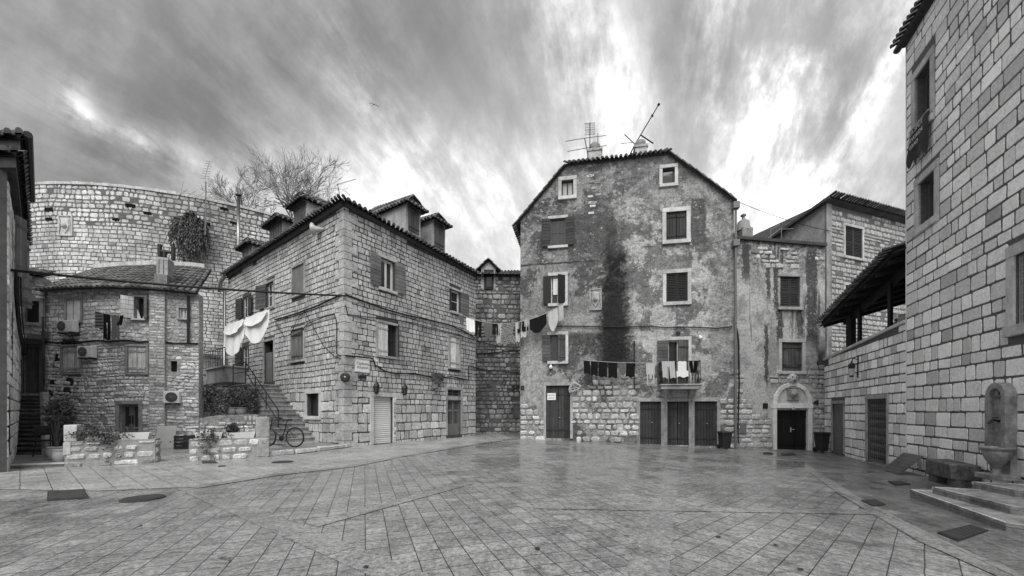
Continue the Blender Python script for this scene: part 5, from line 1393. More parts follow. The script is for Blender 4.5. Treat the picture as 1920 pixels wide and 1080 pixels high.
# ------------------------------------------------------------------ the low rubble house on the left
R1 = random.Random(11)
W1 = Wall.px((82, 14.35), (150, 14.05), (215, 13.95), (290, 14.1), (373, 14.6))
r1 = W1.rect
H1 = thing('rubble_house', 'two-storey rubble stone house with a tiled roof below the round bastion', 'house', tuple(W1.at(W1.L / 2, 0)))
zE1 = 1.35 + (770 - 540) / F * 13.9
p1 = [(u, zE1) for u in W1.c] + [(W1.L, -.3)] + [(0, -.3)]
w1 = {'a': r1(126, 564, 152, 602), 'b': r1(252, 557, 273, 598), 'c': r1(336, 578, 351, 598), 'd': r1(118, 650, 151, 699), 'e': r1(240, 650, 275, 699), 'g': r1(320, 677, 332, 697),
      'door': r1(224, 758, 261, 838), 'wide': r1(84, 760, 126, 848)}
h1 = list(w1.values())
mb = MB(); wall_face(mb, W1, p1, h1, back=.45); mb.build('wall', M['joint_h1'], H1)
for e_, s_ in ((W1.L, -.92), (0, -1.3)):
    q0_ = W1.at(e_, 0, -.3); q1_ = q0_ + Vector((s_ * 2.6, 2.6, 0)); mb = MB(); mb.box8([Vector((q.x + o_, q.y, z_)) for z_ in (-.3, zE1 - .02) for q, o_ in ((q0_, 0), (q1_, 0), (q1_, -.2), (q0_, -.2))]); mb.build('side_wall', M['joint_h1'], H1)
mb = MB(); mb.wbox(W1, 0.02, -.3, W1.L - 3.0, zE1 - .02, -2.5, -2.3); mb.build('back_wall', M['joint_h1'], H1)
gh = [grow(h, .09) for h in h1]; zmid = W1.uv(200, 640)[1]
uP0, uP1 = W1.uv(285, 690)[0], W1.uv(312, 690)[0]
mb = MB(); stones(mb, W1, [(0, zmid), (W1.L, zmid), (W1.L, zE1), (0, zE1)], gh + [(uP0, 0, uP1, 9)], (.09, .17), (.12, .32), .022, .018, .02, .16, R1, rough=True, wave=.04); mb.build('stonework', M['stone_h1'], H1)
mb = MB(); stones(mb, W1, [(0, -.2), (W1.L, -.2), (W1.L, zmid), (0, zmid)], gh + [(uP0, 0, uP1, 9)], (.08, .16), (.12, .36), .020, .028, .022, .16, R1, rough=True, wave=.045); mb.build('stonework', M['stone_h1_low'], H1)
mb = MB(); mb.wbox(W1, uP0, -.2, uP1, zE1 + .05, -.1, .14); mb.wbox(W1, uP0 - .1, zE1 - .05, uP1 + .1, zE1 + .12, -.1, .24, .5); cs = mb.build('chimney_breast', M['joint_h1'], H1)
mb = MB(); WP = Wall([tuple(W1.at(uP0, 0, .14)[:2]), tuple(W1.at(uP1, 0, .14)[:2])]); stones(mb, WP, [(0, 0), (WP.L, 0), (WP.L, zE1), (0, zE1)], [], (.09, .13), (.14, .28), .02, .012, .006, .2, R1, d=0); mb.build('brickwork', M['stone_h1'], cs)
mb = MB(); u0, z0, u1, z1 = r1(287, 513, 312, 547); mb.wbox(W1, u0, z0, u1, z1, -.75, -.05); ch = mb.build('chimney', M['plaster'], H1)
mb = MB(); zc = z1
for a in (.0, .34, .68):
    uu = u0 + (u1 - u0) * a; mb.wbox(W1, uu, zc, uu + (u1 - u0) * .28, zc + .62, -.65, -.15)
mb.wbox(W1, u0, zc + .56, u1, zc + .66, -.66, -.14)
mb.build('chimney_top', M['plaster_light'], ch)
mb = MB(); zc2 = zc + .66; um = (u0 + u1) / 2
mb.tube([W1.at(um, zc2, -.4), W1.at(um, zc2 + .32, -.4)], .07, 8); mb.tube([W1.at(um - .26, zc2 + .3, -.4), W1.at(um + .26, zc2 + .3, -.4)], .06, 8)
for s_ in (-.26, .26): mb.tube([W1.at(um + s_, zc2 + .02, -.4), W1.at(um + s_, zc2 + .56, -.4)], .07, 8)
mb.build('chimney_cowl', M['metal'], ch)
ridge = Wall([tuple((Vector(W1.at(u, 0)) + Vector((-.6, 2.3, 0)))[:2]) for u in W1.c])
for k in range(len(W1.p) - 1):
    a, b = W1.c[k], W1.c[k + 1] + .002
    ra, rb2 = Vector((ridge.p[k].x, ridge.p[k].y, zE1 + 1.72)), Vector((ridge.p[k + 1].x, ridge.p[k + 1].y, zE1 + 1.72))
    if k == 0: t_ = (W1.uv(88, 540)[0]) / b; a = W1.uv(88, 540)[0]; ra = ra.lerp(rb2, t_)
    if k == len(W1.p) - 2: rb2 = ra.lerp(rb2, .55)
    mb = MB(); tiles(mb, W1.at(a, zE1 + .04, .2), W1.at(b, zE1 + .04, .2), ra, rb2, pitch=.2, rng=R1); mb.build('roof', M['tile'], H1)
mb = MB(); n = 30
mb.tube([W1.at(W1.uv(94, 540)[0] + (W1.L - W1.uv(94, 540)[0]) * i / n, zE1 - .03, .24) for i in range(n + 1)], .065, 8); mb.build('gutter', M['metal'], H1, True)
mb = MB()
for k in range(20):
    a, b = ridge.L * (.02 + k * .042), ridge.L * (.02 + k * .042 + .041)
    mb.wbox(ridge, a, zE1 + 1.70, b, zE1 + 1.86, -.2, .12, R1.uniform(.9, 1.1))
mb.build('ridge_flashing', M['trim'], H1)
r = w1['a']; o = casement(W1, H1, r, mt='wood_black', pane=None); um = (r[0] + r[2]) / 2; surround(W1, o, r, .08, 'trim_grey')
leaf_in(W1, o, r[0] + .02, r[1] + .02, um - .04, r[3], 'flat', 'wood_white', -.02); leaf_in(W1, o, um + .02, r[1] + .02, r[2] - .02, r[3], 'flat', 'wood_white', -.02)
r = w1['b']; o = casement(W1, H1, r, mt='wood_dark', d=-.2, mull=0, bars=0); shutter(W1, o, r[0], r[1], r[3], .34, 'h', 'wood_pale', -1, 35, rng=R1); shutter(W1, o, r[2], r[1], r[3], .34, 'h', 'wood_grey', 1, 45, rng=R1); surround(W1, o, r, .06, 'trim', left=False, right=False)
for s_ in (0, 1):
    mb = MB(); uu = r[0] + .03 if s_ == 0 else r[2] - .16; mb.box8([W1.at(uu + (.0 if s_ == 0 else .0), r[1], -.1), W1.at(uu + .13, r[1], -.1), W1.at(uu + (.02 if s_ == 0 else .13), r[1] + .35, -.1), W1.at(uu + (.0 if s_ == 0 else .11), r[1] + .35, -.1), W1.at(uu, r[1], -.07), W1.at(uu + .13, r[1], -.07), W1.at(uu + (.02 if s_ == 0 else .13), r[1] + .35, -.07), W1.at(uu + (0 if s_ == 0 else .11), r[1] + .35, -.07)]); mb.build('curtain', M['white_cloth'], o)
r = w1['c']; o = casement(W1, H1, r, mt='wood_pale', d=-.06, pane='wood_pale', bars=0); surround(W1, o, r, .05, 'trim_grey')
for k in 'de':
    r = w1[k]; o = casement(W1, H1, r, mt='wood_dark', pane=None); um = (r[0] + r[2]) / 2; surround(W1, o, r, .07, 'trim_grey', sill_out=.02)
    leaf_in(W1, o, r[0] + .02, r[1] + .02, um - .01, r[3] - .02, 'v', 'wood_pale', -.02, rng=R1); leaf_in(W1, o, um + .01, r[1] + .02, r[2] - .02, r[3] - .02, 'v', 'wood_pale', -.02, rng=R1)
r = w1['g']; o = casement(W1, H1, r, mt='wood_black', d=-.12, mull=2, bars=3, fr=.03)
r = w1['door']; o = None
for s_ in (0, 1):
    a = r[0] + (r[2] - r[0]) * s_ / 2; b = a + (r[2] - r[0]) / 2; mb = MB(); fr = .09
    for q_ in ((a + .005, r[1], a + fr, r[3]), (b - fr, r[1], b - .005, r[3]), (a + fr, r[1], b - fr, r[1] + .62), (a + fr, r[3] - fr, b - fr, r[3])): mb.wbox(W1, *q_, -.16, -.11)
    mb.wbox(W1, a + fr, r[1] + .66, b - fr, r[1] + .72, -.15, -.09, 1.5)
    o = mb.build('door', M['wood_grey'], H1); pane_box(W1, a + fr * .8, r[1] + .6, b - fr * .8, r[3] - fr * .8, -.14, o)
    mb = MB(); mb.wbox(W1, b - .06 if s_ == 0 else a + .03, r[1] + .85, b - .03 if s_ == 0 else a + .06, r[1] + 1.15, -.11, -.07); mb.build('handle', M['metal'], o)
surround(W1, H1, r, .12, 'trim_grey', bottom=False, name='door_surround')
r = w1['wide']; mb = MB()
mb.wbox(W1, r[0], r[1], r[2], r[3], -.2, -.16); o = mb.build('door', M['wood_mid'], H1); pane_box(W1, r[0] + .12, r[1] + 1.0, r[0] + (r[2] - r[0]) * .42, r[3] - .1, -.14, o); pane_box(W1, r[0] + (r[2] - r[0]) * .55, r[1] + 1.0, r[2] - .1, r[3] - .1, -.14, o)
mb = MB(); u0, z0, u1, z1 = r1(82, 752, 141, 760); mb.wbox(W1, u0, z0, u1, z1, -.1, .08); mb.build('lintel', M['trim_grey'], H1)
mb = MB(); u, z = W1.uv(355, 556); mb.tube([W1.at(u, z, .1), W1.at(u, zmid, .1)], .045, 8); mb.build('downpipe', M['metal'], H1)
mb = MB(); n = 16; mb.tube([W1.at(W1.L * i / n, zmid + .03 * math.sin(i * 2.1), .05) for i in range(n + 1)], .035, 6); tag(mb.build('cable', M['cable']), 'thick black cable along the floor line of the rubble house', 'cable')

# ---- corner bit with the door at the top of the steps
W0 = Wall.px((36, 13.9), (84, 14.25)); r0 = W0.rect
H0 = thing('stair_house', 'narrow house end with an open dark window above a panelled door at the stair head', 'house', tuple(W0.at(W0.L / 2, 0)))
z0t = W0.uv(60, 517)[1]; p0 = [(0, z0t), (W0.L, z0t), (W0.L, -.3), (0, -.3)]
w0_ = {'win': r0(47, 564, 74, 605), 'door': r0(45, 650, 74, 738)}
mb = MB(); wall_face(mb, W0, p0, list(w0_.values()), back=3.0); mb.build('wall', M['joint_h1'], H0)
mb = MB(); stones(mb, W0, p0, [grow(h, .08) for h in w0_.values()], (.12, .2), (.2, .4), .03, .03, .018, .15, R1, rough=True); mb.build('stonework', M['stone_h1'], H0)
mb = MB(); tiles(mb, W0.at(0, z0t + .04, .2), W0.at(W0.L, z0t + .04, .2), W0.at(0, z0t + .55, -1.2), W0.at(W0.L, z0t + .55, -1.2), pitch=.2, rng=R1); mb.build('roof', M['tile'], H0)
r = w0_['win']; o = casement(W0, H0, r, mt='wood_dark', d=-.2, mull=0, bars=0); surround(W0, o, r, .11, 'trim_grey')
r = w0_['door']; o = leaf_in(W0, H0, r[0], r[1], r[2], r[3], 'p', 'wood_mid', -.15, 'door'); surround(W0, H0, r, .12, 'wood_mid', bottom=False, name='door_frame')
mb = MB(); u0, z0, u1, z1 = r0(40, 637, 84, 646); mb.wbox(W0, u0, z0, u1, z1, -.1, .25); mb.build('door_hood', M['wood_dark'], H0)

# ---- the dark house at the left edge
RE = random.Random(12)
WE = Wall.px((-420, 8.4), (13, 8.4)); WF = Wall([tuple(WE.p[1]), tuple(P(38, 0, 13.7)[:2])])
HE = thing('edge_house', 'tall stone house cut by the left edge with overhanging tiled eaves', 'house', tuple(WE.at(WE.L - 1, 0)))
zEe = 1.35 + (770 - 310) / F * 8.4
mb = MB(); wall_face(mb, WE, [(0, zEe), (WE.L, zEe), (WE.L, -.3), (0, -.3)], []); mb.build('wall', M['joint'], HE)
mb = MB(); stones(mb, WE, [(WE.L - 2.2, -.1), (WE.L - .0, -.1), (WE.L - .0, zEe - .1), (WE.L - 2.2, zEe - .1)], [], (.34, .5), (.5, .9), .012, .012, .005, .07, RE); mb.build('stonework', M['stone_house'], HE)
rf = lambda *a: WF.rect(*a)
wf = {'low': rf(14.5, 740, 19, 840), 'mid': rf(20, 575, 24, 680)}
mb = MB(); wall_face(mb, WF, [(0, zEe + .1), (WF.L, zEe + .1), (WF.L, -.3), (0, -.3)], list(wf.values()), back=4); mb.build('wall', M['joint'], HE)
mb = MB(); stones(mb, WF, [(0, -.1), (WF.L, -.1), (WF.L, zEe - .3), (0, zEe - .3)], [grow(h, .05) for h in wf.values()], (.25, .4), (.35, .7), .02, .02, .008, .12, RE); mb.build('stonework', M['stone_h1_low'], HE)
for k in wf: casement(WF, HE, wf[k], mt='wood_black', d=-.15, mull=0, bars=0)
for i, (a, b, z0, z1) in enumerate(((.25, .75, 4.7, 6.2), (.9, 1.5, 4.4, 6.0), (1.9, 2.6, 4.4, 5.4))): 
    mb = MB(); leaf_mesh(mb, lambda x, z, dd: WF.at(WF.L * .15 + a * 1.6 + x * .5, z0 + z, .06 + dd + x * .3), b - a, z1 - z0, 'v', rng=RE); mb.build('shutter', M['wood_grey'], HE)
# two tiled eaves, one above the other; they follow the receding face
K_ = 1.22
def sk(x0, y0, dx_, dy_, z): return Vector((x0 + dx_ - K_ * dy_, y0 + dy_, z))
def eave_block(px_, Y, z, name, parent=HE, fasc=.3, run=4.6):
    c = P(px_, 0, Y); x, y = c.x, c.y; mb = MB()
    tiles(mb, sk(x, y, -3, 0, z), sk(x, y, 0, 0, z), sk(x, y, -3.4, .9, z + .45), sk(x, y, -.5, .9, z + .45), pitch=.24, rng=RE)
    tiles(mb, sk(x, y, 0, 0, z), sk(x, y, 0, run, z - .05), sk(x, y, -.9, .5, z + .42), sk(x, y, -1.2, run, z + .4), pitch=.24, rng=RE)
    mb.box8([sk(x, y, -3, .1, z - fasc), sk(x, y, -.1, .1, z - fasc), sk(x, y, -.1, .1, z - .07), sk(x, y, -3, .1, z - .07), sk(x, y, -3, run, z - fasc), sk(x, y, -.1, run, z - fasc), sk(x, y, -.1, run, z - .07), sk(x, y, -3, run, z - .07)], .5)
    mb.build(name, M['tile'], parent)
eave_block(38, 8.2, 1.35 + (770 - 282) / F * 8.2, 'roof')
eave_block(46, 8.4, 1.35 + (770 - 250) / F * 8.4, 'upper_roof', fasc=.5, run=2.6)
zU = 1.35 + (770 - 250) / F * 8.4; c2 = P(50, 0, 8.4)
mb = MB(); mb.tube([sk(c2.x, c2.y, .03, 0, zU - .02), sk(c2.x, c2.y, .03, 2.6, zU - .04)], .07, 8); mb.build('gutter', M['metal'], HE)

# ------------------------------------------------------------------ the round bastion behind
RB = random.Random(13)
cb, rb_ = Vector((-23.5, 34.0)), 14.0
pts = [(cb.x + rb_ * math.sin(t), cb.y - rb_ * math.cos(t)) for t in [RAD(-80 + 160 * i / 30) for i in range(31)]]
WB = Wall(pts)
BS = thing('round_bastion', 'huge round bastion of weathered squared stone rising behind the low rubble house', 'bastion', (cb.x, cb.y - rb_, 0))
zB = 1.35 + (770 - 347) / F * (cb.y - rb_ + .1)
mb = MB(); wall_face(mb, WB, [(0, zB)] + [(u, zB) for u in WB.c[1:-1]] + [(WB.L, zB), (WB.L, -.3), (0, -.3)], [], back=2.0); mb.build('wall', M['joint_bastion'], BS)
u0 = WB.uv(40, 420)[0]; u1 = WB.L - .1; zS_ = zB - 2.1
mb = MB(); stones(mb, WB, [(u0, zS_), (u1, zS_), (u1, zB - .03), (u0, zB - .03)], [], (.17, .28), (.18, .42), .035, .022, .02, .14, RB, rough=True, wave=.03)
stones(mb, WB, [(u0, 4.5), (u1, 4.5), (u1, zS_), (u0, zS_)], [], (.15, .23), (.20, .44), .028, .014, .014, .13, RB, wave=.02); mb.build('stonework', M['stone_bastion'], BS)
mb = MB(); stones(mb, WB, [(WB.uv(365, 600)[0], 0), (u1, 0), (u1, 4.5), (WB.uv(365, 600)[0], 4.5)], [], (.3, .6), (.4, 1.1), .04, .05, .02, .2, RB, rough=True); mb.build('stonework', M['stone_alley'], BS)
mb = MB()
for i in range(60):
    a, b = u0 + (u1 - u0) * i / 60, u0 + (u1 - u0) * (i + .97) / 60; mb.wbox(WB, a, zB - .02, b, zB + .10 + RB.uniform(0, .04), -.6, .06, RB.uniform(.9, 1.15))
mb.build('coping', M['trim'], BS)
r = WB.rect(112, 405, 138, 443); shield(WB, BS, r, mt='trim')
for x, y in ((93, 393), (93, 411), (218, 412), (245, 386), (277, 400), (333, 411), (386, 419), (420, 392), (437, 418)):
    u, z = WB.uv(x, y); s_ = RB.uniform(.08, .15); mb = MB(); mb.wbox(WB, u - s_ * 1.5, z - s_ * .6, u + s_ * 1.5, z + s_ * .6, .0, .052, .3); mb.build('putlog_hole_shade', M['dark'], BS)  # raised near-black block; the hole's inner shade is its colour

# ------------------------------------------------------------------ small things: helpers
RS = random.Random(31)
def cloth(line, s0, s1, drop, shape='towel', sway=.05, seed=0, nx=14, ny=16, fold=.02):
    """cloth hung from line(s), s0..s1 along it; drop is its length"""
    rg = random.Random(seed); ph = rg.uniform(0, 6); mb = MB()
    a, b = line(s0), line(s1); ax_ = (b - a); ax_.z = 0; ax_.normalize(); nr_ = Vector((ax_.y, -ax_.x, 0))
    kp = rg.choice((2, 3, 3)); skew = rg.uniform(-.05, .05)
    def inside(s_, t):
        if shape == 'trousers': return not (t > .33 and .43 < s_ < .57)
        if shape == 'shirt': return (t < .34) or (.16 < s_ < .84)
        if shape == 'upshirt': return (t > .62 and True) or (.14 < s_ < .86)       # hung by the hem, sleeves below
        if shape == 'slip': return .5 - (.5 - .30 * min(1, t * 1.1)) < s_ < .5 + (.5 - .30 * min(1, t * 1.1))
        if shape == 'straps': return t < .55 or (.06 < s_ < .2) or (.8 < s_ < .94) or (t < .75 and .38 < s_ < .62)
        return True
    def bottom(s_):
        if shape == 'drape': return .62 + .38 * math.sin(math.pi * min(1, max(0, s_)))
        if shape == 'bag': return .55 + .45 * (1 - (2 * s_ - 1) ** 2)
        return 1 + .04 * math.sin(s_ * 9 + ph)
    def pt(i, j):
        s_, t = i / nx, j / ny
        p = line(s0 + (s1 - s0) * s_); sagp = .02 * abs(math.sin(math.pi * kp * s_)) * (1 - t)
        if shape == 'shirt' and t > .34: pass
        d = fold * (math.sin(s_ * 6.28 * kp + ph) * (.3 + .7 * t) + .5 * math.sin(s_ * 17 + ph * 2 + t * 3) * t) + sway * t * t
        return p + Vector((0, 0, -sagp - drop * bottom(s_) * t)) + nr_ * d + ax_ * (skew * t)
    for i in range(nx):
        for j in range(ny):
            if inside((i + .5) / nx, (j + .5) / ny): mb.face([pt(i, j), pt(i + 1, j), pt(i + 1, j + 1), pt(i, j + 1)], 1.0)
    return mb
def hang(line, s0, s1, drop, shape, mt, label, cat, group, seed, **kw):
    return tag(cloth(line, s0, s1, drop, shape, seed=seed, **kw).build(cat.replace(' ', '_'), M[mt], None, True), label, cat, group)
def sagline(a, b, sag):
    a, b = Vector(a), Vector(b)
    return lambda s_: a.lerp(b, s_) - Vector((0, 0, sag * 4 * s_ * (1 - s_)))
def cable(pts, r, label, name='cable', cat='cable', mt='cable', group=None):
    mb = MB(); mb.tube(pts, r, 6); return tag(mb.build(name, M[mt], None, True), label, cat, group)
def leaves(mb, c, rad, n, size, rg, droop=0.0, shell=.35, tone=1.0, aspect=.42):
    c = Vector(c)
    for _ in range(n):
        while True:
            v = Vector((rg.uniform(-1, 1), rg.uniform(-1, 1), rg.uniform(-1, 1)))
            if shell < v.length < 1 and mnoise.noise((v.x * 2.1 + c.x, v.y * 2.1 + c.y, v.z * 2.1)) > -.22: break
        p = c + Vector((v.x * rad[0], v.y * rad[1], v.z * rad[2]))
        d = Vector((rg.gauss(0, 1), rg.gauss(0, 1), rg.gauss(0, 1) - droop)).normalized(); s_ = size * rg.uniform(.6, 1.4)
        w_ = d.cross(Vector((rg.gauss(0, 1), rg.gauss(0, 1), rg.gauss(0, 1)))).normalized() * s_ * aspect
        mb.face([p - w_ * .3, p + d * s_ * .5 - w_, p + d * s_, p + d * s_ * .5 + w_], tone * rg.uniform(.55, 1.7))
def bush(name, label, cat, c, rad, n, size, seed, mt='leaf', stems=7, base=None, group=None, droop=0.0):
    rg = random.Random(seed); base = Vector(base or (c[0], c[1], c[2] - rad[2])); t = thing(name, label, cat, tuple(base), group)
    mb = MB(); leaves(mb, c, rad, n, size, rg, droop, .2); mb.build('foliage', M[mt], t)
    mb = MB()
    for _ in range(stems):
        e = Vector(c) + Vector((rg.uniform(-.7, .7) * rad[0], rg.uniform(-.7, .7) * rad[1], rg.uniform(-.2, .75) * rad[2]))
        m_ = base.lerp(e, .5) + Vector((rg.uniform(-.1, .1) * rad[0], rg.uniform(-.1, .1) * rad[1], .1 * rad[2])); mb.tube([base, m_, e], [.016, .011, .005], 5)
    mb.build('stem', M['stem'], t); return t

# ------------------------------------------------------------------ washing across the alley
A_ = WQ.at(WQ.uv(850, 588)[0], WQ.uv(850, 588)[1], .25); B_ = W3.at(W3.uv(1058, 573)[0], W3.uv(1058, 573)[1], .4)
L1 = sagline(A_, B_, .72)
cable([L1(i / 24) for i in range(25)], .012, 'thin clothesline slung across the alley from the corner house to the plastered house', 'clothesline', 'clothesline', 'light_cloth')
sx = lambda x: (x - 850) / 208.0
GA = 'washing on the line across the alley'
for i, (x0, x1, h, shp, mt, lb, ct) in enumerate((
    (852, 865, .55, 'slip', 'grey_cloth', 'small grey cloth, leftmost on the line across the alley', 'cloth'),
    (868, 885, .66, 'towel', 'white_cloth', 'white cloth between two dark pieces on the line across the alley', 'cloth'),
    (887, 900, .78, 'trousers', 'black_cloth', 'black ragged-hemmed garment right of the white cloth on the alley line', 'garment'),
    (903, 919, .76, 'bag', 'grey_cloth', 'mid grey towel sagging to a point on the alley line', 'towel'),
    (921, 935, .55, 'trousers', 'black_cloth', 'pair of black shorts on the line across the alley', 'shorts'),
    (929, 938, .95, 'towel', 'light_cloth', 'pale narrow cloth hanging behind the left side of the patterned knit top', 'cloth'),
    (937, 967, 1.0, 'upshirt', 'pattern_cloth', 'zigzag patterned knit top hung upside down mid-line', 'knit top'),
    (966, 974, .95, 'towel', 'light_cloth', 'pale narrow cloth right of the patterned knit top', 'cloth'),
    (969, 990, .50, 'upshirt', 'black_cloth', 'short black top right of the patterned knit top', 'top'),
    (977, 988, .78, 'towel', 'light_cloth', 'pale cloth peeping out below the short black top', 'cloth'),
    (993, 1025, .78, 'drape', 'black_cloth', 'large black drape slanting up to the plastered house', 'drape'),
    (1028, 1046, 1.02, 'bag', 'light_cloth', 'pale ribbed shirt near the window end of the alley line', 'shirt'),
    (1048, 1057, .74, 'towel', 'light_cloth', 'small pale shirt last on the alley line by the black shutters', 'shirt'))):
    hang(L1, sx(x0), sx(x1), h, shp, mt, lb, ct, GA, 100 + i, fold=.03)

# washing along the tall house and its balcony
u0, z0 = W3.uv(1092, 677); u1, z1 = W3.uv(1230, 683)
L2 = sagline(W3.at(u0, z0, .42), W3.at(u1, z1, .62), .06)
cable([L2(i / 14) for i in range(15)], .011, 'clothesline along the plastered house left of the balcony', 'clothesline', 'clothesline', 'light_cloth')
s2 = lambda x: (x - 1092) / 138.0; GB = 'washing on the line beside the balcony'
for i, (x0, x1, h, shp, mt, lb, ct) in enumerate((
    (1094, 1106, .62, 'towel', 'black_cloth', 'black cloth, leftmost on the line beside the balcony', 'cloth'),
    (1108, 1121, .66, 'towel', 'black_cloth', 'second black cloth from the left on the line beside the balcony', 'cloth'),
    (1122, 1138, .70, 'towel', 'black_cloth', 'third black cloth from the left on the line beside the balcony', 'cloth'),
    (1140, 1156, .70, 'towel', 'black_cloth', 'fourth black cloth, next to the grey one beside the balcony', 'cloth'),
    (1158, 1171, .62, 'bag', 'grey_cloth', 'light grey vest among the black washing beside the balcony', 'vest'),
    (1173, 1189, .64, 'towel', 'black_cloth', 'black cloth between the grey vest and the patterned cloth', 'cloth'),
    (1191, 1205, .62, 'towel', 'pattern_cloth', 'dark cloth with a pale patterned hem on the balcony line', 'cloth'),
    (1208, 1223, .92, 'straps', 'light_cloth', 'pale camisole with long dangling straps left of the balcony', 'camisole'))):
    hang(L2, s2(x0), s2(x1), h, shp, mt, lb, ct, GB, 200 + i)
L3 = sagline(W3.at(BAL[0] - .02, zr1 + .03, .76), W3.at(BAL[2] + .05, zr1 + .0, .76), .01)
s3 = lambda x: (x - 1233) / 74.0; GC = 'washing over the balcony rail'
for i, (x0, x1, h, shp, mt, lb, ct) in enumerate((
    (1234, 1257, .76, 'trousers', 'light_cloth', 'pale grey trousers hung over the balcony rail', 'trousers'),
    (1260, 1281, .70, 'upshirt', 'white_cloth', 'white shirt hung upside down over the balcony rail', 'shirt'),
    (1283, 1289, .52, 'towel', 'black_cloth', 'narrow black sock on the balcony rail, next to the white shirt', 'sock'),
    (1291, 1297, .52, 'towel', 'black_cloth', 'narrow black sock on the balcony rail, at the right end', 'sock'))):
    hang(L3, s3(x0), s3(x1), h, shp, mt, lb, ct, GC, 300 + i, sway=.03)
# washing at the rubble house window
L4 = sagline(W1.at(W1.uv(207, 589)[0], W1.uv(207, 589)[1], .5), W1.at(W1.uv(257, 597)[0], W1.uv(257, 597)[1], .5), .05)
s4 = lambda x: (x - 207) / 50.0; GD = 'washing below the open window of the rubble house'
for i, (x0, x1, h, shp, mt, lb, ct) in enumerate((
    (208, 221, .60, 'towel', 'stripe_cloth', 'dark striped towel on the line of the rubble house', 'towel'),
    (221, 233, .92, 'trousers', 'black_cloth', 'black trousers hanging beside the striped towel', 'trousers'),
    (234, 247, .84, 'towel', 'grey_cloth', 'grey trousers or towel hanging right of the black trousers', 'cloth'),
    (247, 256, .35, 'upshirt', 'black_cloth', 'small dark garment bunched under the open window', 'garment'))):
    hang(L4, s4(x0), s4(x1), h, shp, mt, lb, ct, GD, 400 + i, sway=.02)
cable([L4(i / 8) for i in range(9)], .01, 'short clothesline under the open window of the rubble house', 'clothesline', 'clothesline', 'light_cloth')
# white sheets on the corner house
q0, q1 = P(420, 614, 15.6), P(508, 579, 14.4)
L5 = lambda s_: q0.lerp(q1, s_)
cable([L5(-.05), L5(.5), L5(1.25), WL.at(WL.uv(516, 575)[0], WL.uv(516, 575)[1], .1)], .010, 'clothesline carrying two white sheets in front of the corner house', 'clothesline', 'clothesline', 'light_cloth')
hang(L5, .02, .47, 1.30, 'bag', 'white_cloth', 'large white sheet sagging in a deep curve, left of the pair', 'sheet', 'white sheets on the corner house', 501, fold=.022, nx=26)
hang(L5, .49, .97, 1.12, 'bag', 'white_cloth', 'large white sheet with a folded edge, right of the pair', 'sheet', 'white sheets on the corner house', 502, fold=.022, nx=26)
for i, (a, b) in enumerate(((.04, .46), (.51, .95))):
    f = cloth(lambda s_: L5(s_) + Vector((0, -.08, .01)), a, b, .48 if i == 0 else .46, 'bag', seed=510 + i, fold=.015, nx=26)
    tag(f.build('folded_cloth', M['white_cloth'], None, True), 'white cloth doubled over the ' + ('left' if i == 0 else 'right') + ' sheet on the corner house line', 'cloth', 'folded white cloths')

# ------------------------------------------------------------------ cables
zc = WQ.uv(645, 555)[1]
far_ = P(-60, 498, 8.6); c = WQ.at(.03, zc, .1)
cable([far_.lerp(c, i / 20) - Vector((0, 0, .10 * 4 * (i / 20) * (1 - i / 20))) for i in range(21)], .032, 'thick black cable spanning from the left edge to the corner house')
cq = lambda pts, d=.06: [WQ.at(*WQ.uv(x, y), d) for x, y in pts]
cl_ = lambda pts, d=.06: [WL.at(*WL.uv(x, y), d) for x, y in pts]
cable(cq([(646, 553), (665, 560), (690, 569), (720, 580), (760, 591), (800, 600), (840, 609), (870, 622), (889, 634)]), .032, 'thick black cable running along the right face of the corner house')
cable(cq([(646, 572), (650, 590), (680, 594), (720, 598), (740, 600), (775, 606), (820, 618), (860, 628), (888, 640)]), .018, 'thinner cable sagging below the thick one on the right face')
cable(cl_([(518, 600), (540, 594), (560, 588), (600, 573), (625, 561), (643, 554)]), .032, 'thick black cable climbing the left face to the corner')
cable(cl_([(518, 603), (528, 620), (537, 633), (548, 626), (562, 596), (574, 584), (588, 610), (610, 650), (630, 668), (642, 673)]), .012, 'thin wire looping loosely down the left face of the corner house')
cable(cl_([(548, 632), (566, 624), (580, 607), (610, 595), (630, 590), (634, 605), (634, 664), (641, 667)]), .018, 'black wire boxing round the left face beside the corner')
cable(cq([(646, 667), (670, 669), (697, 672), (702, 685), (720, 696), (740, 701), (775, 700), (800, 706)]), .028, 'black cable bundle passing over the street sign')
cable(cq([(800, 706), (815, 709), (830, 708), (845, 706), (868, 711), (877, 712), (877, 686), (890, 690)]), .028, 'black cable over the barred door of the corner house')
w3 = lambda pts, d=.06: [W3.at(*W3.uv(x, y), d) for x, y in pts]
cable(w3([(1030, 612), (1080, 612), (1140, 613), (1195, 613), (1219, 612), (1240, 614), (1300, 614), (1345, 616), (1372, 613)]), .026, 'straight black cable across the plastered house at mid height')
cable(w3([(1189, 640), (1189, 680), (1189, 730)]), .022, 'short upright black cable left of the balcony')
cable([W4.at(*W4.uv(x, y), .07) for x, y in ((1379, 615), (1383, 640), (1384, 720), (1382, 800), (1383, 830))], .03, 'black cable hugging the drainpipe of the narrow house')
wa = lambda pts: [WA.at(*WA.uv(x, y), .07) for x, y in pts]
cable(wa([(894, 640), (930, 648), (972, 653)]), .018, 'thin upper cable across the alley wall')
cable(wa([(894, 664), (930, 661), (972, 657)]), .030, 'thick sloping cable across the alley wall')
cable(wa([(893, 690), (910, 694), (945, 697), (973, 699)]), .022, 'lowest cable across the alley wall')
a, b = W3.at(W3.uv(1212, 273)[0], W3.uv(1212, 273)[1], -.4), W5.at(.2, za, .1)
cable([a.lerp(b, i / 16) - Vector((0, 0, .5 * 4 * (i / 16) * (1 - i / 16))) for i in range(17)], .012, 'thin wire against the sky from the right chimney to the back house')
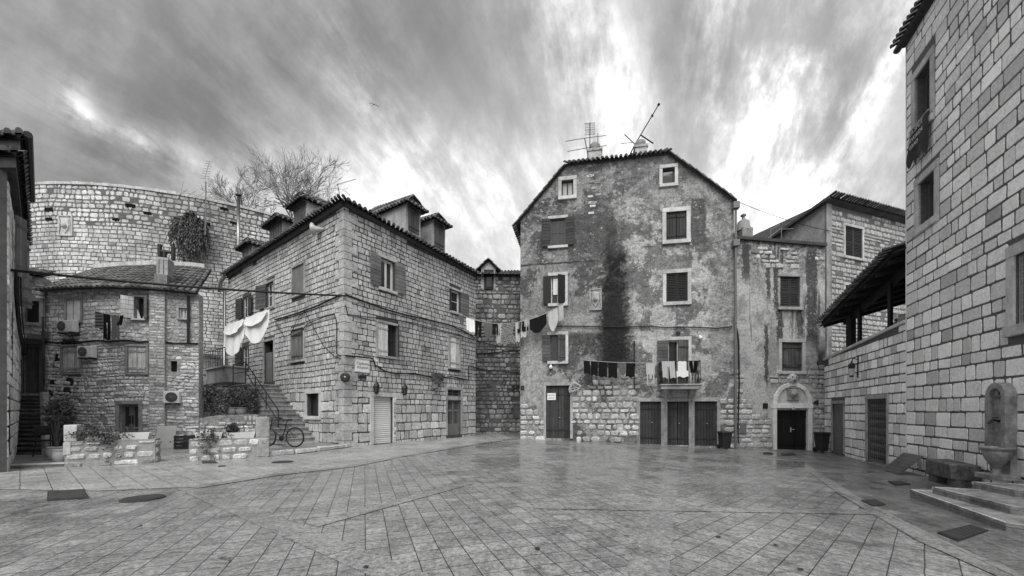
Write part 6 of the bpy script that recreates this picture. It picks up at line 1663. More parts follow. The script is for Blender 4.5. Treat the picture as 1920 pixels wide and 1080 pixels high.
rgE = random.Random(77)
for i, lb in enumerate(('black wire drooping down the receding side of the edge house, thickest', 'thin wire tangle down the side of the edge house', 'second thin wire loop down the side of the edge house')):
    pts_ = [WF.at(*WF.uv(x + i * 1.5, y), .08 + .03 * i) for x, y in ((20, 505), (19, 540), (22, 580), (27, 620), (34, 650), (36, 665))]
    cable(pts_, .03 if i == 0 else .014, lb)

# ------------------------------------------------------------------ air-conditioning units
def aircon(W, x0, y0, x1, y1, label, proud=.26):
    u0, z0, u1, z1 = W.rect(x0, y0, x1, y1); t = thing('air_conditioner', label, 'air conditioner', tuple(W.at((u0 + u1) / 2, z0)), 'air conditioners on the rubble house')
    mb = MB(); mb.wbox(W, u0, z0, u1, z1, .08, proud); mb.build('casing', M['plastic_white'], t, bevel=.02)
    h = z1 - z0; uc = u0 + h * .5 + (u1 - u0) * .04; c = W.at(uc, (z0 + z1) / 2, proud); nr_ = W.nor(uc); R_ = Matrix((W.dirn(uc).to_3d(), Vector((0, 0, 1)), nr_)).transposed()
    mb = MB(); mb.lathe(c, [(h * .41, .004), (h * .41, .008), (.001, .010)], 24, R_); g_ = mb.build('fan_opening', M['metal'], t)
    mb = MB()
    for k in range(1, 6):
        r_ = h * .41 * k / 5.2; mb.tube([c + R_ @ Vector((r_ * math.cos(a_), r_ * math.sin(a_), .018)) for a_ in [2 * math.pi * i / 20 for i in range(21)]], .006, 4, caps=False)
    for k in range(6):
        a_ = math.pi * k / 6; v = R_ @ Vector((h * .41 * math.cos(a_), h * .41 * math.sin(a_), .02)); mb.tube([c + v, c - v + R_ @ Vector((0, 0, .04))], .006, 4)
    mb.build('grille', M['metal_mid'], g_)
    mb = MB()
    for uu in (u0 + .08, u1 - .12): mb.wbox(W, uu, z0 - .05, uu + .04, z0 - .005, 0, proud + .02)
    mb.build('bracket', M['metal'], t)
aircon(W1, 123, 603, 153, 625, 'white air conditioner hung under the half-open white shutters')
aircon(W1, 160, 651, 187, 672, 'white air conditioner between two planked shutters of the rubble house')
aircon(W1, 312, 734, 341, 756, 'white air conditioner lowest on the rubble house, beside the chimney breast')
mb = MB(); mb.wbox(W0, *r0(54, 628, 83, 637), .0, .1); tag(mb.build('wall_board', M['metal_mid']), 'small grey board above the hood of the stair-head door', 'board')
mb = MB(); mb.wbox(W1, *r1(83, 622, 93, 636), .02, .16); tag(mb.build('junction_box', M['metal_mid'], bevel=.01), 'square grey junction box at the left end of the rubble house', 'junction box')

# ------------------------------------------------------------------ steps to the stair-head door, and the forecourt
S1 = thing('stone_staircase', 'steep dark stone stair rising to the panelled door at the far left', 'staircase', tuple(P(48, 850, 11.3)))
b0, b1 = P(18, 850, 11.2), P(80, 850, 11.2); t0, t1 = P(37, 741, 13.8), P(76, 741, 13.8)
zst = 1.35 + (770 - 741) / F * 13.8; n = 15; mb = MB()
for i in range(n):
    a, b = i / n, 1.0
    l0, l1 = b0.lerp(t0, i / n), b1.lerp(t1, i / n); k0, k1 = b0.lerp(t0, 1.02), b1.lerp(t1, 1.02); z0_, z1_ = zst * i / n + (.02 if i else -.1), zst * (i + 1) / n
    tn = RS.uniform(.6, 1.0)
    mb.box8([Vector((l0.x, l0.y, z0_)), Vector((l1.x, l1.y, z0_)), Vector((k1.x, k1.y, z0_)), Vector((k0.x, k0.y, z0_)), Vector((l0.x, l0.y, z1_ - .05)), Vector((l1.x, l1.y, z1_ - .05)), Vector((k1.x, k1.y, z1_ - .05)), Vector((k0.x, k0.y, z1_ - .05))], tn * .75)
    mb.box8([Vector((l0.x, l0.y - .04, z1_ - .05)), Vector((l1.x, l1.y - .04, z1_ - .05)), Vector((k1.x, k1.y, z1_ - .05)), Vector((k0.x, k0.y, z1_ - .05)), Vector((l0.x, l0.y - .04, z1_)), Vector((l1.x, l1.y - .04, z1_)), Vector((k1.x, k1.y, z1_)), Vector((k0.x, k0.y, z1_))], tn * 1.1)
mb.build('steps', mat('grimy_step_stone', .20, amt=.35, scale=4, fine=.2, bump=.4, stain=.5, sscale=2), S1)
mb = MB()
for i in range(n):
    l1 = b1.lerp(t1, i / n); zz = zst * (i + 1) / n
    mb.box(Vector((l1.x + .07, l1.y + .05, zz * .5 + .06)), (.12, .16, zz + .1), None, RS.uniform(.6, 1.2))
mb.build('edge_stones', M['stone_rubble'], S1)
mb = MB(); a, b = b1.lerp(t1, .55), t1; mb.tube([a + Vector((.08, 0, zst * .55 + .9)), b + Vector((.08, 0, zst + .9))], .03, 6); mb.tube([a + Vector((.08, 0, zst * .55)), a + Vector((.08, 0, zst * .55 + .9))], .025, 6); mb.tube([b + Vector((.08, 0, zst)), b + Vector((.08, 0, zst + .9))], .025, 6); mb.build('handrail', M['metal'], S1)
f0, f1 = G(8, 880), G(121, 875); mb = MB()
out = [(f0.x, f0.y), (f1.x, f1.y), (f1.x - .8, 11.0), (-13.6, 11.6), (-15.2, 11.6)]; n = len(out)
mb.poly([(x, y, .07) for x, y in out] + [(x, y, -.05) for x, y in out], [tuple(range(n))] + [(i, (i + 1) % n, n + (i + 1) % n, n + i) for i in range(n)], .9)
struct(mb.build('forecourt', M['step']))
mb = MB(); d_ = (f1 - f0).normalized(); q_ = Vector((-d_.y, d_.x, 0)) * .22; mb.box8([f0 + Vector((0, 0, .02)), f1 + Vector((0, 0, .02)), f1 + q_ + Vector((0, 0, .02)), f0 + q_ + Vector((0, 0, .02)), f0 + Vector((0, 0, .095)), f1 + Vector((0, 0, .095)), f1 + q_ + Vector((0, 0, .095)), f0 + q_ + Vector((0, 0, .095))])
tag(mb.build('kerb', M['trim'], bevel=.01), 'white stone kerb edging the forecourt at the far left', 'kerb')

# ------------------------------------------------------------------ planter walls
def planter_wall(name, label, pa, pb, zt_, thick, seed, post=None):
    W = Wall([(pa.x, pa.y), (pb.x, pb.y)]); t = thing(name, label, 'wall', tuple(W.at(W.L / 2, 0))); rg = random.Random(seed)
    mb = MB(); mb.wbox(W, 0, -.05, W.L, zt_, -thick, 0); mb.build('core', mat('pale_pointing', .30, amt=.25, scale=9, bump=.8, bd=.03), t)
    mb = MB(); stones(mb, W, [(0, -.03), (W.L, -.03), (W.L, zt_ - .02), (0, zt_ - .02)], [], (.15, .20), (.2, .40), .04, .03, .012, .22, rg, rough=True)
    WE_ = Wall([(pb.x, pb.y), tuple((W.at(W.L, 0, -thick))[:2])]); stones(mb, WE_, [(0, -.03), (WE_.L, -.03), (WE_.L, zt_ - .02), (0, zt_ - .02)], [], (.17, .24), (.2, .3), .045, .03, .012, .22, rg, rough=True)
    mb.build('stonework', M['stone_unpitted'], t); return W, t
pa, pb = G(121, 877), G(291, 868)
WP1, PW1 = planter_wall('planter_wall', 'low stone planter wall with a tall end post, in front of the rubble house', pa, pb, .62, .5, 61)
mb = MB(); u1_ = WP1.uv(144, 840)[0]; mb.wbox(WP1, -.02, .62, u1_, CH + (HY - 797) / F * WP1.at(0, 0).y, -.42, .0); mb.wbox(WP1, -.02, .3, u1_ * .55, .6, -.3, .03, .9); mb.build('post', M['trim'], PW1, bevel=.015)
pa2, pb2 = G(354, 866), G(503, 857)
WP2, PW2 = planter_wall('planter_wall', 'low stone planter wall with a high rounded back, left of the bicycles', pa2, pb2, .58, .45, 62)
mb = MB(); zt2 = CH + (HY - 777) / F * (WP2.at(WP2.L, 0).y + .45); uB0 = WP2.uv(372, 800)[0]
q_ = [(uB0, .4), (WP2.L, .4), (WP2.L, zt2 - .12), (WP2.L - .25, zt2), (uB0 + .4, zt2 - .02), (uB0, zt2 - .1)]
a = [WP2.at(u, z, -.45) for u, z in q_]; b = [WP2.at(u, z, -.95) for u, z in q_]; n = len(q_)
mb.poly(a + b, [tuple(range(n)), tuple(range(2 * n - 1, n - 1, -1))] + [(i, (i + 1) % n, n + (i + 1) % n, n + i) for i in range(n)]); mb.wbox(WP2, 0, -.05, WP2.L, .42, -.95, -.45); mb.build('back_wall', M['joint_rubble'], PW2)
mb = MB(); WB2 = Wall([tuple(WP2.at(uB0, 0, -.45)[:2]), tuple(WP2.at(WP2.L - .26, 0, -.45)[:2])]); stones(mb, WB2, [(0, .5), (WB2.L, .5), (WB2.L, zt2 - .05), (0, zt2 - .1)], [], (.07, .13), (.08, .22), .02, .025, .016, .2, random.Random(63), rough=True); mb.build('rubble', M['stone_unpitted'], PW2)
mb = MB(); mb.wbox(WP2, WP2.L - .28, .02, WP2.L + .03, .56, -.5, .02); mb.wbox(WP2, WP2.L - .3, .57, WP2.L + .04, zt2 - .08, -.7, -.02, .9); mb.build('end_post', M['trim_grey'], PW2, bevel=.03)
def trough(W, x0, x1, y0, y1, label, seed, d0=-.42, d1=-.06):
    u0, z0, u1, z1 = W.rect(x0, y0, x1, y1); t = thing('planter_trough', label, 'trough', tuple(W.at((u0 + u1) / 2, z0)), 'white troughs on the planter walls'); mb = MB(); e = .035; ins = .045
    lo = [(u0 + ins, d1 - .03), (u1 - ins, d1 - .03), (u1 - ins, d0 + .03), (u0 + ins, d0 + .03)]; hi = [(u0, d1), (u1, d1), (u1, d0), (u0, d0)]; hin = [(u0 + e, d1 - e), (u1 - e, d1 - e), (u1 - e, d0 + e), (u0 + e, d0 + e)]
    ps = [W.at(u, z0, d) for u, d in lo] + [W.at(u, z1, d) for u, d in hi] + [W.at(u, z1, d) for u, d in hin] + [W.at(u, z1 - .05, d) for u, d in hin]
    fs = [(0, 1, 2, 3)]
    for r_ in (0, 4, 8): fs += [(r_ + i, r_ + (i + 1) % 4, r_ + 4 + (i + 1) % 4, r_ + 4 + i) for i in range(4)]
    mb.poly(ps, fs); mb.build('basin', M['trough'], t)
    mb = MB(); mb.face([W.at(u, z1 - .03, d) for u, d in hin]); mb.build('soil', M['soil'], t)
    mb = MB()
    for uu in (u0 + .2, u1 - .3): mb.wbox(W, uu, z0 - .03, uu + .1, z0 + .001, d0 + .05, d1 - .05, .5)
    mb.build('foot', M['step'], t)
    return (u0 + u1) / 2, z1, u0, u1
tr = [trough(WP1, 153, 213, 812, 826, 'white trough on the left planter wall, nearer the end post', 1), trough(WP1, 221, 279, 812, 826, 'white trough on the left planter wall, nearer the glazed door', 2),
      trough(WP2, 364, 417, 812, 826, 'white trough with trailing plant on the right planter wall', 3), trough(WP2, 424, 479, 811, 825, 'white trough with a small dark shrub on the right planter wall', 4)]
def trailing(W, u, z, wd, ln, label, seed, spread=.5):
    rg = random.Random(seed); t = thing('trailing_plant', label, 'plant', tuple(W.at(u, z, -.2))); mb, ms = MB(), MB()
    for k in range(13):
        x = u + rg.gauss(0, wd * .4); p = W.at(u + (x - u) * .6, z, -.22); pts_ = [p]; l_ = ln * rg.uniform(.15, 1.0) if abs(x - u) < wd * .45 else ln * rg.uniform(.1, .4)
        pts_.append(W.at(u + (x - u) * .8, z + rg.uniform(.03, .16), -.1)); pts_.append(W.at(x, z + rg.uniform(-.04, .06), .03)); nn = 7
        for j in range(1, nn + 1): pts_.append(W.at(x + rg.gauss(0, .02) * j, z - l_ * j / nn, .04 + rg.uniform(0, .04)))
        ms.tube(pts_, .005, 4)
        for q__ in pts_[1:]:
            for _ in range(2):
                d = Vector((rg.gauss(0, 1), rg.gauss(0, 1), rg.gauss(0, 1) - .4)).normalized() * .06 * rg.uniform(.6, 1.4); w_ = d.cross(Vector((rg.gauss(0, 1), rg.gauss(0, 1), 1))).normalized() * .018; o__ = q__ + Vector((rg.gauss(0, .035), rg.gauss(0, .02), rg.gauss(0, .035)))
                mb.face([o__, o__ + d * .5 + w_, o__ + d, o__ + d * .5 - w_], rg.uniform(.5, 1.6))
    mb.build('foliage', M['leaf'], t); ms.build('stem', M['stem'], t)
trailing(WP1, WP1.uv(210, 812)[0], tr[0][1], .30, .72, 'dark trailing plant spilling down between the two left troughs', 71)
trailing(WP1, WP1.uv(180, 812)[0], tr[0][1], .40, .06, 'low dark creeping plant in the trough nearer the end post', 72)
trailing(WP2, WP2.uv(392, 812)[0], tr[2][1], .34, .75, 'dark trailing plant spilling over the trough of the right planter wall', 73)
c = WP2.at(WP2.uv(435, 803)[0], tr[3][1] + .10, -.24); bush('small_shrub', 'small round dark shrub in the trough on the right planter wall', 'shrub', tuple(c), (.16, .14, .14), 420, .06, 74)
c = WP1.at(WP1.uv(270, 800)[0], .95, -1.3); bush('climbing_plant', 'dark climber beside the glazed door of the rubble house', 'plant', (c.x - .2, c.y + 2.6, 1.05), (.36, .22, 1.0), 900, .07, 75, base=(c.x - .2, c.y + 2.6, 0))
# crates and the leaning panel
c = P(345, 838, 13.2); R_ = None
mb = MB(); x, y = W1.at(W1.uv(318, 820)[0], 0, .12)[:2]; u0, z0, u1, z1 = r1(301, 799, 337, 838)
mb.box8([W1.at(u0, 0, .55), W1.at(u1, 0, .55), W1.at(u1 - .02, z1, .2), W1.at(u0, z1 + .02, .2), W1.at(u0, 0, .51), W1.at(u1, 0, .51), W1.at(u1 - .02, z1, .16), W1.at(u0, z1 + .02, .16)])
for i in range(12): uu = u0 + (u1 - u0) * (i + .5) / 12; mb.box8([W1.at(uu - .012, 0.01, .565), W1.at(uu + .012, 0.01, .565), W1.at(uu + .012, z1 - .02, .215), W1.at(uu - .012, z1 - .02, .215), W1.at(uu - .012, 0.01, .55), W1.at(uu + .012, 0.01, .55), W1.at(uu + .012, z1 - .02, .2), W1.at(uu - .012, z1 - .02, .2)], .9)
tag(mb.build('corrugated_sheet', M['metal_light']), 'pale ribbed sheet leaning against the foot of the rubble house', 'sheet')
ct = thing('crate', 'dark slatted crate at the foot of the rubble house beside the panel', 'crate', tuple(P(352, 838, 13.6)))
c = P(352, 0, 13.6); mb = MB()
for k in range(4):
    for s_ in (-.22, .22): mb.box((c.x, c.y + s_, .06 + k * .12), (.6, .02, .085), None, RS.uniform(.7, 1.2)); mb.box((c.x + s_ * 1.35, c.y, .06 + k * .12), (.02, .44, .085), None, RS.uniform(.7, 1.2))
mb.build('slats', M['wood_dark'], ct)
mb = MB()
for sx_ in (-.27, .27):
    for sy_ in (-.2, .2): mb.box((c.x + sx_, c.y + sy_, .24), (.04, .04, .48))
mb.build('corner_post', M['wood_dark'], ct)
# pots, olive bush and chair in the forecourt
def pot(x, y, z, r, h, label, mt='pot_white', group=None):
    t = thing('plant_pot', label, 'pot', (x, y, z), group); mb = MB()
    mb.lathe((x, y, z), [(r * .5, 0), (r * .72, h * .12), (r * .98, h * .45), (r * .94, h * .75), (r * .86, h * .9), (r * .95, h * .93), (r * .95, h), (r * .82, h), (r * .8, h * .88)], 20); mb.build('vessel', M[mt], t, True)
    mb = MB(); mb.lathe((x, y, z + h * .86), [(r * .8, 0), (.001, .02)], 14); mb.build('soil', M['soil'], t); return t
c1, c2_ = P(105, 0, 10.0), P(113, 0, 9.55)
pot(c1.x, c1.y, .07, .18, .34, 'white round pot left of the planter wall post, larger and further back'); pot(c2_.x, c2_.y, .07, .15, .32, 'white round pot nearest the kerb, half hidden by the planter post')
c = P(112, 0, 10.6); bush('olive_bush', 'grey-leaved olive bush in the forecourt between the chair and the post', 'bush', (c.x, c.y, 1.25), (.34, .3, .42), 1000, .075, 76, 'leaf_grey', 9, (c1.x, c1.y, .36))
c = P(97, 0, 10.9); CHR = thing('garden_chair', 'black metal armchair with a rounded back under the olive bush', 'chair', (c.x, c.y, .07))
def cp_(x, y, z): return Vector((c.x + x, c.y + y, .07 + z))
mb = MB(); mb.box(cp_(0, 0, .44), (.46, .46, .03)); mb.build('seat', M['metal'], CHR, bevel=.01)
mb = MB(); n = 9
for i in range(n):
    a_ = RD0 = math.pi * (.75 + .75 * i / (n - 1)) ; 
    for zz in (0, 1): pass
bkp = [(-.24, -.2), (-.27, -.05), (-.27, .1), (-.22, .22), (-.1, .25)]
for (x0, y0), (x1, y1) in zip(bkp, bkp[1:]):
    mb.box8([cp_(x0, y0, .58), cp_(x1, y1, .58), cp_(x1 * 1.12, y1 * 1.12, .86), cp_(x0 * 1.12, y0 * 1.12, .84), cp_(x0 * .92, y0 * .92, .58), cp_(x1 * .92, y1 * .92, .58), cp_(x1 * 1.04, y1 * 1.04, .86), cp_(x0 * 1.04, y0 * 1.04, .84)])
mb.build('backrest', M['metal'], CHR)
for lx, ly in ((-.2, -.2), (.2, -.2), (.2, .2), (-.2, .2)):
    mb = MB(); mb.tube([cp_(lx * 1.25, ly * 1.15, 0), cp_(lx, ly, .44), cp_(lx * 1.1, ly * 1.05, .64)], .014, 6); mb.build('leg', M['metal'], CHR)
mb = MB()
for ly in (-.23, .23): mb.tube([cp_(-.24, ly, .70), cp_(0, ly * 1.1, .66), cp_(.23, ly, .64)], .016, 6)
mb.build('armrest', M['metal'], CHR)

# ------------------------------------------------------------------ hanging plant on the bastion
u, z = WB.uv(362, 424); t = thing('hanging_plant', 'big dark plant hanging in long strands from the bastion wall', 'plant', tuple(WB.at(u, z, .2)))
rg = random.Random(81); mb = MB(); root = WB.at(u, z, .1); dr_ = WB.dirn(u).to_3d(); nr_ = WB.nor(u)
for k in range(520):
    a = rg.gauss(0, .5); a = max(-1.0, min(1.0, a)); out_ = rg.uniform(.1, 1.0); ln = rg.choice((rg.uniform(.5, 1.5), rg.uniform(1.2, 2.5))) * (1 - .35 * abs(a)); up_ = rg.uniform(.1, .6)
    p = root + dr_ * a * .22 + nr_ * rg.uniform(0, .2); n_ = 8; pts_ = []
    for j in range(n_ + 1):
        s_ = j / n_; pts_.append(p + dr_ * (a * .60 * math.sqrt(s_)) * (1 + rg.uniform(-.05, .05)) + nr_ * out_ * .6 * math.sin(s_ * 1.6) + Vector((0, 0, (up_ * 1.3 * (1 - abs(a) * .6)) * math.sin(s_ * 3.1) - ln * s_ ** 1.5)))
    for q0_, q1_ in zip(pts_, pts_[1:]):
        for _ in range(2):
            d = (q1_ - q0_).normalized() * .17 + Vector((rg.gauss(0, .05), rg.gauss(0, .05), rg.gauss(0, .03))); w_ = d.cross(nr_ + Vector((rg.gauss(0, .5),) * 3)).normalized() * .028; o__ = q0_.lerp(q1_, rg.random())
            mb.face([o__, o__ + d * .5 + w_, o__ + d, o__ + d * .5 - w_], rg.uniform(.45, 1.7))
mb.build('foliage', M['leaf'], t)
mb = MB()
for k in range(5): mb.tube([root, root + nr_ * .3 + dr_ * rg.uniform(-.4, .4) + Vector((0, 0, -.2))], .04, 5)
mb.build('stem', M['stem'], t)

# ------------------------------------------------------------------ bare trees behind the bastion
def tree(px_, ptop, spread, Y, seed, label, pyb=430):
    rg = random.Random(seed); b = P(px_, pyb, Y); H_ = P(px_, ptop, Y).z - b.z; sp = spread / F * Y; t = thing('bare_tree', label, 'tree', tuple(b), 'bare trees beyond the bastion')
    trunk, crown = MB(), MB()
    def grow_(p, d, l_, r_, lev, nxt=None):
        pts_, rr_ = [p], [r_]; q = p; n_ = 4
        for j in range(n_):
            d = (d + Vector((rg.gauss(0, .13), rg.gauss(0, .13), rg.gauss(.05, .08)))).normalized(); q = q + d * l_ / n_; pts_.append(q); rr_.append(r_ * (1 - .45 * (j + 1) / n_))
        (trunk if lev < 1 else crown).tube(pts_, rr_, 5 if lev < 3 else 3, rg.uniform(.8, 1.2), caps=False)
        if lev >= 6: return
        ratio = (.64, .82)
        for k in range(3 if lev in (1, 2, 3, 4) else 6 if lev == 0 else 2):
            ang = rg.uniform(.28, .72) * (1 if lev else .95); az = rg.uniform(0, 6.28); a_ = d.orthogonal().normalized(); b_ = d.cross(a_)
            nd = (d * math.cos(ang) + (a_ * math.cos(az) + b_ * math.sin(az)) * math.sin(ang) * (1.75 if lev < 2 else .95)).normalized(); i = rg.choice((1, 2, 3, 3, 4))
            grow_(pts_[i if lev else 4], nd, (nxt or l_) * rg.uniform(*ratio), max(.0095, rr_[i] * .58), lev + 1)
    grow_(b - Vector((0, 0, 1.2)), Vector((0, 0, 1)), 1.2 + H_ * .12, .16, 0, H_ * .50)
    trunk.build('trunk', M['twig'], t); crown.build('crown', M['twig'], t)
tree(478, 318, 50, 26.5, 5, 'bare spreading tree, lowest and leftmost of the three beyond the bastion', 415)
tree(535, 292, 55, 28.0, 8, 'bare spreading tree, middle of the three beyond the bastion', 425)
tree(585, 268, 70, 28.5, 17, 'tallest bare tree, rising behind the roof of the corner house', 425)

# ------------------------------------------------------------------ aerials, flue, bird
def yagi(mb, c, ax_, el_, ln, n, w0, w1, r=.012):
    c, ax_, el_ = Vector(c), Vector(ax_).normalized(), Vector(el_).normalized(); mb.tube([c - ax_ * ln / 2, c + ax_ * ln / 2], r * 1.3, 5)
    for i in range(n):
        p = c + ax_ * ln * (-.48 + .96 * i / (n - 1)); w_ = (w0 + (w1 - w0) * i / (n - 1)) / 2; mb.tube([p - el_ * w_, p + el_ * w_], r, 4)
Yb = 20.6; t = thing('tv_aerial', 'tall television aerial with an upright comb head over the bastion', 'aerial', tuple(P(386, 440, Yb)))
mb = MB(); mb.tube([P(385, 440, Yb), P(386, 340, Yb)], .03, 6); mb.build('mast', M['metal_mid'], t)
mb = MB(); a, b = P(384, 333, Yb), P(392, 304, Yb); yagi(mb, (a + b) / 2, b - a, (1, .2, 0), 1.0, 8, .42, .30, .016); mb.build('comb_head', M['metal_light'], t)
mb = MB(); a, b = P(342, 361, Yb), P(405, 372, Yb); yagi(mb, (a + b) / 2, b - a, Vector((.5, .2, .55)), 1.9, 5, .6, .5, .016); mb.tube([P(338, 366, Yb), P(343, 340, Yb)], .02, 5); mb.build('lower_array', M['metal_light'], t)
t = thing('tv_aerial', 'slim aerial above the ridge behind the tallest dormer of the corner house', 'aerial', tuple(P(642, 380, 19.0)))
mb = MB(); mb.tube([P(640, 385, 19), P(633, 346, 19)], .018, 5); mb.build('mast', M['metal'], t)
mb = MB(); a, b = P(632, 346, 19), P(667, 336, 19); yagi(mb, (a + b) / 2, b - a, (.15, .3, .6), (b - a).length, 12, .14, .10, .009); mb.build('comb_head', M['metal_mid'], t)
fu = thing('flue_pipe', 'tall thin metal flue with a small cap behind the far dormer of the corner house', 'flue', tuple(P(447, 462, 20)))
mb = MB(); mb.tube([P(447, 462, 20), P(447, 369, 20)], .075, 10); mb.build('pipe', M['metal_grey'], fu, True)
mb = MB(); mb.lathe(P(447, 369, 20), [(.06, 0), (.15, .06), (.13, .12), (.001, .15)], 10); mb.build('cap', M['metal'], fu)
Y3 = 18.3
t = thing('tv_aerial', 'upright grid aerial with long arms beside the left chimney of the plastered house', 'aerial', tuple(P(1106, 293, Y3)))
mb = MB(); mb.tube([P(1106, 300, Y3), P(1106, 230, Y3)], .022, 6); mb.build('mast', M['metal'], t)
mb = MB()
for y in (231, 243, 252): mb.tube([P(1096, y + 1, Y3), P(1116, y - 1, Y3)], .012, 4)
for x in (1098, 1101, 1104, 1108, 1112, 1115): mb.tube([P(x, 230, Y3), P(x, 253, Y3)], .008, 4)
for y in (233, 236, 239, 246, 249): mb.tube([P(1098, y, Y3), P(1115, y, Y3)], .007, 4)
mb.build('grid', M['metal_mid'], t)
mb = MB(); mb.tube([P(1060, 265, Y3), P(1096, 259, Y3 - .2), P(1136, 254, Y3)], .016, 5); mb.tube([P(1064, 284, Y3), P(1102, 277, Y3), P(1138, 273, Y3)], .016, 5); mb.tube([P(1096, 259, Y3 - .1), P(1103, 294, Y3)], .026, 5); mb.tube([P(1121, 250, Y3), P(1121, 268, Y3)], .02, 5); mb.build('arms', M['metal_mid'], t)
t = thing('tv_aerial', 'long aerial leaning to the right beside the right chimney of the plastered house', 'aerial', tuple(P(1184, 288, Y3)))
mb = MB(); mb.tube([P(1182, 288, Y3), P(1191, 270, Y3)], .035, 6); mb.tube([P(1191, 270, Y3), P(1235, 196, Y3)], .028, 6); mb.lathe(P(1235, 196, Y3), [(.03, -.06), (.07, 0), (.03, .06)], 8); mb.lathe(P(1223, 217, Y3), [(.03, -.06), (.06, 0), (.03, .06)], 8); mb.build('mast', M['metal'], t)
mb = MB(); mb.tube([P(1201, 253, Y3), P(1225, 269, Y3)], .03, 6); mb.tube([P(1171, 252, Y3), P(1191, 271, Y3)], .022, 6); mb.tube([P(1165, 269, Y3), P(1188, 267, Y3)], .014, 5); mb.build('arms', M['metal'], t)
t = thing('tv_aerial', 'low bent aerial on the roof of the narrow streaked house', 'aerial', tuple(P(1450, 455, 18.5)))
mb = MB(); mb.tube([P(1436, 450, 18.5), P(1462, 430, 18.5), P(1488, 429, 18.5)], .02, 5); mb.tube([P(1465, 452, 18.5), P(1465, 428, 18.5)], .018, 5); mb.tube([P(1445, 448, 18.5), P(1445, 427, 18.5)], .018, 5); mb.tube([P(1444, 432, 18.5), P(1462, 421, 18.5)], .014, 5); mb.build('arms', M['metal_mid'], t)
c = P(701, 196, 30); bd = thing('bird', 'dark bird gliding with outstretched wings in the open sky', 'bird', tuple(c))
mb = MB(); mb.lathe(c, [(.001, -.16), (.035, -.12), (.05, -.02), (.04, .08), (.02, .14), (.03, .2), (.001, .21)], 10, Matrix(((.5, -.6, -.6), (.5, .8, -.3), (.4, .1, -.75))))
w_ = (P(711, 200, 30) - P(692, 191, 30)).normalized()
for s_, l_ in ((-1, .40), (1, .40)):
    tip = c + w_ * s_ * l_ * 1.05 + Vector((0, .1, .03 * s_)); k = Vector((.02, .08, .06)); m_ = c + w_ * s_ * l_ * .5 + Vector((0, 0, .05))
    mb.poly([c + k, c - k, m_ - k * 1.1, m_ + k, tip + k * .2, tip - k * .5, m_ + Vector((0, .04, 0)), c + Vector((0, .05, 0))], [(0, 1, 2, 3), (3, 2, 5, 4), (7, 6, 2, 1), (0, 3, 6, 7)])
mb.build('body', M['bird'], bd)

# ------------------------------------------------------------------ bins, door ornaments
def bin_(px_, Y, base_z, h, w_, label):
    c = P(px_, 0, Y); x, y, z = c.x, c.y, base_z; t = thing('wheeled_bin', label, 'bin', (x, y, z)); mb = MB()
    mb.box8([Vector((x + a * w_ * .40, y + b * w_ * .40, z + .06)) for a, b in ((-1, -1), (1, -1), (1, 1), (-1, 1))] + [Vector((x + a * w_ * .5, y + b * w_ * .55, z + h * .9)) for a, b in ((-1, -1), (1, -1), (1, 1), (-1, 1))]); mb.build('body', M['plastic_dark'], t, bevel=.02)
    mb = MB(); mb.box8([Vector((x + a * w_ * .56, y + b * w_ * .62, z + h * .9 + .002)) for a, b in ((-1, -1), (1, -1), (1, 1), (-1, 1))] + [Vector((x + a * w_ * .50, y + b * w_ * .55, z + h)) for a, b in ((-1, -1), (1, -1), (1, 1), (-1, 1))]); mb.build('lid', M['plastic_dark'], t, bevel=.015)
    for s_ in (-1, 1):
        mb = MB(); mb.lathe((x + s_ * w_ * .42, y + w_ * .42, z + .1), [(.001, -.03), (.1, -.03), (.1, .03), (.001, .03)], 14, Matrix(((0, 0, 1), (1, 0, 0), (0, 1, 0)))); mb.build('wheel', M['rubber'], t)
c = G(1359, 842); bin_(1359, 16.5, gz(9.2), .76, .40, 'dark bin standing against the plastered house beside the last door')
bin_(1541, 16.3, gz(12.8), .86, .38, 'dark wheeled bin in the corner between the arched door and the terrace wall')
u, z = W3.uv(1076, 726); nr_ = W3.nor(u); c = W3.at(u, z, .12); e = W3.dirn(u).to_3d(); Z_ = Vector((0, 0, 1))
fr_ = lambda x, y, d=0: c + e * x + Z_ * y + nr_ * d
mb = MB(); hull = [(-.20, -.24), (-.22, -.08), (-.14, .12), (-.03, .24), (.10, .20), (.34, .04), (.26, -.10), (.05, -.20), (-.20, -.24)]
mb.tube([fr_(x, y, .02) for x, y in hull], .026, 6); mb.tube([fr_(x * .82 + .03, y * .8, .09) for x, y in hull], .02, 6)
mb.tube([fr_(-.03, .24, .02), fr_(.05, -.20, .02)], .018, 5); mb.tube([fr_(-.20, -.08, .02), fr_(.30, 0, .02)], .018, 5); mb.tube([fr_(-.14, .12, .05), fr_(.26, -.10, .05)], .014, 5)
tag(mb.build('wall_ornament', M['metal_light']), 'boat-shaped hoop ornament of pale rope at the top right of the tall dark door', 'ornament')
x0, z0, x1, z1 = r3(1026, 737, 1042, 750); mb = MB(); mb.wbox(W3, x0, z0, x1, z1, -.05, -.042); nt_ = tag(mb.build('paper_notice', M['paper']), 'white paper notice pinned on the tall dark door', 'notice')
text_obj('ZABRANJENO', W3.at((x0 + x1) / 2, z1 - .10, -.04), e, Z_, .055, 'ink', nt_); text_obj('PARKIRANJE', W3.at((x0 + x1) / 2, z0 + .10, -.04), e, Z_, .055, 'ink', nt_)

